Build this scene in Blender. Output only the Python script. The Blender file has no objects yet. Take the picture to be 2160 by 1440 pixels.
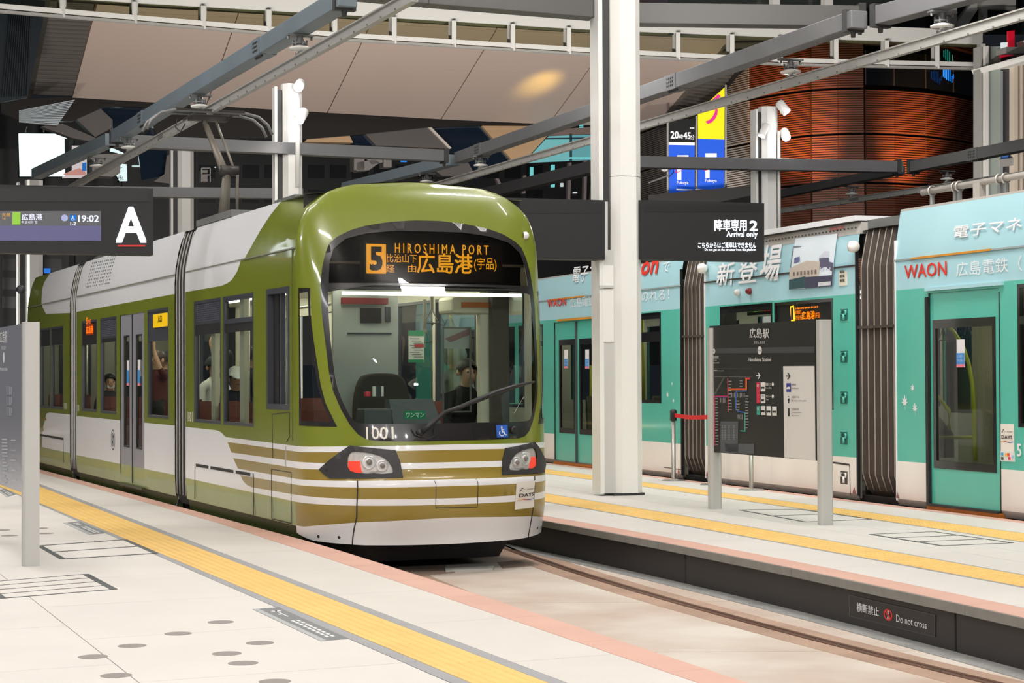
import bpy, math, random
import numpy as np
from mathutils import Vector, Matrix
from mathutils.geometry import delaunay_2d_cdt

random.seed(7)
SC = bpy.context.scene
COL = SC.collection

# ------------------------------------------------------------------ camera
FPX, CX, CY = 4000.0, 1080.0, 720.0
CAMH = 1.405
_p, _r = math.atan(73.0 / FPX), 0.0045
CAM = np.array([0.0, 0.0, CAMH])
_F = np.array([0, math.cos(_p), math.sin(_p)])
_R0 = np.array([1.0, 0, 0]); _U0 = np.array([0, -math.sin(_p), math.cos(_p)])
_R = _R0 * math.cos(_r) - _U0 * math.sin(_r)
_U = _U0 * math.cos(_r) + _R0 * math.sin(_r)
cd = bpy.data.cameras.new('camera'); cam = bpy.data.objects.new('camera', cd); COL.objects.link(cam)
cd.sensor_width = 36.0; cd.lens = 36.0 * FPX / 2160.0; cd.clip_end = 400
cam.matrix_world = Matrix(((_R[0], _U[0], -_F[0], 0), (_R[1], _U[1], -_F[1], 0), (_R[2], _U[2], -_F[2], CAMH), (0, 0, 0, 1)))
SC.camera = cam

# ------------------------------------------------------------------ view, world
SC.view_settings.view_transform = 'Standard'; SC.view_settings.look = 'None'
SC.view_settings.gamma = 1.0; SC.view_settings.use_curve_mapping = False
SC.view_settings.exposure = -0.20
W = bpy.data.worlds.new('night'); SC.world = W; W.use_nodes = True
W.node_tree.nodes['Background'].inputs[0].default_value = (0.012, 0.014, 0.018, 1)
W.node_tree.nodes['Background'].inputs[1].default_value = 1.0

# ------------------------------------------------------------------ station lamps (canopy lights above the frame) and added fill lamps
def area(name, loc, aim, power, sx, sy, col=(1, .98, .955)):
    l = bpy.data.lights.new(name, 'AREA'); l.shape = 'RECTANGLE'; l.size = sx; l.size_y = sy; l.energy = power; l.color = col
    o = bpy.data.objects.new(name, l); COL.objects.link(o); o.location = loc
    d = Vector(aim) - Vector(loc)
    o.rotation_euler = d.to_track_quat('-Z', 'Y').to_euler()
    return o
def spot(name, loc, aim, power, ang, blend=.5, col=(1, .95, .88), rad=.05):
    l = bpy.data.lights.new(name, 'SPOT'); l.energy = power; l.spot_size = math.radians(ang); l.spot_blend = blend; l.color = col; l.shadow_soft_size = rad
    o = bpy.data.objects.new(name, l); COL.objects.link(o); o.location = loc
    o.rotation_euler = (Vector(aim) - Vector(loc)).to_track_quat('-Z', 'Y').to_euler()
    return o
for y in (2, 9, 16, 23):
    area('canopy_light', (-.4 * y + 1.0, y, 8.6), (-.4 * y + 1.0, y + .6, 0), 190, 2.4 if y > 5 else .7, .3, (1, .975, .94))
for y in (4, 11, 18, 25):
    area('canopy_light', (-.34 * y + 8.6, y, 8.6), (-.34 * y + 8.4, y + .3, 0), 200, 2.4 if y > 5 else .7, .3, (1, .98, .955))
area('canopy_light', (-9.5, 22, 8.6), (-9, 23, 0), 220, 2.4, .35, (1, .98, .955))
for x, z, pw in ((-3.4, 5.2, 200), (-1.2, 4.7, 150), (1.0, 5.6, 200), (3.4, 4.9, 200), (6.5, 5.4, 280)):
    area('front_fill', (x, -2.5, z), (x * .5 - .5, 15, 1.2), pw, .18, .18, (1, .98, .955))  # small lamps added behind the camera as frontal fill
area('canopy_light', (9.5, 29, 9.8), (8, 30, 0), 320, 2.4, .35, (1, .98, .955))
area('canopy_light', (-5.5, 33, 9.8), (-6, 33, 0), 320, 2.4, .35, (1, .98, .955))
area('tram_side_fill', (-13, 15, 6.6), (-5, 24, 1.8), 230, 2, .4, (.97, .98, 1))  # unseen fill lamps added to brighten the side of the green tram
area('tram_side_fill', (-9.5, 7, 6.6), (-2.5, 18, 1.5), 150, 2, .4, (.97, .98, 1))
for x, y in ((3.6, 17.5), (.8, 25)):
    area('teal_side_fill', (x, y, 6.8), (x + 3.6, y + 8.5, 1.2), 170, 1.6, .3, (1, .98, .955))  # added fill, brightens the side of the teal tram
# unseen uplights added to brighten the station soffit
for x, pw in ((-15, 1500), (-5, 2300), (4, 3300), (14, 1500)):
    area('soffit_fill', (x, 50 + .36 * x, .8), (x - 1, 66 + .36 * x, 12.5), pw, 1.2, .5, (1, .955, .91))
for x, y in ((-3, 6), (5, 8), (-6, 20), (3, 22)):
    area('roof_bounce_light', (x, y, 8.9), (x, y, 12), 420, 1.5, .4, (1, .98, .955))  # added lamps turned upward so the unseen roof gives soft fill
# an unseen pale roof, added further below, reflects soft fill light
# ------------------------------------------------------------------ measuring from the photograph
def ray(x, y): return _F + (x - CX) / FPX * _R - (y - CY) / FPX * _U
def G(x, y, z=0.0):
    d = ray(x, y); return CAM + d * ((z - CAMH) / d[2])
def onplane(x, y, P, n):
    d = ray(x, y); return CAM + d * (((P - CAM) @ n) / (d @ n))
def atdepth(x, y, dep):
    d = ray(x, y); return CAM + d * (dep / (d @ _F))
class Frame:
    """A local frame: x along the vehicle (towards the camera), y to the side away from the camera, z up."""
    def __init__(s, vpx, P):
        d = ray(vpx, 800); d[2] = 0; s.X = -d / np.linalg.norm(d)
        s.Y = np.array([-s.X[1], s.X[0], 0.0]); s.P = np.array(P, float)
        s.M = Matrix(((s.X[0], s.Y[0], 0, s.P[0]), (s.X[1], s.Y[1], 0, s.P[1]), (0, 0, 1, s.P[2]), (0, 0, 0, 1)))
    def side(s, x, y, u=0.0):
        q = onplane(x, y, s.P + s.Y * u, s.Y) - s.P; return (float(q @ s.X), float(q[2]))
    def front(s, x, y, a):
        q = onplane(x, y, s.P + s.X * a, s.X) - s.P; return (float(q @ s.Y), float(q[2]))
    def sx(s, x, y=790, u=0.0): return s.side(x, y, u)[0]
    def W(s, p): return s.P + s.X * p[0] + s.Y * p[1] + np.array([0, 0, p[2]])

# ------------------------------------------------------------------ materials
def lin(c):
    c = c / 255.0
    return c / 12.92 if c <= .04045 else ((c + .055) / 1.055) ** 2.4
def RGB(r, g, b): return (lin(r), lin(g), lin(b), 1)
MATS = {}
def mat(name, rgb, rough=.5, metal=0.0, emit=0.0, noise=None, bump=None, coat=0.0, spec=.5, ecol=None):
    """noise = (scale, strength, stretch) varies the colour; bump = (scale, strength)"""
    if name in MATS: return MATS[name]
    m = bpy.data.materials.new(name); m.use_nodes = True; nt = m.node_tree; b = nt.nodes['Principled BSDF']
    c = RGB(*rgb)
    b.inputs['Base Color'].default_value = c; b.inputs['Roughness'].default_value = rough
    b.inputs['Metallic'].default_value = metal; b.inputs['Coat Weight'].default_value = coat
    b.inputs['Coat Roughness'].default_value = .06; b.inputs['Specular IOR Level'].default_value = spec
    if emit:
        b.inputs['Emission Color'].default_value = RGB(*(ecol or rgb)); b.inputs['Emission Strength'].default_value = emit
    if noise or bump:
        tc = nt.nodes.new('ShaderNodeTexCoord'); mp = nt.nodes.new('ShaderNodeMapping'); nt.links.new(tc.outputs['Object'], mp.inputs['Vector'])
    if noise:
        if len(noise) > 2: mp.inputs['Scale'].default_value = noise[2]
        n = nt.nodes.new('ShaderNodeTexNoise'); n.inputs['Scale'].default_value = noise[0]; n.inputs['Detail'].default_value = 6
        nt.links.new(mp.outputs[0], n.inputs['Vector'])
        r = nt.nodes.new('ShaderNodeValToRGB'); k = noise[1]
        r.color_ramp.elements[0].position = .3; r.color_ramp.elements[1].position = .7
        d2 = noise[3] if len(noise) > 3 else None
        r.color_ramp.elements[0].color = RGB(*d2) if d2 else (c[0] * (1 - k), c[1] * (1 - k), c[2] * (1 - k), 1)
        r.color_ramp.elements[1].color = c
        nt.links.new(n.outputs[0], r.inputs[0]); nt.links.new(r.outputs[0], b.inputs['Base Color'])
    if bump:
        n2 = nt.nodes.new('ShaderNodeTexNoise'); n2.inputs['Scale'].default_value = bump[0]; n2.inputs['Detail'].default_value = 4
        nt.links.new(tc.outputs['Object'], n2.inputs['Vector'])
        bp = nt.nodes.new('ShaderNodeBump'); bp.inputs['Strength'].default_value = bump[1]; bp.inputs['Distance'].default_value = .01
        nt.links.new(n2.outputs[0], bp.inputs['Height']); nt.links.new(bp.outputs[0], b.inputs['Normal'])
    MATS[name] = m; return m
def glow(name, rgb, s=1.0): 
    if name in MATS: return MATS[name]
    m = bpy.data.materials.new(name); m.use_nodes = True; nt = m.node_tree; nt.nodes.clear()
    e = nt.nodes.new('ShaderNodeEmission'); e.inputs[0].default_value = RGB(*rgb); e.inputs[1].default_value = s
    o = nt.nodes.new('ShaderNodeOutputMaterial'); nt.links.new(e.outputs[0], o.inputs[0]); MATS[name] = m; return m
def glass(name, tint=(235, 240, 238), ior=1.45, rough=0.0, refl=1.0):
    if name in MATS: return MATS[name]
    m = bpy.data.materials.new(name); m.use_nodes = True; nt = m.node_tree; nt.nodes.clear()
    t = nt.nodes.new('ShaderNodeBsdfTransparent'); t.inputs[0].default_value = RGB(*tint)
    g = nt.nodes.new('ShaderNodeBsdfGlossy'); g.inputs['Roughness'].default_value = rough
    f = nt.nodes.new('ShaderNodeFresnel'); f.inputs[0].default_value = ior
    mul = nt.nodes.new('ShaderNodeMath'); mul.operation = 'MULTIPLY'; mul.inputs[1].default_value = refl
    x = nt.nodes.new('ShaderNodeMixShader'); o = nt.nodes.new('ShaderNodeOutputMaterial')
    nt.links.new(f.outputs[0], mul.inputs[0]); nt.links.new(mul.outputs[0], x.inputs[0]); nt.links.new(t.outputs[0], x.inputs[1]); nt.links.new(g.outputs[0], x.inputs[2]); nt.links.new(x.outputs[0], o.inputs[0])
    MATS[name] = m; return m

# ------------------------------------------------------------------ objects
ROOT = {}
def tag(o, label=None, cat=None, group=None, kind=None):
    if label: o['label'] = label
    if cat: o['category'] = cat
    if group: o['group'] = group
    if kind: o['kind'] = kind
    return o
def thing(name, label, cat, M=None, group=None, kind=None):
    o = bpy.data.objects.new(name, None); COL.objects.link(o); o.empty_display_size = .2
    M = M if M is not None else Matrix.Identity(4)
    if not isinstance(M, Matrix): M = Matrix.Translation(Vector([float(v) for v in M]))
    o.matrix_world = M; ROOT[o.name] = M
    return tag(o, label, cat, group, kind)
_TX = {}
def text_geo(s, bold=0.0):
    k = (s, bold)
    if k not in _TX:
        c = bpy.data.curves.new('t', 'FONT'); c.body = s; c.resolution_u = 2;  c.fill_mode = 'FRONT' if False else 'BOTH'
        c.dimensions = '2D'
        o = bpy.data.objects.new('t', c); me = o.to_mesh()
        v = np.array([q.co[:2] for q in me.vertices]).reshape(-1, 2); f = [tuple(p.vertices) for p in me.polygons]
        o.to_mesh_clear(); bpy.data.objects.remove(o); bpy.data.curves.remove(c)
        if len(v):
            lo = v.min(0); v = v - lo; w = v.max(0)
        else: w = np.array([1., 1.])
        _TX[k] = (v, f, w)
    return _TX[k]
class MB:
    def __init__(s): s.v = []; s.f = []; s.m = []; s.sm = []
    def add(s, vs, fs, mi=0, sm=False):
        n = len(s.v); s.v += [tuple(float(c) for c in p) for p in vs]
        s.f += [tuple(n + i for i in f) for f in fs]; s.m += [mi] * len(fs); s.sm += [sm] * len(fs); return s
    def hexa(s, b, t, mi=0):
        """bottom ring b (4 points, counter-clockwise seen from above) and top ring t"""
        return s.add(list(b) + list(t), [(3, 2, 1, 0), (4, 5, 6, 7), (0, 1, 5, 4), (1, 2, 6, 5), (2, 3, 7, 6), (3, 0, 4, 7)], mi)
    def box(s, c, d, mi=0, A=None):
        """box with centre c, full sizes d, optional axes A (3 rows)"""
        A = np.eye(3) if A is None else np.array(A, float); c = np.array(c, float); h = np.array(d, float) / 2
        P = lambda x, y, z: c + A[0] * x * h[0] + A[1] * y * h[1] + A[2] * z * h[2]
        return s.hexa([P(-1, -1, -1), P(1, -1, -1), P(1, 1, -1), P(-1, 1, -1)], [P(-1, -1, 1), P(1, -1, 1), P(1, 1, 1), P(-1, 1, 1)], mi)
    def quad(s, a, b, c, d, mi=0): return s.add([a, b, c, d], [(0, 1, 2, 3)], mi)
    def bar(s, a, b, w, h, mi=0, up=(0, 0, 1), off=(0, 0)):
        """box beam from a to b, w across, h along up; off shifts the section (across, up)"""
        a = np.array(a, float); b = np.array(b, float); d = b - a; L = np.linalg.norm(d); d /= L
        up = np.array(up, float); x = np.cross(d, up); x /= np.linalg.norm(x); u = np.cross(x, d)
        return s.box((a + b) / 2 + x * off[0] + u * off[1], (L, w, h), mi, (d, x, u))
    def tube(s, pts, r, n=8, mi=0, cap=True, sm=True):
        pts = [np.array(p, float) for p in pts]; R = r if hasattr(r, '__len__') else [r] * len(pts); V = []; Fc = []
        ref = np.array([0, 0, 1.0])
        d0 = pts[1] - pts[0]; d0 /= np.linalg.norm(d0)
        if abs(d0 @ ref) > .9: ref = np.array([1.0, 0, 0])
        for i, p in enumerate(pts):
            d = pts[min(i + 1, len(pts) - 1)] - pts[max(i - 1, 0)]; d = d / (np.linalg.norm(d) + 1e-12)
            x = np.cross(d, ref); x /= (np.linalg.norm(x) + 1e-12); y = np.cross(d, x)
            ref = -np.cross(d, x) if False else ref
            for k in range(n):
                a = 2 * math.pi * k / n; V.append(p + (x * math.cos(a) + y * math.sin(a)) * R[i])
        for i in range(len(pts) - 1):
            for k in range(n):
                k2 = (k + 1) % n; Fc.append((i * n + k, i * n + k2, (i + 1) * n + k2, (i + 1) * n + k))
        s.add(V, Fc, mi, sm)
        if cap:
            m = len(s.v) - len(V)
            s.f += [tuple(m + k for k in range(n))[::-1], tuple(m + (len(pts) - 1) * n + k for k in range(n))]; s.m += [mi] * 2; s.sm += [False] * 2
        return s
    def lathe(s, prof, n=14, o=(0, 0, 0), ax=(0, 0, 1), mi=0, sm=True):
        """prof = [(radius, height)...] about axis ax through o"""
        ax = np.array(ax, float); ax /= np.linalg.norm(ax); r = np.array([1.0, 0, 0]) if abs(ax[0]) < .9 else np.array([0, 1.0, 0])
        x = np.cross(ax, r); x /= np.linalg.norm(x); y = np.cross(ax, x); o = np.array(o, float); V = []; Fc = []
        for (R, h) in prof:
            for k in range(n):
                a = 2 * math.pi * k / n; V.append(o + ax * h + (x * math.cos(a) + y * math.sin(a)) * R)
        for i in range(len(prof) - 1):
            for k in range(n):
                k2 = (k + 1) % n; Fc.append((i * n + k, i * n + k2, (i + 1) * n + k2, (i + 1) * n + k))
        return s.add(V, Fc, mi, sm)
    def prism(s, poly, h0, h1, P, mi=0, sm=False):
        """extrude polygon poly (2d) from h0 to h1; P(a, b, h) -> 3d"""
        n = len(poly); V = [P(a, b, h0) for a, b in poly] + [P(a, b, h1) for a, b in poly]
        return s.add(V, [tuple(range(n))[::-1], tuple(range(n, 2 * n))] + [(i, (i + 1) % n, n + (i + 1) % n, n + i) for i in range(n)], mi, sm)
    def text(s, t, P, w, h=None, mi=0, bold=0.0, x0=0, y0=0, text_side=None):
        """lettering t in a box w x h whose lower left corner is (x0, y0); P(a, b) -> 3d"""
        v, f, b = text_geo(t, 0.0)
        kx = w / max(b[0], 1e-6); ky = (h / max(b[1], 1e-6)) if h else kx
        q = max(bold, 0) * min(kx, ky) * .9
        if q < 1e-9: return s.add([P(x0 + a * kx, y0 + c * ky) for a, c in v], f, mi)
        o, ex, ey = (np.array(P(x0 + i * w * .2, y0 + j * w * .2), float) for i, j in ((0, 0), (1, 0), (0, 1))); nn = np.cross(ex - o, ey - o); nn /= np.linalg.norm(nn)
        if text_side is not None and nn @ text_side < 0: nn = -nn
        for k, (dx, dy) in enumerate(((-q, -q), (q, -q), (-q, q), (q, q), (0, 0))):
            s.add([np.array(P(x0 + dx + a * kx, y0 + dy + c * ky), float) + nn * .0007 * k for a, c in v], f, mi)
        return s
    def build(s, name, mats, parent=None, world=False, M=None, bevel=0.0, smooth=None):
        if not isinstance(mats, (list, tuple)): mats = [mats]
        V = s.v
        if world and parent is not None:
            inv = ROOT[parent.name].inverted(); V = [tuple(inv @ Vector(p)) for p in V]
        if world and M is not None:
            inv = M.inverted(); V = [tuple(inv @ Vector(p)) for p in V]
        me = bpy.data.meshes.new(name); me.from_pydata(V, [], s.f)
        for m in mats: me.materials.append(m)
        me.polygons.foreach_set('material_index', s.m)
        me.polygons.foreach_set('use_smooth', s.sm if smooth is None else [smooth] * len(s.f))
        me.update()
        o = bpy.data.objects.new(name, me); COL.objects.link(o)
        if parent is not None: o.parent = parent; ROOT[o.name] = ROOT[parent.name]
        elif M is not None: o.matrix_world = M; ROOT[o.name] = M
        else: ROOT[o.name] = Matrix.Identity(4)
        if bevel:
            bm = o.modifiers.new('bevel', 'BEVEL'); bm.width = bevel; bm.segments = 2; bm.limit_method = 'ANGLE'; bm.angle_limit = .7
        return o
def fix_normals(o):
    import bmesh
    b = bmesh.new(); b.from_mesh(o.data); bmesh.ops.recalc_face_normals(b, faces=b.faces); b.to_mesh(o.data); b.free(); return o
def dup(o, M=None, parent=None):
    c = o.copy(); COL.objects.link(c)
    if parent is not None: c.parent = parent
    if M is not None: c.matrix_world = M
    ROOT[c.name] = M if M is not None else ROOT.get(o.name, Matrix.Identity(4))
    for ch in list(o.children): dup(ch, None, c)
    return c

# ------------------------------------------------------------------ surfaces cut to outlines
def inpoly(P, poly):
    x, y = P[:, 0], P[:, 1]; r = np.zeros(len(P), bool); n = len(poly)
    for i in range(n):
        x1, y1 = poly[i]; x2, y2 = poly[(i + 1) % n]
        if y1 == y2: continue
        c = ((y1 > y) != (y2 > y)) & (x < (x2 - x1) * (y - y1) / (y2 - y1) + x1); r ^= c
    return r
def dens(poly, st, closed=True):
    out = []
    n = len(poly)
    for i in range(n if closed else n - 1):
        a = np.array(poly[i], float); b = np.array(poly[(i + 1) % n], float); k = max(1, int(np.linalg.norm(b - a) / st + .5))
        out += [tuple(a + (b - a) * j / k) for j in range(k)]
    if not closed: out.append(tuple(poly[-1]))
    return out
def smooth_poly(poly, it=2, keep=()):
    for _ in range(it):
        out = []; n = len(poly)
        for i in range(n):
            a = np.array(poly[i], float); b = np.array(poly[(i + 1) % n], float); out += [tuple(a * .75 + b * .25), tuple(a * .25 + b * .75)]
        poly = out
    return poly
def patch(outer, fmap, holes=(), regions=(), step=.2, lines=(), sm=True, sx=1.0):
    """Triangulate the region inside outer and outside holes; regions = [(polygon, material index)]; fmap(a, b) -> 3d. Returns an MB."""
    polys = [dens(outer, step)] + [dens(h, step) for h in holes] + [dens(p, step) for p, _ in regions]
    pts = []; ed = []; 
    for p in polys:
        n = len(pts); pts += p; ed += [(n + i, n + (i + 1) % len(p)) for i in range(len(p))]
    for l in lines:
        d = dens(l, step, False); n = len(pts); pts += d; ed += [(n + i, n + i + 1) for i in range(len(d) - 1)]
    O = np.array(outer); lo, hi = O.min(0), O.max(0)
    gx = np.arange(lo[0] + step * .5, hi[0], step); gy = np.arange(lo[1] + step * .5, hi[1], step)
    if len(gx) and len(gy):
        gp = np.array([(a, b) for a in gx for b in gy]); k = inpoly(gp, outer)
        for h in holes: k &= ~inpoly(gp, h)
        B = np.array(pts)
        gp = gp[k]
        if len(gp):
            d2 = np.array([((B - g) ** 2).sum(1).min() for g in gp]); gp = gp[d2 > (step * .3) ** 2]; pts += [tuple(g) for g in gp]
    r = delaunay_2d_cdt([Vector(p) for p in pts], ed, [], 0, 1e-5)
    V = np.array([(v.x, v.y) for v in r[0]]); T = [tuple(f) for f in r[2]]
    Cn = np.array([V[list(t)].mean(0) for t in T]); k = inpoly(Cn, outer)
    for h in holes: k &= ~inpoly(Cn, h)
    mi = np.zeros(len(T), int)
    for p, i in regions: mi[inpoly(Cn, p)] = i
    used = {}; out = MB(); vs = []; fs = []; ms = []
    for t, ok, m in zip(T, k, mi):
        if not ok: continue
        for i in t:
            if i not in used: used[i] = len(vs); vs.append(fmap(V[i][0], V[i][1]))
        fs.append(tuple(used[i] for i in t)); ms.append(int(m))
    out.v = [tuple(float(c) for c in v) for v in vs]; out.f = fs; out.m = ms; out.sm = [sm] * len(fs)
    return out
def rect(a0, b0, a1, b1): return [(a0, b0), (a1, b0), (a1, b1), (a0, b1)]
def ring(mb, poly, inner, P, d0, d1, mi=0):
    """a frame between outline poly and inner (same count) from depth d0 to d1; P(a, b, d)"""
    n = len(poly)
    V = [P(a, b, d0) for a, b in poly] + [P(a, b, d0) for a, b in inner] + [P(a, b, d1) for a, b in poly] + [P(a, b, d1) for a, b in inner]
    F = []
    for i in range(n):
        j = (i + 1) % n
        F += [(i, j, n + j, n + i), (2 * n + j, 2 * n + i, 3 * n + i, 3 * n + j), (n + i, n + j, 3 * n + j, 3 * n + i), (j, i, 2 * n + i, 2 * n + j)]
    return mb.add(V, F, mi)
def inset(r, t): return rect(r[0][0] + t, r[0][1] + t, r[2][0] - t, r[2][1] - t)
# ------------------------------------------------------------------ materials in use
M_slab = mat('paving', (224, 219, 214), .55, noise=(1.1, .07), spec=.35)
M_slab2 = mat('paving_edge', (219, 214, 208), .55, noise=(1.3, .07), spec=.35)
M_grout = mat('grout', (160, 150, 142), .8)
M_salmon = mat('salmon_stone', (218, 174, 158), .6, noise=(2.0, .10), spec=.35)
M_yel = mat('tactile_yellow', (240, 198, 116), .55, noise=(3.0, .10), spec=.35)
M_grey = mat('grey_border', (160, 160, 164), .6, noise=(4., .12))
M_lip = mat('lip_concrete', (140, 138, 132), .7, noise=(8., .15))
M_black = mat('black_panel', (40, 38, 38), .45)
M_conc = mat('track_concrete', (216, 208, 198), .75, noise=(.9, .3, (1, 1, 1), (184, 162, 146)))
M_conc2 = mat('track_rust', (150, 108, 84), .8, noise=(3., .3))
M_rail = mat('rail_steel', (120, 84, 64), .4, .6, noise=(6., .3))
M_dark = mat('dark_ground', (60, 58, 58), .8, noise=(.5, .2))
M_white = mat('white_metal', (222, 221, 218), .4, spec=.5)
M_whiteb = mat('white_metal_shade', (196, 195, 193), .42)
M_beam = mat('grey_steel', (104, 104, 106), .45, noise=(1.5, .12))
M_bluebeam = mat('blue_grey_steel', (112, 124, 132), .42, noise=(1.2, .15))
M_alu = mat('aluminium', (178, 176, 172), .42, .35, noise=(5., .1))
M_galv = mat('galvanised', (126, 126, 126), .5, .3, noise=(8., .2))
M_porc = mat('porcelain', (214, 212, 206), .25)
M_sign = mat('sign_black', (27, 26, 27), .6)
M_signd = mat('sign_recess', (24, 23, 24), .5)
M_txt = mat('print_white', (232, 232, 232), .5)
M_steel = mat('stainless', (190, 186, 180), .3, .8)

# ------------------------------------------------------------------ lines on the ground, measured from the photograph
def line_fit(px, z=0.0, deg=2):
    Q = np.array([G(*q, z) for q in px]); c = np.polyfit(Q[:, 1], Q[:, 0], min(deg, len(px) - 1)); y0, y1 = Q[:, 1].min(), Q[:, 1].max(); d = np.polyder(c)
    def f(y):
        if y < y0: return float(np.polyval(c, y0) + np.polyval(d, y0) * (y - y0))
        if y > y1: return float(np.polyval(c, y1) + np.polyval(d, y1) * (y - y1))
        return float(np.polyval(c, y))
    return f
FT = Frame(-620, G(614, 1131) + np.array([.915, .403, 0]) * .04)      # green tram, platform side
FK = Frame(-300, G(2160, 1098) + np.array([.95, .33, 0]) * .03)       # teal tram, island side
_ne = line_fit([(85, 977), (397, 1063), (627, 1133), (883, 1212), (1077, 1277), (1287, 1342), (1440, 1395)])
def L_edge(y):
    t = (y - FT.P[1]) / -FT.X[1]; side = FT.P[0] - FT.X[0] * t - .05
    return min(_ne(y), side) if y > 15.5 else _ne(y)
_ns = line_fit([(85, 987), (397, 1083), (600, 1150), (720, 1183), (1067, 1305), (1440, 1428)])
L_sal = lambda y: min(_ns(y), L_edge(y) - .2)
L_gt = line_fit([(85, 1022), (400, 1136), (720, 1259), (1000, 1370), (1195, 1440)], deg=1)
L_yt = line_fit([(85, 1027), (400, 1146), (720, 1267), (960, 1365), (1120, 1430)], deg=1)
L_yb = line_fit([(85, 1061), (333, 1165), (560, 1262), (720, 1325), (900, 1400), (960, 1425)], deg=1)
L_gb = line_fit([(85, 1064), (333, 1172), (560, 1272), (720, 1342), (900, 1418), (960, 1440)], deg=1)
I_lip = line_fit([(1148, 1098), (1418, 1149), (1480, 1160), (1870, 1238), (2160, 1305)])
I_sal = line_fit([(1156, 1088), (1480, 1148), (1813, 1207), (2160, 1283)])
_c = lambda f: (lambda y: max(f(y), I_lip(y) + .02))
I_yab = line_fit([(1157, 1060), (1390, 1100), (1480, 1114), (1813, 1178), (2160, 1238)])
I_yat = line_fit([(1157, 1041), (1390, 1077), (1480, 1093), (1813, 1152), (2160, 1210)])
I_ybb = line_fit([(1157, 1000), (1351, 1025), (1496, 1045), (1725, 1080), (2160, 1143)])
I_ybt = line_fit([(1157, 989), (1351, 1015.6), (1480, 1031.7), (1725, 1066.7), (2160, 1123)], deg=1)
def I_edge(y):
    t = (y - FK.P[1]) / -FK.X[1]; return FK.P[0] - FK.X[0] * t - .05
I_salb = lambda y: I_edge(y) - .17
def shift(f, d): return lambda y: f(y) + d
def mix(f, g, t): return lambda y: f(y) * (1 - t) + g(y) * t
SK = .47
def corner(f, c):
    y = c
    for _ in range(6): y = c + SK * f(y)
    return np.array([f(y), y])
def strip_poly(fa, fb, y0, y1, n=60):
    ys = np.linspace(y0, y1, n); return [(fa(y), y) for y in ys], [(fb(y), y) for y in ys]
def slab_strip(mb, fa, fb, y0, y1, z0, z1, n=50, mi=0):
    A, B = strip_poly(fa, fb, y0, y1, n)
    V = []; Fc = []
    for a, b in zip(A, B): V += [(a[0], a[1], z1), (b[0], b[1], z1), (b[0], b[1], z0), (a[0], a[1], z0)]
    for i in range(n - 1):
        k = 4 * i
        for j in range(4): Fc.append((k + j, k + (j + 1) % 4, k + 4 + (j + 1) % 4, k + 4 + j))
    Fc += [(0, 3, 2, 1), (4 * n - 4, 4 * n - 3, 4 * n - 2, 4 * n - 1)]
    return mb.add(V, Fc, mi)
def tiles(name, parent, m, fa, fb, c0, c1, d, z0, z1, gap=.004, detail=None, sep=34, rnd=0.0, jit=0):
    """one object per tile between lines fa and fb; far tiles joined"""
    far = MB(); c = c0; k = 0
    while c < c1:
        g = gap
        P = [corner(fa, c + g), corner(fb, c + g), corner(fb, c + d - g), corner(fa, c + d - g)]
        w = P[1] - P[0]; L = np.linalg.norm(w); e = w / max(L, .01) * gap
        P = [P[0] + e, P[1] - e, P[2] - e, P[3] + e]
        mb = MB() if P[0][1] < sep else far
        dz = random.uniform(-rnd, rnd)
        mb.hexa([(*p, z0) for p in P], [(*p, z1 + dz) for p in P])
        if detail and P[0][1] < sep: detail(mb, P, z1)
        if mb is not far: mb.build(name, m, parent)
        c += d; k += 1
    if far.f:
        o = far.build(name + '_far_run', m, parent); o['kind'] = 'stuff'
def bars(mb, P, z):
    for k in range(5):
        t0 = .09 + k * .175; t1 = t0 + .09
        l = lambda a, b, t: a * (1 - t) + b * t
        q = [l(P[0], P[1], t0), l(P[0], P[1], t1), l(P[3], P[2], t1), l(P[3], P[2], t0)]
        i = [l(P[0], P[1], t0 + .02), l(P[0], P[1], t1 - .02), l(P[3], P[2], t1 - .02), l(P[3], P[2], t0 + .02)]
        mb.hexa([(*p, z) for p in q], [(*p, z + .005) for p in i])
def dots(mb, P, z):
    for i in range(5):
        for j in range(5):
            u, v = (i + .5) / 5, (j + .5) / 5; r = .06
            f = lambda a, b: (P[0] * (1 - a) + P[1] * a) * (1 - b) + (P[3] * (1 - a) + P[2] * a) * b
            mb.hexa([(*f(u - r, v - r), z), (*f(u + r, v - r), z), (*f(u + r, v + r), z), (*f(u - r, v + r), z)],
                    [(*f(u - r * .6, v - r * .6), z + .005), (*f(u + r * .6, v - r * .6), z + .005), (*f(u + r * .6, v + r * .6), z + .005), (*f(u - r * .6, v + r * .6), z + .005)])

Y0, Y1 = 3.0, 62.0
# near platform
b = MB(); slab_strip(b, lambda y: -30.0, L_edge, Y0, Y1, -.42, -.012)
near = tag(b.build('floor', M_grout), kind='structure')
cA = lambda y, f: y - SK * f(y)
tiles('edge_stone', near, M_salmon, L_sal, L_edge, cA(5, L_edge), cA(58, L_edge), 1.2, -.02, 0, .002)
tiles('paving_slab', near, M_slab2, L_gt, L_sal, cA(5, L_gt), cA(58, L_gt), 1.72, -.02, 0, .003)
tiles('border_strip', near, M_grey, L_yt, L_gt, cA(5, L_gt), cA(58, L_gt), 1.72, -.02, .0005, .002)
tiles('tactile_tile', near, M_yel, L_yb, L_yt, cA(5, L_yt), cA(58, L_yt), .40, -.02, .001, .0015, bars, 36)
tiles('border_strip', near, M_grey, L_gb, L_yb, cA(5, L_gb), cA(58, L_gb), 1.72, -.02, .0005, .002)
for k in range(6):
    fa, fb = shift(L_gb, -1.42 * (k + 1)), shift(L_gb, -1.42 * k)
    tiles('paving_slab', near, M_slab, fa, fb, cA(5, fb), cA(50, fb), 1.72, -.02, 0, .003, sep=30)
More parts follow.
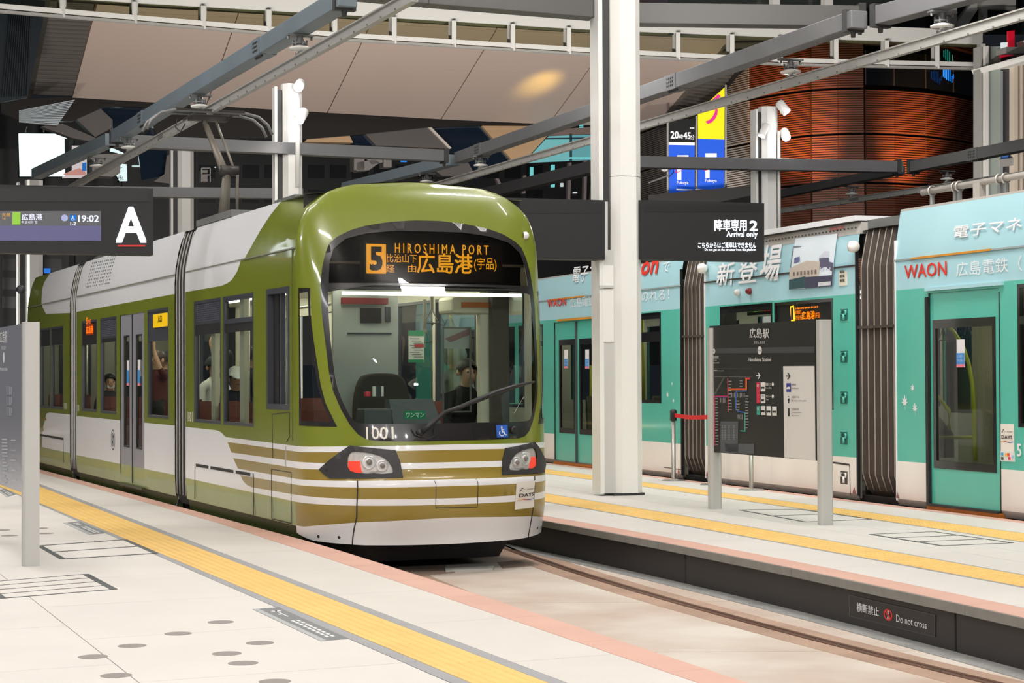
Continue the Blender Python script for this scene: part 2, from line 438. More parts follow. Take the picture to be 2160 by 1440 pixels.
# printed dots that mark where to queue
b_ = [(430, 1284 + 28), (376, 1336), (278.7, 1361.7), (196, 1384.7), (548, 1355.7), (478.3, 1378), (513, 1398.3), (245, 1424.3), (579.7, 1437), (96, 1125), (85, 1114), (20, 1129.5), (5, 1118)]
b_[0] = (465.7, 1311.7)
mk = mat('marker_grey', (140, 132, 128), .6)
for (x, y) in b_:
    p = G(x, y); mb = MB(); n = 24; R = .075
    V = [(p[0] + R * math.cos(2 * math.pi * i / n), p[1] + R * math.sin(2 * math.pi * i / n), z) for z in (.0, .0015) for i in range(n)]
    mb.add(V, [tuple(range(n, 2 * n))] + [(i, (i + 1) % n, n + (i + 1) % n, n + i) for i in range(n)])
    mb.build('queue_marker', mk, near)
# printed floor notices
mn = mat('notice_grey', (120, 122, 124), .6); mn2 = mat('notice_edge', (176, 178, 180), .6)
def notice(q, parent):
    g = [G(*p) for p in q]; P = lambda u, v, z=.002: (g[0] * (1 - u) + g[1] * u) * (1 - v) + (g[3] * (1 - u) + g[2] * u) * v + np.array([0, 0, z])
    mb = MB(); mb.hexa([P(a, c, 0) for a, c in ((0, 0), (1, 0), (1, 1), (0, 1))], [P(a, c) for a, c in ((0, 0), (1, 0), (1, 1), (0, 1))])
    mb.quad(P(0, 0, .0025), P(.22, 0, .0025), P(.22, 1, .0025), P(0, 1, .0025), 1)
    z = .003
    for (u0, v0, u1, v1) in ((.6, .1, .66, .3), (.45, .1, .8, .13), (.45, .2, .62, .23)): mb.quad(P(u0, v0, z), P(u1, v0, z), P(u1, v1, z), P(u0, v1, z), 2)
    for r in (0, 1):
        for k in range(9):
            v = .42 + k * .058; u = .62 - r * .2; mb.quad(P(u, v, z), P(u + .12, v, z), P(u + .12, v + .04, z), P(u, v + .04, z), 2)
    mb.build('floor_notice', [mn, mn2, M_txt], parent)
notice([(533, 1285), (588, 1281), (735, 1347), (676, 1352)], near)
notice([(133, 1102.7), (168, 1100), (225, 1124), (188, 1127.7)], near)
notice([(-6, 1034), (12, 1030.5), (33, 1043), (14, 1048)], near)
# inlaid access covers
mf = mat('cover_frame', (84, 86, 86), .5, .3)
def cover(q, label, rows, w=.03, w2=.045, parent=None):
    g = [G(*p) for p in q]; c = sum(g) / 4
    o = thing('access_cover', label, 'hatch', (c[0], c[1], 0))
    P = lambda u, v: (g[0] * (1 - u) + g[1] * u) * (1 - v) + (g[3] * (1 - u) + g[2] * u) * v
    mb = MB(); L = lambda a, b_, ww: mb.bar(a + np.array([0, 0, .0015]), b_ + np.array([0, 0, .0015]), ww, .004)
    L(P(0, 0), P(1, 0), w); L(P(0, 1), P(1, 1), w); L(P(0, 0), P(0, 1), w2); L(P(1, 0), P(1, 1), w2)
    mb.build('frame', mf, o, world=True)
    for k in range(1, rows):
        mb = MB(); v = k / rows; mb.bar(P(.02, v) + np.array([0, 0, .0015]), P(.98, v) + np.array([0, 0, .0015]), w * .8, .004); mb.build('divider', mf, o, world=True)
    for k in range(rows):
        mb = MB(); v0, v1 = (k + .06) / rows, (k + .94) / rows
        a = [P(.03, v0), P(.97, v0), P(.97, v1), P(.03, v1)]; mb.hexa([p + np.array([0, 0, -.001]) for p in a], [p + np.array([0, 0, .002]) for p in a]); mb.build('infill_slab', M_slab, o, world=True)
    return o
cover([(83, 1151), (263, 1138), (328, 1167), (133, 1179)], 'two-panel access cover with thick dark frame between yellow strip and left sign post', 2)
cover([(-40, 1229), (180, 1211), (240, 1243), (5, 1262)], 'four-row access cover with thin dark dividers in front of the left sign post', 4, .012, .05)

# island platform
b = MB(); slab_strip(b, shift(I_lip, .05), I_edge, 6, 60, -.42, -.012)
isl = tag(b.build('floor', M_grout), kind='structure')
cI = lambda y, f: y - SK * f(y)
tiles('lip_stone', isl, M_lip, I_lip, shift(I_lip, .1), cI(7, I_lip), cI(50, I_lip), 2.6, -.062, -.002, .003)
tiles('edge_stone', isl, M_salmon, shift(I_lip, .02), _c(I_sal), cI(7, I_lip), cI(50, I_lip), 1.3, -.02, 0, .002)
tiles('paving_slab', isl, M_slab, _c(I_sal), I_yab, cI(7, I_sal), cI(50, I_sal), 2.6, -.02, 0, .003)
tiles('border_strip', isl, M_grey, I_yab, shift(I_yab, .035), cI(7, I_sal), cI(50, I_sal), 2.6, -.02, .0005, .002)
tiles('tactile_tile', isl, M_yel, shift(I_yab, .035), shift(I_yat, -.035), cI(8, I_yab), cI(46, I_yab), .40, -.02, .001, .0015, dots, 30)
tiles('border_strip', isl, M_grey, shift(I_yat, -.035), I_yat, cI(7, I_sal), cI(50, I_sal), 2.6, -.02, .0005, .002)
for k in range(3):
    fa, fb = mix(I_yat, I_ybb, k / 3), mix(I_yat, I_ybb, (k + 1) / 3)
    tiles('paving_slab', isl, M_slab, fa, fb, cI(8, fa), cI(50, fa), 2.6, -.02, 0, .003)
tiles('tactile_tile', isl, M_yel, shift(I_ybb, .03), shift(I_ybt, -.03), cI(9, I_ybb), cI(46, I_ybb), .40, -.02, .001, .0015, dots, 32)
tiles('border_strip', isl, M_grey, I_ybb, shift(I_ybb, .03), cI(8, I_ybb), cI(50, I_ybb), 2.6, -.02, .0005, .002)
tiles('border_strip', isl, M_grey, shift(I_ybt, -.03), I_ybt, cI(8, I_ybb), cI(50, I_ybb), 2.6, -.02, .0005, .002)
tiles('paving_slab', isl, M_slab, I_ybt, I_salb, cI(8, I_ybt), cI(50, I_ybt), 2.6, -.02, 0, .003)
tiles('edge_stone', isl, M_salmon, I_salb, I_edge, cI(8, I_ybt), cI(50, I_ybt), 1.3, -.02, 0, .002)
# black fascia panels below the island edge
fas = isl
yb = [7.0]
yj = float(G(1505, 1190, -.15)[1]); step = 3.9
edges = [yj + step * k for k in range(-2, 9)]
for a, c in zip(edges[:-1], edges[1:]):
    mb = MB(); slab_strip(mb, shift(I_lip, .03), shift(I_lip, .06), a + .012, c - .012, -.31, -.06, 12); mb.build('fascia_panel', M_black, fas)
cover([(1836, 1127), (1970, 1121.5), (2135, 1145), (1986, 1151)], 'access cover with thin pale dividers on the island paving right of the station sign', 3, .012, .03)
cover([(1560, 1075.5), (1683, 1074), (1838, 1095), (1700, 1101)], 'access cover in the paving between the two posts of the station sign', 2, .014, .03)

# track bed and rails
trk = thing('track_bed', None, None, (0, 0, 0), kind='structure')
ZB = -.31
for k in range(14):
    y0, y1 = 4 + 2.6 * k, 4 + 2.6 * (k + 1)
    mb = MB(); slab_strip(mb, shift(L_edge, -.03), shift(I_lip, .06), y0 + .006, y1 - .006, -.5, ZB, 8); mb.build('track_slab', M_conc, trk)
mb = MB(); slab_strip(mb, shift(L_edge, -.1), shift(I_lip, .1), 4, 60, -.6, ZB - .01, 40); mb.build('track_base', M_conc2, trk)
R_r = line_fit([(1033, 1140), (1117, 1183), (1253, 1230), (1440, 1272), (1481.7, 1281.7), (1680, 1336.7), (1896.7, 1393), (2047, 1440)], ZB, deg=2)
for nm, off in (('rail', 0.0), ('rail', -1.44 * 1.07)):
    f = shift(R_r, off)
    o = thing(nm, 'brown embedded rail running beside the black island wall' if off == 0 else 'brown embedded rail running along the near platform edge', 'rail', (0, 0, 0))
    mb = MB(); slab_strip(mb, shift(f, -.02), shift(f, .035), 5, 50, ZB - .02, ZB + .006, 50); mb.build('rail_head', M_rail, o)
    mb = MB(); slab_strip(mb, shift(f, .055), shift(f, .095), 5, 50, ZB - .02, ZB + .004, 50); mb.build('guard_lip', M_rail, o)
    mb = MB(); slab_strip(mb, shift(f, .035), shift(f, .055), 5, 50, ZB - .05, ZB + .001, 50); mb.build('flangeway', mat('flangeway_dark', (60, 44, 36), .8), o)
    mb = MB(); slab_strip(mb, shift(f, -.20), shift(f, -.02), 5, 50, ZB - .02, ZB + .002, 50); mb.build('rust_margin', mat('rust_margin', (182, 152, 132), .8, noise=(2.2, .3)), o)
    mb = MB(); slab_strip(mb, shift(f, .095), shift(f, .24), 5, 50, ZB - .02, ZB + .0015, 50); mb.build('rust_margin', mat('rust_margin', (182, 152, 132), .8, noise=(2.2, .3)), o)
q = [G(*p, ZB) for p in ((938, 1200), (1044, 1195), (1040, 1203), (940, 1207))]; mb = MB().hexa([p + np.array([0, 0, -.01]) for p in q], [p + np.array([0, 0, .02]) for p in q]); mb.build('track_plate', mat('plate_grey', (170, 168, 162), .6), trk)
for pts in (((700, 1200), (935, 1190), (960, 1208), (790, 1224)), ((1050, 1186), (1110, 1180), (1140, 1192), (1060, 1199))):
    q = [G(*p, ZB) for p in pts]; MB().hexa([p + np.array([0, 0, -.01]) for p in q], [p + np.array([0, 0, .004]) for p in q]).build('repair_patch', mat('patch_brown', (146, 126, 112), .85, noise=(3., .25)), trk)
mb = MB(); slab_strip(mb, shift(I_lip, -.16), shift(I_lip, .05), 6, 50, ZB - .02, ZB + .004, 50); mb.build('drain_strip', mat('drain_grey', (150, 150, 148), .7, noise=(7., .3)), trk)
cei = tag(MB().box((0, 14, 10.6), (44, 46, .2)).build('fill_roof', mat('fill_roof_underside', (226, 222, 216), .6)), kind='structure')  # unseen roof added for reflections and soft fill
g = tag(MB().box((0, 40, -.75), (160, 150, .2)).build('ground', M_dark), kind='structure')
# no-crossing notice on the fascia
q = [(1792, 1254), (1974, 1297), (1974, 1343), (1793, 1299)]
def on_fascia(px, py):
    lo, hi = 5.0, 30.0
    for _ in range(50):
        m_ = (lo + hi) / 2; p = atdepth(px, py, 1.0) - CAM; k = m_ / p[1]; x = p[0] * k
        if x > I_lip(m_) + .03: hi = m_
        else: lo = m_
    k = lo / (atdepth(px, py, 1.0) - CAM)[1]; return CAM + (atdepth(px, py, 1.0) - CAM) * k
g4 = [on_fascia(*p) for p in q]; nrm = np.array([-.94, -.34, 0]) * .004
P = lambda u, v: (g4[3] * (1 - u) + g4[2] * u) * (1 - v) + (g4[0] * (1 - u) + g4[1] * u) * v
c = P(.5, 0)
sg = thing('crossing_notice', 'white outlined no-crossing notice on the black island wall', 'sign', (c[0], c[1], c[2]))
mb = MB()
mb.hexa([P(0, 0), P(1, 0), P(1, 0) + nrm, P(0, 0) + nrm], [P(0, 1), P(1, 1), P(1, 1) + nrm, P(0, 1) + nrm]); mb.build('plate', M_black, sg, world=True)
T = lambda u, v: P(u, v) + nrm * 1.5
mb = MB()
for (u0, v0, u1, v1) in ((0, 0, 1, .012), (0, .988, 1, 1), (0, 0, .004, 1), (.996, 0, 1, 1)): mb.quad(T(u0, v0), T(u1, v0), T(u1, v1), T(u0, v1))
mb.build('outline', mat('line_grey', (120, 118, 116), .6), sg, world=True)
mb = MB(); mb.text('横断禁止', lambda a, b_: T(a, b_), .27, .42, x0=.1, y0=.32, bold=.01); mb.text('Do not cross', lambda a, b_: T(a, b_), .34, .34, x0=.57, y0=.27)
mb.build('lettering', M_txt, sg, world=True)
mb = MB()
def circ(mb, cu, cv, ru, rv, r2, mi=0, n=20, T=T):
    V = [T(cu + ru * k * math.cos(2 * math.pi * i / n), cv + rv * k * math.sin(2 * math.pi * i / n)) for k in (1, r2) for i in range(n)]
    mb.add(V, [(i, (i + 1) % n, n + (i + 1) % n, n + i) for i in range(n)], mi)
circ(mb, .475, .5, .052, .27, .72)
mb.quad(T(.437, .62), T(.448, .7), T(.513, .38), T(.502, .3)); mb.build('prohibition_ring', mat('sign_red', (206, 40, 40), .5), sg, world=True)
mb = MB(); T3 = lambda u, v: P(u, v) + nrm * 1.3
circ(mb, .475, .66, .008, .05, .0, T=T3); mb.quad(T3(.468, .45), T3(.483, .45), T3(.483, .6), T3(.468, .6)); mb.quad(T3(.46, .3), T3(.467, .3), T3(.478, .46), T3(.47, .46)); mb.quad(T3(.483, .3), T3(.49, .3), T3(.483, .46), T3(.474, .46))
mb.build('walking_figure', M_txt, sg, world=True)
# ================================================================== GREEN TRAM
GREEN = mat('tram_green', (122, 133, 38), .30, coat=.6, noise=(.6, .06))
WHITE = mat('tram_white', (240, 240, 242), .3, coat=.5, noise=(.7, .03))
TAN = mat('tram_tan', (150, 128, 52), .34, coat=.4, noise=(.8, .08))
PALE = mat('tram_green_sheen', (148, 162, 98), .35, coat=.4, noise=(1.2, .16))  # lower panels: platform reflection put into a paler green
DGREEN = mat('tram_green_shaded', (62, 74, 26), .5)  # underside green, its shade put into the darker colour
FRAMEM = mat('window_frame', (62, 65, 72), .4)
RUB = mat('rubber_black', (30, 29, 30), .5)
GLOSSBLK = mat('gloss_black', (36, 34, 35), .28, coat=.25)
CREAM = mat('interior_cream', (222, 219, 198), .5)
GLASS = glass('window_glass', (225, 235, 230), 1.5)
WGLASS = glass('windshield_glass', (222, 232, 226), 1.45, 0, .8)
TINT = glass('tinted_glass', (150, 146, 140), 1.45, 0, .7)
DOORG = mat('door_grey', (160, 160, 168), .35, .3)
LEDP = mat('led_panel', (44, 40, 38), .4)
LEDM = glow('led_amber', (255, 178, 36), 2.8)
TUBE = glow('lamp_tube', (255, 250, 236), 8.0)
SEATM = mat('seat_maroon', (112, 58, 50), .7, noise=(9., .25))
POLEM = mat('pole_yellow', (214, 196, 30), .35)
STEELM = M_steel

tram = thing('tram', 'green and white articulated tram with headlights standing at the near platform', 'tram', FT.M)
HW = 1.165
def tb(tab):
    a = np.array(tab); return lambda z: float(np.interp(z, a[:, 0], a[:, 1]))
BODY_IN = tb([(0, .03), (.15, 0), (2.55, 0), (2.62, .012), (2.8, .045), (3.0, .10), (3.04, .13)])
NOSE_N = tb([(-.2, .68), (0, .74), (.2, .86), (.45, .905), (.51, .905), (.535, .88), (.9, .84), (1.2, .79), (1.6, .69), (2.0, .56), (2.4, .42), (2.7, .30), (2.9, .21), (3.0, .16), (3.1, .09), (3.17, 0.0)])
NOSE_W = tb([(-.2, 1.13), (0.05, 1.155), (.3, 1.165), (2.4, 1.165), (2.6, 1.157), (2.8, 1.115), (2.9, 1.06), (3.0, .955), (3.08, .82), (3.13, .63), (3.16, .34), (3.17, 0.05)])
E1, E2 = 2.5, 2.1
def nose_pt(psi, z):
    sn = math.sin(psi); v = math.copysign(abs(sn) ** (2 / E1), sn)
    return np.array([NOSE_N(z) * max(math.cos(psi), 0) ** (2 / E2), HW + NOSE_W(z) * v, z])
def nose_map(off=0.0):
    def f(psi, z):
        p = nose_pt(psi, z)
        if off:
            e = .02; a = nose_pt(min(psi + e, 1.57), z) - nose_pt(max(psi - e, -1.57), z); b = nose_pt(psi, z + e) - nose_pt(psi, z - e)
            n = np.cross(a, b); n /= (np.linalg.norm(n) + 1e-9); p = p + n * off
        return p
    return f
def mirror(L): return L + [(-a, b) for a, b in reversed(L)]
WSO = mirror([(-.057, 2.802), (-.249, 2.78), (-.457, 2.742), (-.612, 2.698), (-.756, 2.637), (-.849, 2.578), (-.908, 2.484), (-.964, 2.343), (-.995, 2.205), (-1.002, 2.029), (-.991, 1.856), (-.968, 1.626), (-.951, 1.453), (-.913, 1.283), (-.835, 1.125), (-.747, .988), (-.675, .91), (-.606, .87), (-.514, .853), (-.305, .849), (-.121, .848)])
WSI = mirror([(-.899, 2.204), (-.914, 1.97), (-.911, 1.742), (-.893, 1.478), (-.867, 1.317), (-.805, 1.17), (-.722, 1.028), (-.65, 1.0), (-.202, 1.0)])
WSI = smooth_poly(WSI, 1)
UPPER = mirror([(-.2, 2.70), (-.45, 2.67), (-.66, 2.62), (-.80, 2.53), (-.86, 2.40), (-.885, 2.225)])
SW = [(-1.42, 2.19), (-1.162, 2.187), (-1.167, 1.881), (-1.124, 1.628), (-1.064, 1.33), (-1.011, 1.178), (-.882, .974), (-1.45, .979)]
SI = [(-1.385, 2.144), (-1.2, 2.149), (-1.209, 1.84), (-1.164, 1.591), (-1.102, 1.322), (-1.046, 1.178), (-.942, 1.019), (-1.402, 1.022)]
def mir(L): return [(-a, b) for a, b in L]
def band(l0, l1, c0, c1): return [(-1.7, l1), (-1.37, l1), (-.7, (l1 + 2 * c1) / 3), (0, c1), (.7, (l1 + 2 * c1) / 3), (1.37, l1), (1.7, l1), (1.7, l0), (1.37, l0), (.7, (l0 + 2 * c0) / 3), (0, c0), (-.7, (l0 + 2 * c0) / 3), (-1.37, l0), (-1.7, l0)]
nose_regions = [(band(.748, .797, .770, .815), 1), (band(.660, .748, .664, .770), 2), (band(.602, .660, .613, .664), 1), (band(.508, .602, .517, .613), 2),
                (band(.456, .508, .458, .517), 1), (band(.367, .456, .352, .458), 2), (band(.305, .367, .298, .352), 1), (band(.096, .305, .183, .298), 2), (band(-.3, .096, -.3, .183), 1)]
nose_outer = [(-1.5705, 3.168), (-1.5705, .03), (-1.2, -.02), (-.6, -.048), (0, -.056), (.6, -.048), (1.2, -.02), (1.5705, .03), (1.5705, 3.168)]
mb = patch(nose_outer, nose_map(), [WSO, SW, mir(SW)], nose_regions, .075, lines=[[(-1.5, .52), (1.5, .52)], [(-1.57, 2.9), (1.57, 2.9)], [(-1.57, 3.05), (1.57, 3.05)], [(-1.57, 3.12), (1.57, 3.12)]])
ns = mb.build('nose_shell', [GREEN, WHITE, TAN, PALE], tram)
# windshield: black border, tinted upper field, clear lower field
wf = patch(WSO, nose_map(.003), [WSI, UPPER], (), .07).build('windshield_border', GLOSSBLK, tram)
patch(WSI, nose_map(-.004), step=.1).build('windshield_pane', WGLASS, tram)
patch(UPPER, nose_map(-.004), step=.1).build('display_cover_glass', TINT, tram)
for poly, inn in ((SW, SI), (mir(SW), mir(SI))):
    o = patch(poly, nose_map(.004), [inn], (), .06).build('corner_window', GLOSSBLK, tram)
    patch(inn, nose_map(-.004), step=.1).build('pane', GLASS, o)
# headlights
HLO = [(-1.108, .604), (-.985, .681), (-.754, .816), (-.363, .773), (-.331, .671), (-.316, .534), (-.976, .529)]
LMP = smooth_poly([(-.786, .694), (-.756, .757), (-.68, .765), (-.518, .74), (-.433, .694), (-.384, .605), (-.402, .571), (-.687, .577), (-.775, .605)], 1)
BLKPL = mat('black_plastic', (50, 48, 50), .5)
SILV = mat('reflector', (244, 242, 240), .2, .5)
REDL = mat('lamp_red', (255, 84, 66), .25, emit=.55, ecol=(255, 80, 60))
CLEAR = glass('lens_clear', (245, 245, 245), 1.35, 0, .8)
for sg_ in (1, -1):
    fl = (lambda L: L) if sg_ == 1 else mir
    h = patch(fl(HLO), nose_map(.016), [fl(LMP)], (), .06).build('headlight', BLKPL, tram)
    mb = MB(); n0, n1 = nose_map(0), nose_map(.016); L = dens(fl(HLO), .06)
    V = [n0(*p) for p in L] + [n1(*p) for p in L]; n = len(L); mb.add(V, [(i, (i + 1) % n, n + (i + 1) % n, n + i) for i in range(n)])
    mb.build('housing_rim', BLKPL, h)
    patch(fl(LMP), nose_map(.002), step=.06).build('reflector_bowl', mat('lamp_chrome', (250, 248, 246), .4, .0, noise=(30., .25)), h)
    nm = nose_map(.004); nmo = nose_map(.5)
    for (ps, zz, R, what) in ((-.585, .672, .058, 'projector'), (-.475, .642, .05, 'main_bulb')):
        p = nm(ps * sg_, zz); d = nmo(ps * sg_, zz) - p; d /= np.linalg.norm(d); d = d * .5 + np.array([.5, 0, 0]); d /= np.linalg.norm(d)
        mb = MB().lathe([(R, .0), (R * 1.04, .012), (R * .92, .016), (R * .62, .002), (R * .55, .006), (R * .50, .018), (0.001, .022)], 20, p, d); mb.build(what, [SILV], h)
        mb = MB().lathe([(R * .44, .019), (R * .36, .027), (.001, .031)], 16, p, d); mb.build('bulb_lens', mat('lens_grey', (120, 116, 112), .1), h)
    red = [(-.782, .605), (-.775, .682), (-.665, .682), (-.65, .585), (-.70, .578)]
    patch(fl(red), nose_map(.006), step=.06).build('marker_lamp', REDL, h)
    patch(fl(LMP), nose_map(.014), step=.08).build('lens_cover', CLEAR, h)
    for zz in (.60, .655):
        p = nose_map(.017)(-1.01 * sg_, zz); d = nose_map(.1)(-1.01 * sg_, zz) - p; MB().lathe([(.009, 0), (.009, .004), (.001, .005)], 10, p, d).build('bolt', RUB, h)
# seams of the bumper segments and the access cover
SEAM = mat('seam_dark', (52, 48, 44), .7)
def nose_line(name, pts, r=.004, m=SEAM, off=.001):
    f = nose_map(off); MB().tube([f(*p) for p in dens(pts, .05, False)], r, 5, 0).build(name, m, tram)
nose_line('bumper_seam', [(-.70, .517), (-.70, .2), (-.712, .1), (-.718, -.045)], .006)
nose_line('bumper_seam', [(.735, .517), (.728, .2), (.735, .1), (.745, -.04)], .006)
nose_line('access_seam', [(-.107, .514), (-.096, .48), (-.09, .272), (.125, .266), (.119, .484), (.108, .517)], .003)
for ps in (-1.12, -.86, .93, 1.08):
    f = nose_map(.001); p = f(ps, .03 if ps > 0 else .02); d = nose_map(.1)(ps, .03) - p; MB().lathe([(.014, 0), (.012, .002), (.001, .002)], 12, p, d).build('tow_plug', RUB, tram)
# lettering and stickers on the nose
nm = nose_map(.012); nmt = nose_map(.018)
MB().text('1001', lambda a, b: nmt(a, b), .222, .105, x0=-.597, y0=.866, bold=.012).build('fleet_number', mat('letter_ivory', (235, 232, 222), .5), tram)
st = patch(rect(.284, .866, .392, .974), nm, step=.06).build('wheelchair_sticker', mat('sticker_blue', (48, 96, 190), .4), tram)
def wheelchair(mb, P, mi=0):
    """access symbol inside the unit square"""
    def disc(cx, cy, r, r2, a0=0, a1=360, n=18):
        V = []
        for i in range(n + 1):
            a = math.radians(a0 + (a1 - a0) * i / n); V += [P(cx + r * math.cos(a), cy + r * math.sin(a)), P(cx + r2 * math.cos(a), cy + r2 * math.sin(a))]
        mb.add(V, [(2 * i, 2 * i + 2, 2 * i + 3, 2 * i + 1) for i in range(n)], mi)
    disc(.44, .85, .08, 0.001); disc(.42, .32, .27, .20, 130, 380)
    for a, b, c, d in (((.38, .78), (.48, .78), (.50, .40), (.40, .40)), ((.42, .64), (.66, .64), (.66, .57), (.42, .57)), ((.42, .46), (.66, .46), (.66, .38), (.42, .38)), ((.60, .44), (.68, .44), (.82, .14), (.74, .12)), ((.75, .18), (.90, .22), (.91, .15), (.76, .11))):
        mb.quad(P(*a), P(*b), P(*c), P(*d), mi)
n2 = nose_map(.016)
mb = MB(); wheelchair(mb, lambda a, b: n2(.289 + a * .098, .871 + b * .098)); mb.build('symbol', M_txt, st)
for a, b, c, d in ((.104, .864, .229, .869), (.104, .968, .229, .972), (.104, .864, .109, .972), (.225, .864, .229, .972)):
    patch(rect(a, b, c, d), nm, step=.1).build('socket_outline', mat('line_black', (14, 14, 14), .5), tram)
f = nose_map(.006); p = f(.45, .93); MB().lathe([(.03, 0), (.034, .02), (.022, .03), (.001, .03)], 12, p, (1, .3, 0)).build('sensor', RUB, tram)
def days_sticker(parent, P, name='day_ticket_sticker'):
    """ticket sticker with lettering, P maps the unit square"""
    mb = MB(); N = 5
    for i in range(N): mb.quad(P(i / N, 0, 0), P((i + 1) / N, 0, 0), P((i + 1) / N, 1, 0), P(i / N, 1, 0))
    s = mb.build(name, mat('sticker_cream', (238, 232, 222), .5), parent)
    mb = MB(); mb.text('MOBIRY', lambda a, b: P(a, b, 1), .42, .055, x0=.5, y0=.685); mb.text('DAYS', lambda a, b: P(a, b, 1), .76, .13, x0=.13, y0=.45, bold=.02)
    mb.build('lettering', mat('letter_dark', (50, 44, 42), .6), s)
    mb = MB()
    for k, (x, y, r) in enumerate(((.18, .70, .04), (.26, .78, .05), (.36, .72, .04), (.31, .66, .03))):
        V = []
        for i in range(12):
            a = 2 * math.pi * i / 12; V += [P(x + r * math.cos(a), y + r * .5 * math.sin(a), 1), P(x + r * .6 * math.cos(a), y + r * .3 * math.sin(a), 1)]
        mb.add(V, [(2 * i, (2 * i + 2) % 24, (2 * i + 3) % 24, 2 * i + 1) for i in range(12)])
    mb.quad(P(.12, .66, 1), P(.15, .66, 1), P(.3, .8, 1), P(.27, .8, 1)); mb.build('emblem', mat('letter_dark', (50, 44, 42), .6), s)
    for (a, b_, y0, y1, c) in ((.06, .3, .33, .35, (232, 186, 120)), (.3, .52, .35, .32, (206, 50, 60)), (.52, .74, .32, .31, (60, 60, 90)), (.74, .95, .31, .34, (90, 120, 190))):
        MB().quad(P(a, y0, 1), P(b_, y1, 1), P(b_, y1 + .03, 1), P(a, y0 + .03, 1)).build('ribbon', mat('ribbon_%d' % c[0], c, .5), s)
    return s
nd = [nose_map(.007), nose_map(.014)]
days_sticker(tram, lambda a, b, k: nd[k](.458 + a * .276, .228 + b * .24 + a * .007))
f = nose_map(.0); p = f(.98, 2.70); MB().lathe([(.035, -.01), (.035, .02), (.02, .04), (.001, .042)], 10, p, (.3, .95, 0)).build('corner_camera', WHITE, tram)  # small pale camera knob, unlit
# wiper
f = nose_map(.035); g_ = nose_map(.02)
wp = MB().tube([g_(-.17, .93), f(-.118, .98), f(-.03, 1.09), f(.14, 1.185)], [.026, .022, .018, .015], 8).build('wiper', RUB, tram)
MB().tube([f(-.04, 1.075), f(.10, 1.172), f(.284, 1.25), f(.5, 1.31), f(.77, 1.349)], [.012, .022, .026, .02, .010], 6).build('blade', RUB, wp)
MB().lathe([(.035, 0), (.035, .02), (.02, .035), (.001, .036)], 14, nose_map(0)(-.183, .922), (1, 0, .2)).build('pivot', RUB, wp)
MB().tube([g_(-.24, .95), f(-.22, .90), f(-.13, .862), f(-.09, .89), f(-.10, .95)], .006, 6).build('hose', RUB, wp)
# destination display behind the tinted glass
A_ = .2
def D(px, py): u, z = FT.front(px, py, A_); return (u, z)
def dpt(u, z, d=0): return (A_ + d, u, z)
u0, z1 = D(768, 505); u1, z0 = D(1060, 596)
dd = MB().box((A_ - .06, (u0 + u1) / 2, (z0 + z1) / 2), (.11, u1 - u0, z1 - z0)).build('destination_display', LEDP, tram)
def dtext(mb, t, x0, y0, x1, y1, mi=0, bold=.02, d=.004):
    a = D(x0, y1); b = D(x1, y0); mb.text(t, lambda u, z: dpt(u, z, d), b[0] - a[0], b[1] - a[1], mi, bold, a[0], a[1])
mb = MB()
a, b = D(772.8, 576.4), D(813.9, 514.7); mb.quad(dpt(a[0], a[1], .002), dpt(b[0], a[1], .002), dpt(b[0], b[1], .002), dpt(a[0], b[1], .002)); mb.build('route_block', LEDM, dd)
mb = MB(); dtext(mb, '5', 782, 523, 804, 568, 0, .05); mb.build('route_number', LEDP, dd)
mb = MB(); dtext(mb, 'H I R O S H I M A   P O R T', 833, 517.5, 1030, 533, bold=.006); dtext(mb, '比治山下', 815.3, 536.5, 879, 553, bold=.0); dtext(mb, '経', 814, 558, 832, 574, bold=.0); dtext(mb, '由', 860, 558, 877.5, 573.6, bold=.0)
dtext(mb, '広島港', 880, 536, 995.8, 575, bold=.015); dtext(mb, '(宇品)', 1000, 544, 1047, 571.7, bold=.0)
mb.build('lettering', LEDM, dd)
MB().box((-.1, HW, 2.62), (.02, 2.1, .86)).build('display_bulkhead', RUB, tram)
MB().box((.05, HW, 2.205), (.3, 2.0, .012)).build('display_shelf', RUB, tram)
a, b = FT.front(722, 617, .16), FT.front(1099, 621, .16)
MB().box((.16, (a[0] + b[0]) / 2, a[1] - .004), (.02, b[0] - a[0], .03)).build('cab_light_tube', TUBE, tram)

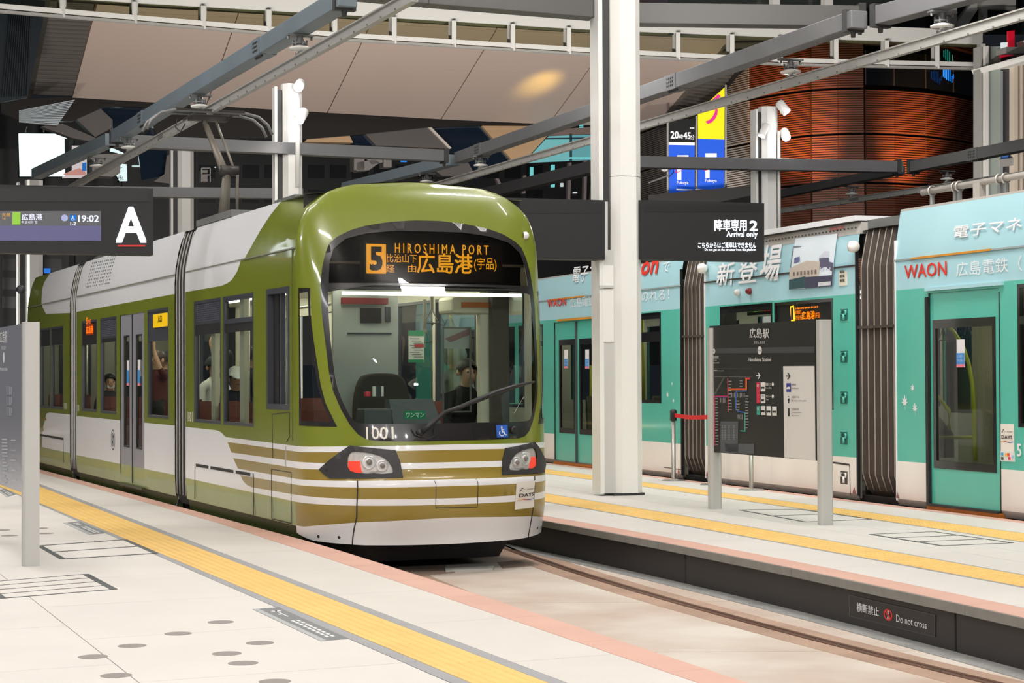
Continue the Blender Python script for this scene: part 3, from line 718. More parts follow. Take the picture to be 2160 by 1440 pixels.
# ---- body sections
SS = FT.sx
secs = dict(A=(SS(391.5), 0.0), B=(SS(161.5), SS(368.5)), C=(SS(58), SS(147.5)))
def SP(pts): return [FT.side(*p) for p in pts]
def R_(x0, x1, z0, z1, ): return rect(SS(x0), z0, SS(x1), z1)
winA = [R_(409.5, 466.3, .932, 2.215), R_(471, 535, .932, 2.215)]; cabA = R_(562.5, 611, 1.11, 2.22)
winB = [R_(172.5, 204.5, .95, 2.19), R_(212, 246, .945, 2.19), R_(311.5, 355.5, .94, 2.20)]; doorB = R_(253.7, 304.2, .10, 2.19)
winC = [R_(85, 106, .95, 2.17), R_(107.5, 133.5, .95, 2.17)]
sA, sB, sC = secs['A'], secs['B'], secs['C']
regA = [([(sA[0] - .1, 2.55)] + [(FT.side(515, 543)[0], 2.55), (FT.side(563, 430)[0] + .02, 3.04), (FT.side(563, 430)[0] + .05, 3.2), (sA[0] - .1, 3.2)], 1),
        ([(sA[0] - .1, 2.335)] + SP([(467, 602.7), (480, 597), (489, 590), (500, 573), (508, 550)]) + [(FT.side(510, 544)[0], 2.55), (sA[0] - .1, 2.55)], 1),
        ([(sA[0] - .1, .315), (sA[0] - .1, .87)] + SP([(455, 907), (462, 909), (468, 913), (473, 919), (477, 921.7)]) + [(.1, .797), (.1, .305)], 1),
        (SP([(480, 933), (492, 965.5)]) + [(.1, .660), (.1, .748)], 2) if False else (SP([(480, 932), (488, 954)]) + [(.1, .660), (.1, .748)], 2),
        (SP([(491.7, 966), (502, 988)]) + [(.1, .508), (.1, .602)], 2),
        (SP([(507, 1001.7), (512, 1013), (520, 1022), (530, 1027)]) + [(.1, .367), (.1, .456)], 2),
        ([(sA[0] - .1, 0), (sA[0] - .1, .318), (.1, .303), (.1, 0)], 3)]
regB = [(rect(sB[0] - .1, 2.335, sB[1] + .1, 3.2), 1), (rect(sB[0] - .1, .32, sB[1] + .1, .872), 1), (rect(sB[0] - .1, 0, sB[1] + .1, .325), 3)]
regC = [(SP([(88, 577), (83, 597), (83, 612), (87, 640), (90, 648), (97, 661.7)]) + [(sC[1] + .1, 2.335), (sC[1] + .1, 3.2), (FT.side(88, 577)[0], 3.2)], 1),
        (SP([(98, 872), (90, 905)]) + [(FT.side(88, 925)[0], .34), (sC[1] + .1, .33), (sC[1] + .1, .885), (FT.side(104, 866)[0], .885)], 1),
        (rect(sC[0] - .1, 0, sC[1] + .1, .335), 3)]
def body_in(s, z):
    k = min(1, max(0, (s + .8) / .8)); return BODY_IN(z) * (1 - k) + (HW - NOSE_W(z)) * k
for key, holes, reg in (('A', winA + [cabA], regA), ('B', winB + [doorB], regB), ('C', winC, regC)):
    s0, s1 = secs[key]; out = rect(s0, .09, s1, 3.04)
    b_ = patch(out, lambda s, z: (s, body_in(s, z), z), holes, reg, .30, lines=[[(s0, 2.62), (s1, 2.62)], [(s0, 2.8), (s1, 2.8)], [(s0, 2.92), (s1, 2.92)]]).build('side_shell', [GREEN, WHITE, TAN, PALE], tram)
    patch(out, lambda s, z: (s, 2 * HW - body_in(s, z), z), holes, reg, .35).build('far_side_shell', [GREEN, WHITE, TAN, PALE], tram)
    s1i = s1 - (.5 if key == 'A' else 0)
    for u in (.045, 2 * HW - .045):
        patch(rect(s0, .05, s1 if key != 'A' else 0, 2.42), lambda s, z: (s, u, z), holes, (), .6).build('interior_lining', CREAM, tram)
    mb = MB(); N = 7
    for i in range(N):
        a0, a1 = i / N, (i + 1) / N; f = lambda a: .13 + a * (2 * HW - .26); h = lambda a: 3.04 + .05 * math.sin(math.pi * a)
        mb.quad((s0, f(a0), h(a0)), (s1, f(a0), h(a0)), (s1, f(a1), h(a1)), (s0, f(a1), h(a1)))
    mb.build('roof_skin', mat('roof_grey', (150, 152, 150), .5), tram)
    MB().box(((s0 + s1) / 2, HW, 2.43), (s1 - s0, 2.2, .02)).build('ceiling_lining', CREAM, tram)
    MB().box(((s0 + s1) / 2, HW, .03), (s1 - s0 + (.6 if key == 'A' else 0), 2.1, .04)).build('saloon_deck', mat('deck_grey', (110, 106, 100), .7), tram)
    for u in (.75, 1.6): MB().box(((s0 + s1) / 2 - .2, u, 2.405), (s1 - s0 - .9, .07, .02)).build('saloon_light', glow('saloon_glow', (255, 248, 228), 22.0), tram)
    MB().box(((s0 + s1) / 2 - (.3 if key == 'A' else 0), HW, -.13), (s1 - s0 - (.6 if key == 'A' else 0), 2.1, .30)).build('underframe', RUB, tram)
    if key == 'A': MB().hexa([(-.7, .4, -.26), (.35, .55, -.22), (.35, 1.8, -.22), (-.7, 1.9, -.26)], [(-.7, .3, -.02), (.5, .5, -.03), (.5, 1.85, -.03), (-.7, 2.0, -.02)]).build('nose_shade_block', RUB, tram)  # black block added under the nose to stand for its deep shade
    MB().hexa([(s0, .07, -.2), (s1 - .22 * (key == 'A'), .07, -.2), (s1 - .22 * (key == 'A'), .12, -.2), (s0, .12, -.2)], [(s0, .03, .10), (s1 - .03, .03, .10), (s1 - .03, .08, .10), (s0, .08, .10)]).build('side_skirt', DGREEN, tram)
# seams along the cantrail
for key in 'ABC':
    s0, s1 = secs[key]; MB().box(((s0 + s1) / 2, .0, 2.55), (s1 - s0, .012, .012)).build('cantrail_seam', mat('seam_grey', (120, 122, 110), .6), tram)
MB().box((-.08, .0, 1.7), (.012, .008, 1.72)).build('mask_seam', mat('seam_green', (80, 92, 30), .6), tram)

def side_line(x0, y0, x1, y1, w=.012, m=SEAM, name='panel_seam', u=-.001):
    a = FT.side(x0, y0); b = FT.side(x1, y1); MB().bar((a[0], u, a[1]), (b[0], u, b[1]), .006, w).build(name, m, tram)
side_line(411.7, 980, 535, 1001.5, .03, RUB, 'hinge_strip')
for t in (.0, .25, .68, .97):
    a = FT.side(411.7 + 123 * t, 980 + 21.5 * t); MB().box((a[0] + .02, -.006, a[1]), (.05, .012, .035)).build('hinge_clip', WHITE, tram)
side_line(535, 1002, 534.5, 1086); side_line(411.5, 983, 411, 1052, .004)
for q in ((574, 873, 611, 869), (574, 873, 576, 966), (611, 869, 611, 921), (611, 921, 605, 932), (573, 989, 614, 996), (573, 989, 573.5, 1094), (614.2, 996, 614.2, 1104), (573.5, 1094, 614.2, 1104)): side_line(*q, w=.006)
side_line(603, 941, 603.3, 984, .02, mat('rail_chrome', (190, 190, 180), .3, .5), 'grab_rail'); 
side_line(85, 917, 134, 925.5, .03, RUB, 'hinge_strip'); side_line(134, 928, 134, 975, .006)
side_line(53.5, 878, 98, 884, .03, TAN, 'rear_stripe'); side_line(53.5, 900, 92, 906, .05, TAN, 'rear_stripe')
# windows
def window(r, u=0.0, dark=.03, far=False, name='window', top=None):
    P = (lambda a, b, d: (a, d, b)) if not far else (lambda a, b, d: (a, 2 * HW - d, b))
    mb = MB(); ring(mb, r, inset(r, dark), P, -.002, .05); o = mb.build(name, FRAMEM, tram)
    i = inset(r, dark * .6); g = MB(); zt = top or i[2][1]; g.quad(P(i[0][0], i[0][1], .016), P(i[1][0], i[0][1], .016), P(i[1][0], zt, .016), P(i[0][0], zt, .016)); g.build('pane', GLASS, o)
    return o
def sub(o, name, r, z0, z1, d0, d1, m, t=.03):
    s0, s1 = r[0][0] + t, r[1][0] - t; return MB().hexa([(s0, d0, z0), (s1, d0, z0), (s1, d1, z0), (s0, d1, z0)], [(s0, d0, z1), (s1, d0, z1), (s1, d1, z1), (s0, d1, z1)]).build(name, m, o)
def grille(o, r, z0, z1, cols, rows):
    sub(o, 'grille_panel', r, z0, z1, .006, .03, FRAMEM, .0)
    mb = MB(); s0, s1 = r[0][0] + .06, r[1][0] - .06; cw = (s1 - s0) / cols; rh = (z1 - z0 - .05) / rows
    for i in range(cols):
        for j in range(rows): mb.box((s0 + cw * (i + .5), .0045, z0 + .025 + rh * (j + .5)), (cw * .62, .006, rh * .5))
    k = mb.build('grille_slots', mat('grille_slot', (104, 108, 120), .35, .4), o); k['kind'] = 'stuff'
w = window(winA[0], top=1.86); grille(w, winA[0], 1.965, 2.205, 12, 9); sub(w, 'blind_band', winA[0], 1.855, 1.97, .008, .03, RUB, .01)
w = window(winA[1], top=1.86); sub(w, 'blind_band', winA[1], 1.855, 1.945, .008, .03, RUB, .01)
r = winA[1]; mb = MB(); q = rect(r[0][0], 1.94, r[1][0], 2.215); ring(mb, q, rect(r[0][0] + .06, 1.985, r[1][0] - .06, 2.165), lambda a, b, d: (a, d, b), .0, .03); mb.build('transom_frame', FRAMEM, w)
MB().quad((r[0][0] + .05, .014, 1.98), (r[1][0] - .05, .014, 1.98), (r[1][0] - .05, .014, 2.17), (r[0][0] + .05, .014, 2.17)).build('transom_pane', GLASS, w)
for r in (winA + [cabA]): window(r, far=True)
# cab side window, recessed
mb = MB(); ring(mb, cabA, inset(cabA, .05), lambda a, b, d: (a, d, b), -.003, .09); cw_ = mb.build('cab_window', FRAMEM, tram)
i = inset(cabA, .04); ms = i[0][0] * .52 + i[1][0] * .48
MB().quad((i[0][0], .07, i[0][1]), (i[1][0], .07, i[0][1]), (i[1][0], .07, i[2][1]), (i[0][0], .07, i[2][1])).build('pane', GLASS, cw_)
MB().box((ms, .05, (i[0][1] + i[2][1]) / 2), (.045, .04, i[2][1] - i[0][1])).build('sliding_rail', FRAMEM, cw_)
MB().box((i[0][0] + .09, .06, (i[0][1] + i[2][1]) / 2), (.2, .02, i[2][1] - i[0][1])).build('sliding_sash', RUB, cw_)
w = window(winB[0], top=1.9); sub(w, 'display_box', winB[0], 1.86, 2.18, .004, .05, RUB, .0)
a0, b0 = FT.side(181.5, 707), FT.side(197.5, 682)
mb = MB(); mb.quad((a0[0], .0, a0[1]), (b0[0], .0, a0[1]), (b0[0], .0, b0[1]), (a0[0], .0, b0[1])); mb.build('side_display', mat('led_rust', (90, 34, 10), .5, emit=.5, ecol=(150, 50, 8)), w)
mb = MB(); mb.text('広島港', lambda a, b: (a, -.003, b), (b0[0] - a0[0]) * .9, .1, x0=a0[0] + .03, y0=a0[1] + .02, bold=.02); mb.text('5', lambda a, b: (a, -.003, b), .08, .09, x0=a0[0] + .04, y0=a0[1] + .15, bold=.03); mb.text('PORT', lambda a, b: (a, -.003, b), .22, .06, x0=a0[0] + .16, y0=a0[1] + .15)
mb.build('lettering', glow('led_orange', (255, 110, 24), 1.6), w)
w = window(winB[1], top=1.88); grille(w, winB[1], 1.92, 2.18, 12, 9); sub(w, 'blind_band', winB[1], 1.87, 1.92, .008, .03, RUB, .01)
w = window(winB[2], top=1.84); sub(w, 'dark_header', winB[2], 1.83, 2.19, .008, .03, FRAMEM, .0)
a0, b0 = FT.side(324, 691), FT.side(353.5, 659); mb = MB().box(((a0[0] + b0[0]) / 2, .0, (a0[1] + b0[1]) / 2), (b0[0] - a0[0], .012, b0[1] - a0[1])); ys = mb.build('yellow_sign', mat('sign_yellow', (244, 196, 10), .4, emit=.25), w)
mb = MB().text('入口', lambda a, b: (a, -.008, b), .2, .08, x0=(a0[0] + b0[0]) / 2 - .1, y0=b0[1] - .1, bold=.02); mb.build('lettering', RUB, ys)
for r in winB: window(r, far=True)
for r in winC: window(r); window(r, far=True)
sub(tram, 'rear_header', rect(winC[0][0][0], 0, winC[1][1][0], 1), 1.9, 2.165, .008, .03, mat('header_dark', (52, 56, 52), .3), .0)
# double door of the middle section
sm = SS(278.5)
for k, (a, b, g0, g1) in enumerate(((doorB[0][0], sm - .008, SS(260), SS(272)), (sm + .008, doorB[1][0], SS(285.5), SS(298.5)))):
    out = rect(a, .10, b, 2.185); gl = rect(g0, .545, g1, 1.93)
    d = patch(out, lambda s, z: (s, .008, z), [gl], [(rect(a - 1, 0, b + 1, .325), 1)], .5).build('door', [DOORG, PALE], tram)
    mb = MB(); ring(mb, gl, inset(gl, .02), lambda s, z, t: (s, t, z), .006, .04); mb.build('door_gasket', RUB, d)
    MB().quad((g0, .02, .545), (g1, .02, .545), (g1, .02, 1.93), (g0, .02, 1.93)).build('door_glass', GLASS, d)
    c_ = (g0 + g1) / 2 + (.06 if k == 0 else -.02); e = MB().box((c_, .012, 1.52), (.12, .004, .2)).build('door_notice', mat('notice_white', (232, 228, 232), .5), d)
    MB().box((c_, .0085, 1.42), (.12, .004, .16)).build('blue_field', mat('notice_blue', (60, 140, 210), .5), e)
    MB().box((c_, .0085, 1.325), (.12, .004, .035)).build('pink_field', mat('notice_pink', (230, 130, 150), .5), e)
MB().box((sm, .004, 1.15), (.02, .012, 2.06)).build('door_edge_rubber', RUB, tram)
MB().box(((doorB[0][0] + doorB[1][0]) / 2, -.01, .085), (doorB[1][0] - doorB[0][0], .05, .03)).build('door_sill', mat('sill_dark', (70, 74, 50), .5), tram)
# fleet number and small markings on the side
def stext(t, x0, y0, x1, y1, m, name='side_number', bold=0):
    a, b = FT.side(x0, y1), FT.side(x1, y0); MB().text(t, lambda s, z: (s, -.003, z), b[0] - a[0], b[1] - a[1], 0, bold, a[0], a[1]).build(name, m, tram)
IV = mat('letter_ivory', (235, 232, 222), .5)
stext('1001', 395.5, 868, 406.5, 889, IV); stext('1001', 163, 853, 167.5, 867, IV); stext('1001', 136, 849, 141.5, 863, IV)
# emblem ring on the lower white panel
c_ = FT.side(238.5, 927); mb = MB()
for i in range(24):
    a, b = 2 * math.pi * i / 24, 2 * math.pi * (i + 1) / 24; rr = (.13, .115)
    mb.quad(*[(c_[0] + r_ * math.cos(t), -.003, c_[1] + r_ * math.sin(t)) for r_, t in ((rr[0], a), (rr[0], b), (rr[1], b), (rr[1], a))])
mb.box((c_[0], -.003, c_[1]), (.03, .002, .17)); mb.box((c_[0] + .03, -.003, c_[1] + .04), (.05, .002, .03)); mb.box((c_[0] - .03, -.003, c_[1] - .03), (.05, .002, .03))
mb.build('emblem', mat('emblem_dark', (70, 70, 74), .6), tram)
# vent slots on the roof fairing of the middle section
mb = MB()
for gx in range(4):
    for i in range(3):
        for j in range(9):
            x = 177.5 + gx * 13 + i * 3.6; y = 606 - j * 7.2 - gx * 2.3 - i * .7; s_, z_ = FT.side(x, y)
            if z_ < 3.0: mb.box((s_ + .12, BODY_IN(z_) - .001, z_), (.035, .006, .018), 0, ((1, 0, 0), (0, 1, .2), (0, -.2, 1)))
o = mb.build('vent_slots', mat('vent_dark', (90, 92, 96), .6), tram); o['kind'] = 'stuff'
mb = MB(); c_ = FT.side(193, 543); mb.tube([(c_[0] - .06, .2, 3.02), (c_[0] - .05, .2, 3.12), (c_[0], .2, 3.16), (c_[0] + .05, .2, 3.12), (c_[0] + .06, .2, 3.02)], .016, 6); mb.build('lifting_eye', WHITE, tram)
# bellows
BG = mat('bellows_dark', (50, 49, 48), .6); BL = mat('bellows_seam', (168, 166, 162), .5)
def bellows(parent, s0, s1, HWx, prof, n, name='bellows', dark=BG, light=BL, zlow=.02, u_in=.06, r=.012, world=None):
    """folded gangway between two sections; prof(z) gives the inset of the skin"""
    zs = [zlow, .12, .3, .7, 1.2, 1.7, 2.1, 2.45, 2.6, 2.75, 2.95, 3.02]
    core = MB()
    N = 2 * n
    V = []
    for i in range(N + 1):
        s = s0 + (s1 - s0) * i / N; d = .0 if i % 2 else .05
        for z in zs: V.append((s, prof(z) + d + u_in * .3, z))
    m = len(zs); core.add(V, [(i * m + k, (i + 1) * m + k, (i + 1) * m + k + 1, i * m + k + 1) for i in range(N) for k in range(m - 1)])
    V2 = [(a, 2 * HWx - b, c) for a, b, c in V]; core.add(V2, [(i * m + k + 1, (i + 1) * m + k + 1, (i + 1) * m + k, i * m + k) for i in range(N) for k in range(m - 1)])
    top = [(s0, prof(3.0), 3.02), (s1, prof(3.0), 3.02), (s1, 2 * HWx - prof(3.0), 3.02), (s0, 2 * HWx - prof(3.0), 3.02)]; core.quad(*top)
    o = core.build(name, dark, parent)
    for i in range(n):
        s = s0 + (s1 - s0) * (2 * i + 1) / N
        MB().tube([(s, prof(z) + u_in * .3 - .006, z) for z in zs[1:]], r, 6).build('fold_seam', light, o)
    return o
bellows(tram, sB[1] - .02, sA[0] + .02, HW, BODY_IN, 4, r=.009)
bellows(tram, sC[1] - .02, sB[0] + .02, HW, BODY_IN, 4, r=.009)
for s_ in (sB[1] - .5, sC[1] - .3): MB().tube([(s_ + .55, .03, .05), (s_ + .6, -.01, -.05), (s_ + .75, -.02, -.12), (s_ + .9, .03, -.16)], .014, 6).build('coupling_hose', RUB, tram)
# rear cab
MB().box((sC[0] + .35, HW, 1.25), (.04, 2.2, 2.4)).build('rear_bulkhead', mat('bulkhead_grey', (120, 118, 108), .6), tram)
for u_ in (.7, 1.6): MB().box((sC[0] + .38, u_, 1.55), (.03, .5, .9)).build('bulkhead_pane', GLOSSBLK, tram)
def rear_map(psi, z): p = nose_pt(psi, z); return (sC[0] - p[0], p[1], p[2])
patch(nose_outer, rear_map, [], nose_regions, .2).build('rear_nose_shell', [GREEN, WHITE, TAN, PALE], tram)
mb = MB(); c_ = FT.side(56, 612); mb.lathe([(.07, 0), (.08, .03), (.05, .09), (.001, .1)], 12, (c_[0] - .2, -.04, c_[1] + .02), (.6, -.8, 0)); mb.build('rear_camera', FRAMEM, tram)
# roof fairing behind the nose
mb = MB(); NA, NB = 28, 8; VV = []
def arch(a):
    zz_ = [3.04, 3.08, 3.11, 3.13, 3.145, 3.155, 3.16, 3.165, 3.17]; f = abs(a); z = np.interp(1 - f, np.linspace(0, 1, len(zz_)) ** 2, zz_); return math.copysign(NOSE_W(z), a), z
for j in range(NB + 1):
    t = j / NB
    for i in range(NA + 1):
        a = -1 + 2 * i / NA; v_, z = arch(a); e = abs(v_) / NOSE_W(3.04); zr = 3.04 + .05 * math.cos(math.pi / 2 * e); k = t * t * (3 - 2 * t); VV.append((.004 - .95 * t, HW + v_ * (1 + .16 * k * e), z * (1 - k) + zr * k))
mb.add(VV, [(j * (NA + 1) + i, (j + 1) * (NA + 1) + i, (j + 1) * (NA + 1) + i + 1, j * (NA + 1) + i + 1) for j in range(NB) for i in range(NA)], 0, True); mb.build('roof_fairing', GREEN, tram)
# roof equipment and pantograph
GP = mat('roof_equipment', (120, 122, 120), .5, .2, noise=(4., .15)); PG = mat('pantograph_steel', (112, 106, 96), .5, .4, noise=(6., .2)); PGD = mat('pantograph_dark', (58, 54, 50), .5, .3)
s_ = FT.sx(392, 480, .3)
MB().box((sA[0] + .75, .62, 3.08), (1.5, 1.0, .07)).build('roof_platform', GP, tram)
MB().box((-1.35, .75, 3.1), (.7, .9, .05)).build('roof_hatch', GP, tram)
MB().box((sB[0] + .45, .7, 3.08), (1.0, .9, .06)).build('roof_platform', GP, tram)
pk = (-6.8, HW, 3.97); pb = (-7.15, HW, 3.1); ph = (-7.85, HW, 4.72)
pg = MB().box((-7.3, HW, 3.12), (1.3, 1.0, .08)).build('pantograph_base', GP, tram)
MB().tube([(pb[0], HW, pb[2]), (pk[0], HW - .02, pk[2])], [.085, .05], 10).build('lower_arm', PG, pg)
MB().tube([(pb[0] + .1, HW + .17, pb[2]), (pk[0] + .04, HW + .1, pk[2] - .05)], .02, 6).build('lower_rod', PG, pg)
MB().tube([(pk[0], HW - .06, pk[2]), (ph[0], HW - .05, ph[2])], [.055, .035], 8).build('upper_arm', PG, pg)
MB().tube([(pk[0], HW + .07, pk[2] + .02), (ph[0] + .05, HW + .1, ph[2] - .02)], .018, 6).build('guide_rod', PG, pg)
MB().tube([(pk[0], HW - .1, pk[2]), (pk[0], HW + .12, pk[2])], .065, 10).build('knee_joint', PGD, pg)
hd = MB().box((ph[0], HW, ph[2] + .03), (.12, .5, .07)).build('collector_head', PGD, pg)
for ds in (-.14, .14):
    L_ = [(ph[0] + ds, HW - .82, 4.56), (ph[0] + ds, HW - .76, 4.68), (ph[0] + ds, HW - .64, 4.78), (ph[0] + ds, HW - .46, 4.82), (ph[0] + ds, HW + .46, 4.82), (ph[0] + ds, HW + .64, 4.78), (ph[0] + ds, HW + .76, 4.68), (ph[0] + ds, HW + .82, 4.56)]
    MB().tube(L_, .02, 8).build('horn', M_galv, hd)
    MB().box((ph[0] + ds, HW, 4.835), (.05, .9, .03)).build('contact_strip', PGD, hd)
for k in (-.25, .25): MB().tube([(ph[0] - .3, HW + k, 4.76), (ph[0] + .3, HW + k, 4.76)], .014, 6).build('head_link', PGD, hd)
MB().tube([(ph[0] + .1, HW - .42, 4.72), (ph[0] + .12, HW - .45, 4.6), (ph[0] + .1, HW - .38, 4.55), (ph[0] + .1, HW - .32, 4.66)], .008, 5).build('shunt_cable', RUB, hd)

# ---- interior of the cab and saloon
INTG = mat('partition_grey', (176, 182, 180), .5); DASH = mat('dash_grey', (84, 88, 90), .6); SEATD = mat('driver_seat', (62, 56, 50), .7)
def FX(px, py, a): u, z = FT.front(px, py, a); return (a, u, z)
# partition behind the driver
a_ = -1.25; p0 = FX(727, 642, a_); p1 = FX(830, 702, a_); p2 = FX(833, 640, a_)
pt = MB().box((a_, (p0[1] + p2[1]) / 2 - .05, 1.25), (.04, p2[1] - p0[1] + .15, 2.35)).build('cab_partition', INTG, tram)
q0, q1 = FX(760, 681, a_ + .03), FX(804, 650, a_ + .03); MB().box((a_ + .03, (q0[1] + q1[1]) / 2, (q0[2] + q1[2]) / 2), (.02, q1[1] - q0[1], q1[2] - q0[2])).build('control_panel', RUB, pt)
q0, q1 = FX(813, 679, a_ + .03), FX(823, 647, a_ + .03); MB().box((a_ + .03, (q0[1] + q1[1]) / 2, (q0[2] + q1[2]) / 2), (.02, q1[1] - q0[1], q1[2] - q0[2])).build('fuse_box', FRAMEM, pt)
q0 = FX(733, 703, a_ + .03); q1 = FX(826, 702, a_ + .03); MB().box((a_ + .025, (q0[1] + q1[1]) / 2, q0[2]), (.015, q1[1] - q0[1], .015)).build('partition_rib', FRAMEM, pt)
q0 = FX(720, 634, a_ + .05); q1 = FX(818, 634, a_ + .05); MB().box((a_ + .05, (q0[1] + q1[1]) / 2, q0[2]), (.03, q1[1] - q0[1], .06)).build('red_valance', mat('valance_red', (130, 40, 40), .6), pt)
# driver's seat
c0 = FX(812, 800, -.75)
ds_ = MB().prism(smooth_poly(rect(-.26, -.25, .26, .25), 2), .52, .64, lambda a, b, h: (-.62 + b, c0[1] + a, h)).build('driver_seat', SEATD, tram, bevel=.02)
sp = smooth_poly([(-.27, .55), (-.29, 1.1), (-.24, 1.35), (-.16, 1.44), (.16, 1.44), (.24, 1.35), (.29, 1.1), (.27, .55)], 2)
MB().prism([(a, b - .0) for a, b in sp], 0, .12, lambda a, b, h: (-.9 + h - .06 * (b - 1), c0[1] + a, b)).build('backrest', SEATD, ds_, bevel=.02)
MB().lathe([(.2, .05), (.2, .08), (.06, .1), (.05, .5), (.12, .52)], 14, (-.62, c0[1], 0)).build('pedestal', FRAMEM, ds_)
# desk
dk = MB().hexa([(-.15, .28, .5), (.62, .35, .5), (.62, 2.0, .5), (-.15, 2.0, .5)], [(-.15, .28, .93), (.60, .35, .98), (.60, 2.0, .98), (-.15, 2.0, .93)]).build('driver_desk', DASH, tram, bevel=.02)
q = FX(865, 850, .1); MB().hexa([(.0, q[1] - .22, .93), (.3, q[1] - .22, .93), (.3, q[1] + .24, .93), (.0, q[1] + .24, .93)], [(-.02, q[1] - .2, 1.2), (.1, q[1] - .2, 1.2), (.1, q[1] + .22, 1.2), (-.02, q[1] + .22, 1.2)]).build('instrument_binnacle', mat('binnacle', (84, 90, 94), .5), dk)
q = FX(790, 860, .15); MB().box((.15, q[1], 1.02), (.22, .26, .2)).build('controller_box', DASH, dk, bevel=.01)
q = FX(797, 825, .0); MB().box((.0, q[1], q[2]), (.03, .1, .09)).build('meter', mat('meter_white', (225, 225, 215), .5), dk)
MB().box((.02, q[1], q[2]), (.02, .045, .095)).build('meter_face', FRAMEM, dk)
q = FX(775, 831, .1); MB().lathe([(.03, -.02), (.03, .02), (.001, .025)], 12, q).build('emergency_button', mat('button_red', (190, 40, 60), .4), dk)
q0, q1 = FX(854, 884, .62), FX(899, 866, .62); ow = MB().box((.6, (q0[1] + q1[1]) / 2, (q0[2] + q1[2]) / 2), (.01, q1[1] - q0[1], q1[2] - q0[2])).build('one_man_plate', mat('plate_green', (30, 140, 96), .5), tram)
MB().text('ワンマン', lambda u, z: (.608, u, z), (q1[1] - q0[1]) * .84, (q1[2] - q0[2]) * .55, 0, .02, q0[1] + (q1[1] - q0[1]) * .08, q0[2] + (q1[2] - q0[2]) * .22).build('lettering', M_txt, ow)
# fare machine, maroon shelf
q = FX(1000, 868, -.2); MB().box((-.25, q[1] + .15, .52), (.3, .26, .9)).build('fare_machine', DASH, tram, bevel=.02)
q = FX(1053, 760, -.4); MB().box((-.45, q[1] + .02, 1.35), (.09, .17, 2.0)).build('door_pillar', mat('pillar_brown', (84, 76, 70), .6), tram)
q = FX(1022, 760, -.6); MB().box((-.6, q[1], 1.3), (.08, .12, 2.2)).build('door_post', CREAM, tram)
q = FX(990, 645, -.7); MB().box((-.7, q[1] + .15, q[2]), (.4, .8, .16)).build('header_box', CREAM, tram, bevel=.03)
q = FX(1004, 643, -.5); MB().box((-.49, q[1], q[2]), (.012, .3, .05)).build('header_label', mat('label_orange', (200, 120, 60), .6), tram)
# ticket notices hanging at the cab screen
q0, q1 = FX(862, 764, -1.3), FX(894, 697, -1.3); nt_ = MB().box((-1.3, (q0[1] + q1[1]) / 2, (q0[2] + q1[2]) / 2), (.006, q1[1] - q0[1], q1[2] - q0[2])).build('fare_notice', mat('paper', (236, 236, 228), .6), tram)
for (y0, y1, c, k) in ((697, 708, (40, 150, 100), 1), (758, 764, (40, 150, 100), 1), (726, 732, (200, 60, 60), .6)):
    a, b = FX(862 + (1 - k) * 32, y1, -1.29), FX(894, y0, -1.29); MB().box((-1.295, (a[1] + b[1]) / 2, (a[2] + b[2]) / 2), (.006, b[1] - a[1], b[2] - a[2])).build('notice_band', mat('band_%d' % c[0], c, .5), nt_)
mb = MB()
for k in range(9):
    a = FX(865, 714 + k * 4.8, -1.29); mb.box((-1.296, a[1] + .05 + .02 * (k % 3), a[2]), (.004, .1, .007))
mb.build('small_print', mat('print_grey', (130, 130, 130), .6), nt_)
q0, q1 = FX(933, 870, -1.0), FX(993, 690, -1.0)
sc = MB(); ring(sc, rect(q0[1], q0[2], q1[1], q1[2]), inset(rect(q0[1], q0[2], q1[1], q1[2]), .015), lambda a, b, d: (-1.0 + d, a, b), 0, .015); sf = sc.build('screen_frame', M_galv, tram)
MB().quad((-.99, q0[1], q0[2]), (-.99, q1[1], q0[2]), (-.99, q1[1], q1[2]), (-.99, q0[1], q1[2])).build('screen_pane', GLASS, sf)
a, b, c, d = FX(935, 735, -1.01), FX(992, 692, -1.01), FX(992, 735, -1.01), FX(935, 692, -1.01); pp = MB().quad(a, c, b, d).build('poster_sheet', mat('poster_white', (226, 224, 226), .6), sf)
MB().add([FX(938, 714, -1.005), FX(990, 692.5, -1.005), FX(990, 706, -1.005), FX(950, 722, -1.005)], [(0, 1, 2, 3)]).build('poster_sweep', mat('poster_pink', (198, 150, 156), .6), pp)
# grab poles, straps, seats
def strap(s, u, z=2.12, drop=.38):
    o = MB().box((s, u, z - drop * .32), (.018, .03, drop * .64)).build('strap', mat('belt_grey', (120, 118, 108), .6), tram)
    t = z - drop * .62; MB().tube([(s, u, t), (s, u - .075, t - .14), (s, u + .075, t - .14), (s, u, t)], .011, 6).build('handle', mat('handle_grey', (140, 138, 126), .5), o)
pr = MB(); pr.tube([(-1.6, .85, 2.12), (-4.1, .85, 2.12)], .015, 8); pr.build('strap_rail', STEELM, tram)
pr = MB(); pr.tube([(-1.6, 1.5, 2.12), (-4.1, 1.5, 2.12)], .015, 8); pr.build('strap_rail', STEELM, tram)
for px_, py_, s_ in ((911, 655, -1.7), (896, 695, -1.55), (925, 660, -2.6), (948, 668, -3.4)):
    q = FX(px_, py_, s_); strap(s_, q[1], q[2] + .3, .46)
for s_, u_, m_ in ((-1.45, 1.35, STEELM), (-2.35, .62, STEELM), (-3.6, .55, STEELM), (SS(350), .55, POLEM), (SS(293), .6, POLEM), (SS(222), .6, STEELM), (SS(190), .6, STEELM), (SS(100), .6, STEELM)):
    MB().tube([(s_, u_, .05), (s_, u_, 2.4)], .018, 8).build('grab_pole', m_, tram)
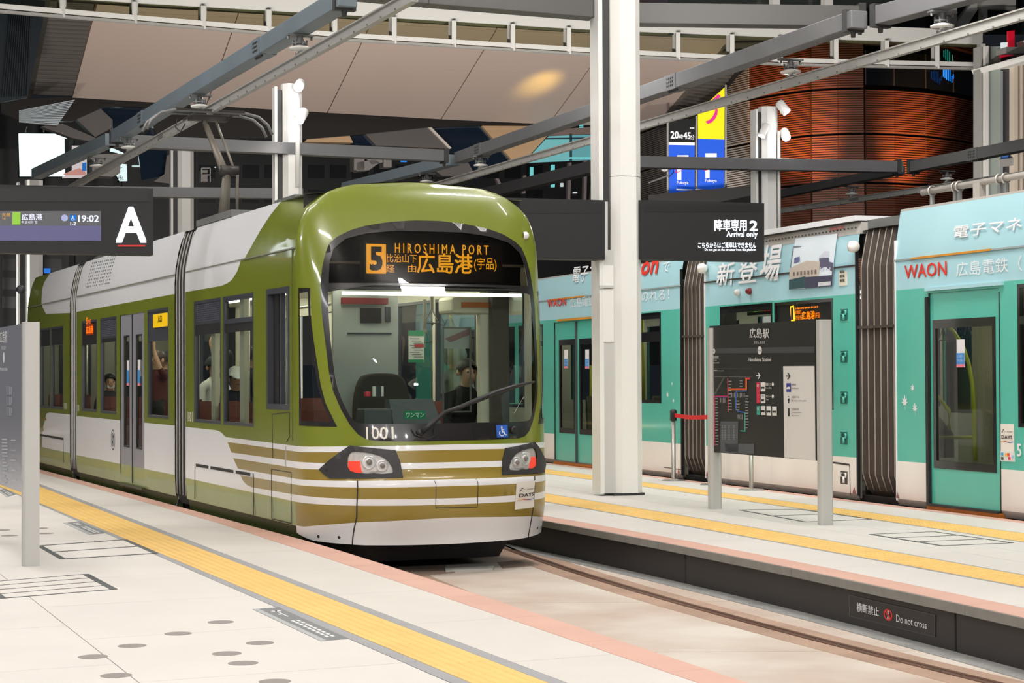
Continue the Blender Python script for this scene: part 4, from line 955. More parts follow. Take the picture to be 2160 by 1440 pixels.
def bench(s, u, n=1, flip=1):
    o = MB().prism(smooth_poly([(-.24, .42), (-.22, .5), (.2, .5), (.22, .42)], 1), 0, .44, lambda a, b, h: (s + a * flip, u + h, b)).build('tram_seat', SEATM, tram)
    MB().prism(smooth_poly([(-.26, .45), (-.32, 1.12), (-.25, 1.16), (-.17, .5)], 1), 0, .44, lambda a, b, h: (s + a * flip, u + h, b)).build('backrest', SEATM, o)
    MB().box((s, u + .22, .22), (.08, .3, .4)).build('leg', FRAMEM, o)
for s_ in (-1.9, -2.8, -3.7, SS(340), SS(225), SS(195), SS(120), SS(95)): bench(s_, .1)
for s_ in (-1.9, -2.8, -3.7, SS(330), SS(210)): bench(s_, 2 * HW - .55)
for s_ in (-2.05, -3.2): MB().box((s_, .09, 1.4), (.16, .05, 2.0)).build('window_pillar', CREAM, tram)
# ================================================================== TEAL TRAM
TEAL = mat('tram_teal', (86, 190, 171), .3, coat=.5, noise=(.5, .08))
LBLUE = mat('tram_light_blue', (172, 216, 226), .3, coat=.5, noise=(.6, .04))
TWH = mat('tram_ivory', (246, 240, 234), .32, coat=.4, noise=(.9, .05))
SKIRT = mat('tram_skirt', (150, 144, 140), .5)
BEIGE = mat('roof_beige', (186, 182, 176), .5)
TRED = mat('letter_red', (222, 58, 44), .4)
TWT = mat('letter_white', (238, 238, 240), .4)
TLIN = mat('interior_grey_green', (160, 162, 150), .6)
K = FK; KS = FK.sx
HK = 1.2
teal = thing('tram', 'teal and light blue articulated tram behind the island platform', 'tram', FK.M)
KIN = tb([(-.3, .05), (.02, .03), (.06, 0), (2.63, 0), (2.68, .008), (2.9, .035), (3.15, .075), (3.3, .11)])
def ksh(name, out, holes=(), reg=(), step=.4, far=False, mats=(TEAL, LBLUE, TWH, SKIRT), off=0.0, lines=()):
    f = (lambda s, z: (s, KIN(z) + off, z)) if not far else (lambda s, z: (s, 2 * HK - KIN(z) - off, z))
    return patch(out, f, holes, reg, step, lines=lines).build(name, list(mats), teal)
def KR(x0, x1, z0, z1): return rect(KS(x0), z0, KS(x1), z1)
def kz(x, y): return K.side(x, y)[1]
T1, T2, T3 = (KS(1889), 3.2), (KS(1487), KS(1808)), (-21.0, KS(1437))
std = lambda a, b, top: [(rect(a - 1, 2.31, b + 1, 4), 1), (rect(a - 1, .07, b + 1, .475), 2), (rect(a - 1, -1, b + 1, .07), 3)]
# openings
d1 = [K.side(1958, 614)[0], K.side(2109, 840)[0]]
door1 = rect(d1[0], .05, d1[1], 2.25)
gl1 = rect(K.side(1965, 800)[0], .43, K.side(2097, 800)[0], 1.97)
win1 = [rect(K.side(2147, 740)[0], .89, 1.6, 2.27)]
win2 = [rect(K.side(1519, 700)[0], 1.0, K.side(1629.5, 700)[0], 2.29), rect(K.side(1634, 700)[0], 1.0, K.side(1757, 700)[0], 2.285)]
win3 = [rect(K.side(1296, 750)[0], 1.02, K.side(1394.5, 750)[0], 2.29)]
d3 = [K.side(1169, 800)[0], K.side(1262, 800)[0]]; door3 = rect(d3[0], .06, d3[1], 2.26)
wx = [rect(KS(1150) - 1.3, .95, KS(1150) - .1, 2.25), rect(KS(1150) - 3.0, .95, KS(1150) - 1.5, 2.25), rect(KS(1150) - 5.0, .95, KS(1150) - 3.2, 2.25)]
for (s0, s1), holes, top in ((T1, [door1] + win1, 3.16), (T2, win2, 2.99), (T3, win3 + [door3] + wx, 2.99)):
    ln = [[(s0, 2.7), (s1, 2.7)], [(s0, 2.9), (s1, 2.9)]]
    ksh('side_shell', rect(s0, .0, s1, top), holes, std(s0, s1, top), .5, lines=ln)
    ksh('far_side_shell', rect(s0, .0, s1, top), holes, std(s0, s1, top), .8, True)
    for u in (.05, 2 * HK - .05): patch(rect(s0, .02, s1, 2.4), lambda s, z: (s, u, z), holes, (), .9).build('interior_lining', TLIN, teal)
    MB().box(((s0 + s1) / 2, HK, top + .01), (s1 - s0, 2 * HK - .16, .03)).build('roof_skin', BEIGE, teal)
    MB().box(((s0 + s1) / 2, HK, 2.42), (s1 - s0, 2.2, .02)).build('ceiling_lining', TLIN, teal)
    MB().box(((s0 + s1) / 2, HK, .0), (s1 - s0, 2.2, .04)).build('saloon_deck', mat('deck_dark', (70, 66, 60), .7), teal)
    for u in (.8, 1.6): MB().box(((s0 + s1) / 2, u, 2.39), ((s1 - s0) * .9, .06, .02)).build('saloon_light', glow('saloon_glow_dim', (255, 246, 220), 12.0), teal)
    MB().box(((s0 + s1) / 2, HK, -.17), (s1 - s0, 2.2, .3)).build('underframe', mat('under_dark', (44, 42, 40), .7), teal)
# roof edge strip with rivets over the middle section
a, b = T2
mb = MB(); mb.hexa([(a, .045, 2.985), (b, .045, 2.985), (b, .3, 2.985), (a, .3, 2.985)], [(a, .07, 3.12), (b, .07, 3.12), (b, .3, 3.12), (a, .3, 3.12)]); re = mb.build('roof_edge', BEIGE, teal)
mb = MB()
for k in range(46): mb.box((a + .1 + (b - a - .2) * k / 45, .05, 3.06), (.018, .012, .018))
o = mb.build('rivets', mat('rivet_dark', (96, 92, 88), .6), re); o['kind'] = 'stuff'
MB().box(((a + b) / 2, .24, 3.16), (b - a, .5, .06)).build('roof_cover', TWT, teal); MB().box(((a + b) / 2, .0, 3.125), (b - a, .02, .02)).build('roof_gasket', RUB, teal) if False else None
MB().box(((a + b) / 2, .1, 3.128), (b - a, .16, .012)).build('roof_gasket', RUB, teal)
# cantrail seams
for (s0, s1), m in ((T1, mat('seam_orange', (206, 140, 40), .5)), (T2, SEAM), (T3, mat('seam_orange', (206, 140, 40), .5))):
    MB().box(((s0 + s1) / 2, .0, 2.63), (s1 - s0, .014, .018)).build('cantrail_seam', mat('seam_light', (150, 160, 160), .6) if m is not SEAM else m, teal)
    if m is not SEAM: MB().box((s0 + (1.1 if s0 > -5 else 8.6), -.004, 2.632), (1.5, .012, .022)).build('orange_guide', m, teal)
# bellows
TBD = mat('bellows_brown', (70, 60, 53), .65, noise=(5., .25)); TBL = mat('bellows_rib', (158, 148, 136), .5)
def kb(z): return KIN(z) * 1.6 + (max(0, .25 - z) * .5)
for s0, s1 in ((T2[1], T1[0]), (T3[1], T2[0])):
    bellows(teal, s0, s1, HK, kb, 6, dark=TBD, light=TBL, r=.008, u_in=.1)
    MB().box(((s0 + s1) / 2, HK, 3.09), (s1 - s0, 2.1, .1)).build('bellows_roof', GP, teal)
    for s_ in (s0 - .02, s1 + .02): MB().box((s_, .28, 1.5), (.02, .34, 3.0)).build('gangway_frame', RUB, teal)
    MB().hexa([(s0, .1, -.12), (s1, .1, -.12), (s1, 2.2, -.12), (s0, 2.2, -.12)], [(s0, .06, .06), (s1, .06, .06), (s1, 2.3, .06), (s0, 2.3, .06)]).build('bellows_bottom', mat('bellows_black', (30, 28, 27), .7), teal)
    MB().box(((s0 + s1) / 2, .03, 1.93), (s1 - s0 - .02, .05, .03)).build('bellows_clamp', TBD, teal)
    for s_ in (s0 - .01, s1 + .01): MB().box((s_, .012, 1.45), (.03, .03, 2.8)).build('bellows_frame', RUB if s_ < s0 else TWT, teal)
# doors
kw = mat('door_border', (26, 26, 27), .15, coat=.5)
def kdoor(r, gls, split=None):
    o = patch(r, lambda s, z: (s, .022, z), gls, [(rect(r[0][0] - 1, -1, r[1][0] + 1, -.5), 1)], .6).build('door', [TEAL, TWH], teal)
    for g in gls:
        mb = MB(); ring(mb, g, rect(g[0][0] + .055, g[0][1] + .08, g[1][0] - .055, g[2][1] - .09), lambda a, b, d: (a, d, b), .016, .05); e = mb.build('door_window', kw, o)
        MB().quad((g[0][0] + .05, .03, g[0][1] + .07), (g[1][0] - .05, .03, g[0][1] + .07), (g[1][0] - .05, .03, g[2][1] - .08), (g[0][0] + .05, .03, g[2][1] - .08)).build('pane', GLASS, e)
    return o
kd = kdoor(door1, [gl1])
MB().box((d1[0] - .025, .0, 1.1), (.05, .03, 2.22)).build('door_edge_rubber', RUB, teal)
MB().box((d1[1] + .006, .0, 1.1), (.012, .012, 2.22)).build('door_gap', RUB, teal)
MB().box(((d1[0] + d1[1]) / 2, -.01, .048), (d1[1] - d1[0], .05, .025)).build('door_sill', RUB, teal)
MB().box(((d1[0] + d1[1]) / 2 + .03, -.012, 2.29), (d1[1] - d1[0] + .12, .035, .035)).build('door_canopy', LBLUE, teal)
STEP = mat('step_orange', (176, 100, 26), .6)
MB().box(((d1[0] + d1[1]) / 2, .045, .0), (d1[1] - d1[0] + .05, .14, .08)).build('door_step', STEP, teal)
s_ = KS(1215, 830)
g3 = [rect(KS(1177, 800), .50, s_ - .1, 1.98), rect(s_ + .1, .50, d3[1] - .1, 1.98)]
kd3 = kdoor(door3, g3); MB().box((s_, .005, 1.15), (.035, .03, 2.2)).build('door_edge_rubber', mat('door_rubber', (60, 66, 66), .5), teal)
MB().box(((d3[0] + d3[1]) / 2, .05, -.01), (d3[1] - d3[0], .14, .09)).build('door_step', STEP, teal)
MB().box(((d3[0] + d3[1]) / 2 + .2, -.012, 2.29), (d3[1] - d3[0], .03, .03)).build('door_canopy', mat('seam_orange', (206, 140, 40), .5), teal)
def dnotice(parent, x, y, w, u):
    a = K.side(x, y, u); o = MB().box((a[0], u, a[1]), (w, .004, w * 1.95)).build('door_notice', mat('notice_white', (232, 228, 232), .5), parent)
    MB().box((a[0], u - .003, a[1] - w * .37), (w, .004, w * .78)).build('blue_field', mat('notice_blue', (40, 140, 215), .5), o)
    MB().box((a[0], u - .003, a[1] - w * .86), (w, .004, w * .22)).build('pink_field', mat('notice_pink', (230, 130, 150), .5), o)
    mb = MB(); mb.text('コンタクト', lambda p, q: (p, u - .007, q), w * .84, w * .2, x0=a[0] - w * .42, y0=a[1] - w * .30); mb.text('アイシティ', lambda p, q: (p, u - .007, q), w * .84, w * .22, x0=a[0] - w * .42, y0=a[1] - w * .62)
    mb.build('lettering', M_txt, o); return o
dnotice(kd, 2026.5, 745, .145, .028); dnotice(kd3, 1194, 757, .15, .028); dnotice(kd3, 1238.5, 757, .15, .028)
# windows
def kwin(r, name='window', parts=()):
    mb = MB(); ring(mb, r, inset(r, .04), lambda a, b, d: (a, d, b), -.003, .06); o = mb.build(name, kw, teal)
    i = inset(r, .03); MB().quad((i[0][0], .02, i[0][1]), (i[1][0], .02, i[0][1]), (i[1][0], .02, i[2][1]), (i[0][0], .02, i[2][1])).build('pane', GLASS, o)
    for z0, z1, nm in parts: MB().box(((r[0][0] + r[1][0]) / 2, .012, (z0 + z1) / 2), (r[1][0] - r[0][0] - .02, .03, z1 - z0)).build(nm, kw, o)
    return o
kwin(win1[0], parts=((1.88, 1.96, 'transom_bar'),)); 
w_ = kwin(win3[0], parts=((1.88, 2.02, 'transom_bar'), (2.2, 2.28, 'header')))
for r in wx: kwin(r, parts=((1.9, 1.98, 'transom_bar'),))
w_ = kwin(win2[0], parts=((2.2, 2.28, 'header'),)); a = K.side(1576, 662, .15); b = K.side(1622, 648, .15)
o = MB().box(((a[0] + b[0]) / 2, .18, (a[1] + b[1]) / 2), (b[0] - a[0] + .06, .03, b[1] - a[1] + .04)).build('next_stop_display', LEDP, w_)
mb = MB().text('次の電停は、', lambda p, q: (p, .16, q), (b[0] - a[0]) * .62, .07, x0=a[0], y0=a[1] + .02, bold=.01); mb.build('lettering', glow('led_green', (130, 220, 50), 1.1), o)
mb = MB().text('八丁堀', lambda p, q: (p, .16, q), (b[0] - a[0]) * .36, .07, x0=a[0] + (b[0] - a[0]) * .64, y0=a[1] + .02, bold=.02); mb.build('lettering', glow('led_red', (255, 60, 30), 1.3), o)
w_ = kwin(win2[1]); r = win2[1]; MB().box(((r[0][0] + r[1][0]) / 2, .04, 2.0), (r[1][0] - r[0][0] - .03, .04, .55)).build('display_box', RUB, w_)
x0, x1 = 1664.5, 1727.5
P = lambda x, y: (lambda q: (q[0], .012, q[1]))(K.side(x, y))
mb = MB().add([P(1664.5, 646), P(1672.5, 644), P(1675.5, 676), P(1667, 678)], [(3, 2, 1, 0)]); mb.build('route_block', LEDM, w_)
mb = MB(); 
def pt(mb, t, xa, yb, xb, ya, bold=0): a = K.side(xa, yb); b = K.side(xb, ya); mb.text(t, lambda p, q: (p, .011, q), b[0] - a[0], b[1] - a[1], 0, bold, a[0], a[1])
pt(mb, 'HIROSHIMA PORT', 1677, 652.5, 1724, 645, .01); pt(mb, '紙屋町', 1675, 663, 1688.5, 654); pt(mb, '市役所', 1676, 675, 1689, 664); pt(mb, '広島港', 1689.5, 674, 1717, 655, .02); pt(mb, '(宇品)', 1717.5, 672, 1728, 658)
mb.build('lettering', glow('led_orange2', (255, 130, 24), 1.6), w_)
mb = MB(); pt(mb, '1', 1668, 673, 1672, 649, .04); mb.v = [(a, b - .004, c) for a, b, c in mb.v]; mb.build('route_number', LEDP, w_)
# lettering on the light blue band
def kt(t, x0, y0, x1, y1, m, name='lettering', bold=0.0, shear=0.0, sec=None):
    a = K.side(x0, y1); b = K.side(x1, y0)
    MB().text(t, lambda s, z: (s + shear * (z - a[1]), KIN(z) - (.004 if z < 2.6 else .014), z), b[0] - a[0], b[1] - a[1], 0, bold, a[0], a[1]).build(name, m, teal)
kt('電子マネー', 2009, 452, 2192, 503, TWT, bold=.025, shear=.06); kt('WAON', 1909, 551, 1997, 588, TRED, bold=.02); kt('広島電鉄（', 2018, 538, 2156, 584, TWT)
kt('新', 1513, 551, 1548, 603, TWT, shear=.08, bold=.02); kt('登', 1557, 543, 1596, 598, TWT, shear=.08, bold=.02); kt('場', 1604, 514, 1644, 594, TWT, shear=.08, bold=.02)
kt('電子マ', 1204, 556, 1254, 597, TWT, bold=.01); kt('WAON', 1155.6, 627, 1194.5, 648, TRED, bold=.02); kt('広島電鉄', 1204, 623, 1254, 649, TWT)
kt('on', 1349, 549, 1383, 580, TRED, shear=.15, bold=.03); kt('で', 1394, 551, 1409, 574, TWT, shear=.1); kt('このれる！', 1338, 608, 1412, 638, TWT)
kt('WAON', 1741, 475, 1771, 488, TRED, shear=.1, bold=-.02); kt('WAON', 1742, 497, 1761, 506, TRED, bold=-.02)
kt('5109', 2146.5, 938, 2190, 962, TWT, 'fleet_number', .02)
# advertising poster on the middle section
def kp(pts, m, name, d, parent=None):
    V = [(lambda q: (q[0], KIN(q[1]) - d, q[1]))(K.side(1640 + x / 5.54, 440 + y / 5.54)) for x, y in pts]
    return MB().add(V, [tuple(range(len(V)))[::-1]]).build(name, m, parent or teal)
pm = lambda n, c: mat('poster_' + n, c, .45)
def kpg(pts, m, name, d, parent=None):
    out = [K.side(1640 + x / 5.54, 440 + y / 5.54) for x, y in pts]
    return patch(out, lambda s, z: (s, KIN(z) - d, z), (), (), .3, lines=[[(-9, 2.64), (0, 2.64)]] if False else ()).build(name, m, parent or teal)
po = kpg([(150, 945), (660, 905), (665, 290), (175, 345)], pm('sky', (222, 232, 240)), 'advert_poster', .016)
kp([(150, 700), (200, 670), (345, 608), (500, 620), (498, 790), (155, 832)], pm('stone', (196, 184, 172)), 'printed_hall', .018, po)
kp([(488, 580), (600, 570), (612, 620), (660, 632), (660, 830), (490, 850)], pm('slate', (92, 90, 112)), 'printed_block', .019, po)
kp([(480, 570), (545, 490), (600, 500), (605, 575)], pm('dome', (206, 210, 222)), 'printed_dome', .0185, po)
kp([(193, 572), (255, 560), (260, 618), (195, 640)], pm('blue', (96, 104, 146)), 'printed_tower', .0185, po)
kp([(152, 832), (340, 790), (340, 922), (150, 944)], pm('tram', (52, 84, 90)), 'printed_tram', .02, po)
kp([(340, 800), (490, 790), (660, 775), (660, 904), (340, 930)], pm('bus', (70, 70, 90)), 'printed_bus', .021, po)
kp([(495, 862), (640, 848), (640, 892), (495, 908)], pm('caption', (214, 214, 220)), 'caption_bar', .022, po)
kp([(160, 435), (262, 435), (262, 443), (180, 455)], pm('lamp', (110, 112, 122)), 'printed_street_lamp', .02, po); kp([(163, 440), (172, 440), (165, 690), (155, 690)], pm('lamp', (110, 112, 122)), 'printed_mast', .02, po)
for k in range(7): x = 200 + k * 42; kp([(x, 742 - k * 5), (x + 18, 740 - k * 5), (x + 18, 782 - k * 4), (x, 786 - k * 4)], pm('opening', (120, 108, 100)), 'printed_opening', .021, po)
for k in range(4): x = 510 + k * 38; kp([(x, 680), (x + 14, 678), (x + 14, 712), (x, 715)], pm('pale', (190, 190, 206)), 'printed_opening', .022, po)
# lamps, label, latch recesses
for x, y, c in ((1558, 617, (210, 208, 206)), (1582.5, 614, (120, 26, 40))):
    q = K.side(x, y); MB().lathe([(.045, 0), (.045, .015), (.035, .045), (.02, .06), (.001, .063)], 14, (q[0], 0, q[1]), (0, -1, 0)).build('signal_lamp', mat('lamp_%d' % c[0], c, .2), teal)
a, b = K.side(1771, 603), K.side(1787, 572); lb = MB().box(((a[0] + b[0]) / 2, -.003, (a[1] + b[1]) / 2), (b[0] - a[0], .01, b[1] - a[1])).build('instruction_label', mat('label_cream', (222, 216, 200), .5), teal)
mb = MB()
for k in range(6): mb.box((a[0] + .05 + .06 * (k % 2), -.01, a[1] + .06 + .05 * (k // 2)), (.04, .004, .03))
mb.build('label_print', mat('print_dark', (90, 86, 76), .6), lb)
for y, c in ((649, TEAL), (737, TEAL), (823.5, TEAL), (909, TEAL), (992, TWH)):
    a, b = K.side(1772.5, y + 30), K.side(1789.5, y); r = rect(a[0], a[1], b[0], b[1])
    mb = MB(); ring(mb, r, inset(r, .012), lambda p, q, d: (p, d, q), -.004, .002); o = mb.build('latch_recess', c, teal)
    MB().box(((a[0] + b[0]) / 2, -.001, (a[1] + b[1]) / 2), (b[0] - a[0] - .02, .003, b[1] - a[1] - .02)).build('recess_back', mat('recess_%d' % (c is TEAL), (30, 96, 88) if c is TEAL else (70, 66, 64), .6), o)
    w = b[0] - a[0]; h = b[1] - a[1]; M_ = lambda p, q: (a[0] + w * p, -.012, a[1] + h * q)
    MB().tube([M_(.2, .55), M_(.2, .8), M_(.8, .8), M_(.8, .55), M_(.2, .55)], .012, 6).build('latch_handle', c, o); MB().tube([M_(.55, .55), M_(.55, .15)], .016, 6).build('latch_bolt', c, o)
def kline(x0, y0, x1, y1, w=.008, m=SEAM, name='panel_seam'):
    a, b = K.side(x0, y0), K.side(x1, y1); MB().bar((a[0], 0, a[1]), (b[0], 0, b[1]), .006, w).build(name, m, teal)
kline(1792, 980, 1794, 1043); kline(1757, 975, 1792, 980, .02, SEAM, 'hinge_strip'); kline(1400, 985, 1436, 990, .01)
# maple leaves
def leaf(x, y, w):
    c = K.side(x, y); R = w / 2 / 195 / .95; mb = MB(); pts = []
    n = 7
    for k in range(n):
        a = math.radians(-30 + 240 * k / (n - 1)); L = (.62, .85, 1.0, 1.25, 1.0, .85, .62)[k]
        for da, l in ((-19, .42), (-10, .74), (0, 1), (10, .74)):
            pts.append((c[0] + R * L * l * math.cos(a + math.radians(da)), c[1] + R * L * l * math.sin(a + math.radians(da))))
    V = [(c[0], -.004, c[1])] + [(p, -.004, q) for p, q in pts]
    F = [(0, i + 1, i + 2) for i in range(len(pts) - 1)] + [(0, len(pts), 1)]
    mb.add(V, F); mb.add([(c[0] - R * .05, -.004, c[1]), (c[0] + R * .05, -.004, c[1]), (c[0] + R * .2, -.004, c[1] - R), (c[0] + R * .12, -.004, c[1] - R)], [(0, 1, 2, 3)])
    mb.build('maple_leaf_print', TWT, teal)
for q in ((1925.5, 820, 17), (1909, 850, 27), (1930.5, 863, 22), (1418, 810, 12), (1408.5, 834, 18), (1421, 846, 14)): leaf(*q)
ms = [KS(1108) , 0]
# stickers beside the door
a, b = K.side(2110.5, 951), K.side(2139.5, 894)
days_sticker(teal, lambda p, q, k: (a[0] + (b[0] - a[0]) * p, -.003 - .003 * k, a[1] + (b[1] - a[1]) * q))
a2, b2 = K.side(2111.5, 971.5), K.side(2140.5, 952.5); o = MB().box(((a2[0] + b2[0]) / 2, -.003, (a2[1] + b2[1]) / 2), (b2[0] - a2[0], .006, b2[1] - a2[1])).build('payment_sticker', mat('sticker_white', (226, 226, 224), .5), teal)
for k, (p, q, c) in enumerate(((.15, .7, (70, 170, 226)), (.15, .25, (60, 80, 60)), (.42, .65, (230, 190, 60)), (.6, .68, (220, 70, 60)), (.66, .3, (220, 60, 90)), (.9, .5, (170, 190, 220)))):
    MB().box((a2[0] + (b2[0] - a2[0]) * p, -.008, a2[1] + (b2[1] - a2[1]) * q), (.035, .004, .03)).build('card_mark', mat('card_%d' % k, c, .5), o)
mb = MB()
for x, y in ((1318 + 1480 - 1480 + 575, 1044.5), (1802, 1035), (1432, 993), (1492, 1000)):
    q = K.side(x, y); e = MB().add([(q[0] - .04, -.003, q[1] - .03), (q[0] + .04, -.003, q[1] - .03), (q[0], -.003, q[1] + .05)], [(0, 1, 2)]).build('warning_mark', mat('mark_red', (150, 90, 90), .6), teal)
# roof pipe with rings on the nearest section
pu = .45
A, B = K.side(1946, 406.5, pu), K.side(2165, 405, pu)
zt = A[1]
pipe = MB().tube([(A[0], pu, zt), (3.0, pu, zt)], .035, 12).build('roof_pipe', mat('pipe_grey', (178, 172, 164), .45, .2), teal)
for x in (1966, 2015, 2024, 2109, 2122):
    s = K.sx(x, 406, pu); MB().tube([(s + .0, pu + .05 * math.cos(t), zt + .05 * math.sin(t)) for t in np.linspace(0, 2 * math.pi, 13)], .012, 6).build('pipe_ring', M_steel, pipe)
    MB().box((s, pu, zt - .1), (.05, .03, .12)).build('ring_clip', GP, pipe)
s = K.sx(2066, 406, pu); MB().box((s, pu, zt - .15), (.12, .08, .3)).build('pipe_support', mat('pipe_grey', (178, 172, 164), .45, .2), pipe)
s = K.sx(1966, 406, pu); MB().tube([(s, pu, zt - .05), (s + .02, pu - .02, zt - .2), (s - .02, pu + .02, zt - .32)], .02, 6).build('hanging_chain', GP, pipe)
# roof gear: side mirror / horn knobs at the bellows
for x, y in ((1809, 520), (1489, 566)):
    q = K.side(x, y); MB().lathe([(.05, 0), (.07, .04), (.06, .1), (.001, .12)], 12, (q[0], .0, q[1]), (0, -1, 0)).build('side_camera', TWH, teal)
# interior seen through the panes
def kpt(x, y, u): q = K.side(x, y, u); return (q[0], u, q[1])
YP = mat('pole_lime', (182, 190, 40), .35)
L_ = [(1971, 675), (1992, 682), (2012, 700), (2030, 728), (2043, 765), (2051, 810), (2054, 860), (2056, 930), (2058, 972)]
MB().tube([kpt(x, y, .35) for x, y in L_], .022, 10).build('curved_pole', YP, teal)
MB().tube([kpt(x, y, .40) for x, y in ((1974, 833), (1990, 850), (2002, 866), (2002, 905))], .02, 8).build('curved_pole', YP, teal)
MB().tube([kpt(x, y, .37) for x, y in ((1978, 923), (2056, 922))], .02, 8).build('pole_rail', YP, teal)
for x0, x1, y0, y1, z in ((1180, 1200, 714, 900, .4), (1246, 1250, 770, 900, .5)):
    MB().tube([kpt(x0, y0, z), kpt(x0, y1, z)], .02, 8).build('pole_rail', YP, teal)
MB().tube([kpt(1355, 664, .4), kpt(1358, 850, .4)], .022, 8).build('pole_rail', YP, teal)
q0, q1 = kpt(2007, 870, .6), kpt(2049, 772, .6); MB().box(((q0[0] + q1[0]) / 2, .6, (q0[2] + q1[2]) / 2), (q1[0] - q0[0], .03, q1[2] - q0[2])).build('draught_screen', mat('screen_grey', (130, 132, 130), .5), teal)
MB().add([kpt(1978, 875, .45), kpt(2012, 915, .45), kpt(2013, 965, .45), kpt(1980, 965, .45)], [(0, 1, 2, 3)]).build('wheel_box', mat('box_grey', (150, 148, 140), .6), teal)
q0 = kpt(2000, 800, 1.1); MB().box((q0[0], 1.6, 1.35), (.12, .3, 2.0)).build('interior_post', CREAM, teal)
MB().box((KS(2030), 1.5, 1.95), (1.6, .5, .1)).build('luggage_shelf', CREAM, teal)
def kstrap(x, y, u):
    q = kpt(x, y, u); t = q[2]; o = MB().box((q[0], u, t + .14), (.02, .03, .22)).build('strap', mat('belt_grey', (120, 118, 108), .6), teal)
    MB().tube([(q[0], u, t + .05), (q[0] - .075, u, t - .09), (q[0] + .075, u, t - .09), (q[0], u, t + .05)], .012, 6).build('handle', mat('handle_pale', (200, 198, 190), .5), o)
kstrap(1989, 700, .7); kstrap(2041, 690, .7); kstrap(1236, 715, .8); kstrap(1200, 715, 1.0)
MB().tube([kpt(1962, 672, .7), kpt(2110, 672, .7)], .016, 8).build('strap_rail', M_steel, teal)
for s_, u_ in ((KS(1230), .55), (KS(1380), .5), (KS(1560), .5), (KS(1700), .5), (KS(1250) , 1.5), (KS(1990), 1.55), (KS(2070), 1.6)):
    o = MB().prism(smooth_poly([(-.24, .35), (-.22, .48), (.2, .48), (.22, .35)], 1), 0, .8, lambda a, b, h: (s_ + a, u_ + h - .4, b)).build('tram_seat', mat('seat_olive', (96, 96, 74), .7), teal)
    MB().prism(smooth_poly([(-.24, .4), (-.3, 1.05), (-.24, 1.1), (-.16, .45)], 1), 0, .8, lambda a, b, h: (s_ + a, u_ + h - .4, b)).build('backrest', mat('seat_olive', (96, 96, 74), .7), o)
# ================================================================== COLUMNS, SIGNS, OVERHEAD
LA = np.array([.95, .31, 0.0]); LA /= np.linalg.norm(LA); LB = np.array([LA[1], -LA[0], 0.0])     # across, towards camera
def on_wall(px, py, P, a):
    n = np.array([a[1], -a[0], 0.0]); return onplane(px, py, np.array(P, float), n / np.linalg.norm(n))
def wallmap(P, a, lift=0.0, toward=None):
    n = np.array([a[1], -a[0], 0.0]); n /= np.linalg.norm(n)
    if n @ (CAM - np.array(P)) < 0: n = -n
    return lambda x, y: on_wall(x, y, P, a) + n * lift
def ptext(mb, S, t, x0, y0, x1, y1, mi=0, bold=0.0):
    """lettering in the picture rectangle, laid on the plane S"""
    A, B, C = S(x0, y1), S(x1, y1), S(x0, y0); v = (S(x1, y0) - C)
    return mb.text(t, lambda a, b: (A + (B - A) * a) * (1 - b) + (C + v * a) * b, 1.0, 1.0, mi, bold)
def prect(mb, S, x0, y0, x1, y1, mi=0): return mb.quad(S(x0, y1), S(x1, y1), S(x1, y0), S(x0, y0), mi)
# ---- columns
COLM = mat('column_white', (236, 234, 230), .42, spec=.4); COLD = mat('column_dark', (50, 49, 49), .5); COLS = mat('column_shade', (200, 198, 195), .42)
def column(px, base, top, w, label, flange=-1, lamp=None, cover_h=None, foot=True):
    """base = ground point, w = shaft width; flange side -1 left"""
    o = thing('column', label, 'column', (base[0], base[1], 0)); B = np.array([base[0], base[1], 0.0])
    P = lambda a, b, h: B + LA * a + LB * b + np.array([0, 0, h])
    h = w / 2; c = w * .24
    oct_ = [(-h, -h + c), (-h + c, -h), (h - c, -h), (h, -h + c), (h, h - c), (h - c, h), (-h + c, h), (-h, h - c)]
    MB().prism(oct_, .03, top, P, 0).build('shaft', COLM, o, world=True)
    MB().prism([(-h * 1.02, -h * .9), (h * 1.02, -h * .9), (h * 1.02, h * .9), (-h * 1.02, h * .9)], 0, .03, P).build('base_plate', COLD, o, world=True)
    f0, f1 = flange * (h + w * .30), flange * (h + w * .44)
    x = sorted((f0, f1)); MB().prism([(x[0], -h * .7), (x[1], -h * .7), (x[1], h * .75), (x[0], h * .75)], .03, top - .06, P).build('flange', COLM, o, world=True)
    x = sorted((flange * h * .9, f0)); MB().prism([(x[0], -h * .35), (x[1], -h * .35), (x[1], h * .3), (x[0], h * .3)], .03, top - .1, P).build('web', COLD, o, world=True)
    if cover_h:
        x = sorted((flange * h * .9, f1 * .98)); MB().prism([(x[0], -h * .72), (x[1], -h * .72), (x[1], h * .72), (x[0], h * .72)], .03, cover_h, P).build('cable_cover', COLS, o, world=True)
    MB().prism(oct_, top * .52, top * .52 + .006, lambda a, b, q: P(a * 1.004, b * 1.004, q)).build('shaft_joint', COLD, o, world=True)
    return o, P, h
cb = G(1317, 1043)
c1, P1, h1 = column(1317, cb, 7.2, .375, 'thick white station column standing in front of the teal tram', cover_h=2.88)
for z0, z1 in ((1.80, 2.42), (2.46, 2.70)):
    x = sorted((-h1 * .95, -(h1 + .375 * .40))); mb = MB()
    mb.prism([(x[0] + .02, h1 * .74), (x[1], h1 * .74), (x[1], h1 * .78), (x[0] + .02, h1 * .78)], z0, z1, P1); mb.build('inspection_lid', COLM, c1, world=True)
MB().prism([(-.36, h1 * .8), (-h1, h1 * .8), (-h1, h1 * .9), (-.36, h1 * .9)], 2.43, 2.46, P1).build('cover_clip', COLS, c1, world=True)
def gz(px, py, dep): return atdepth(px, py, dep)[2]
cols = []
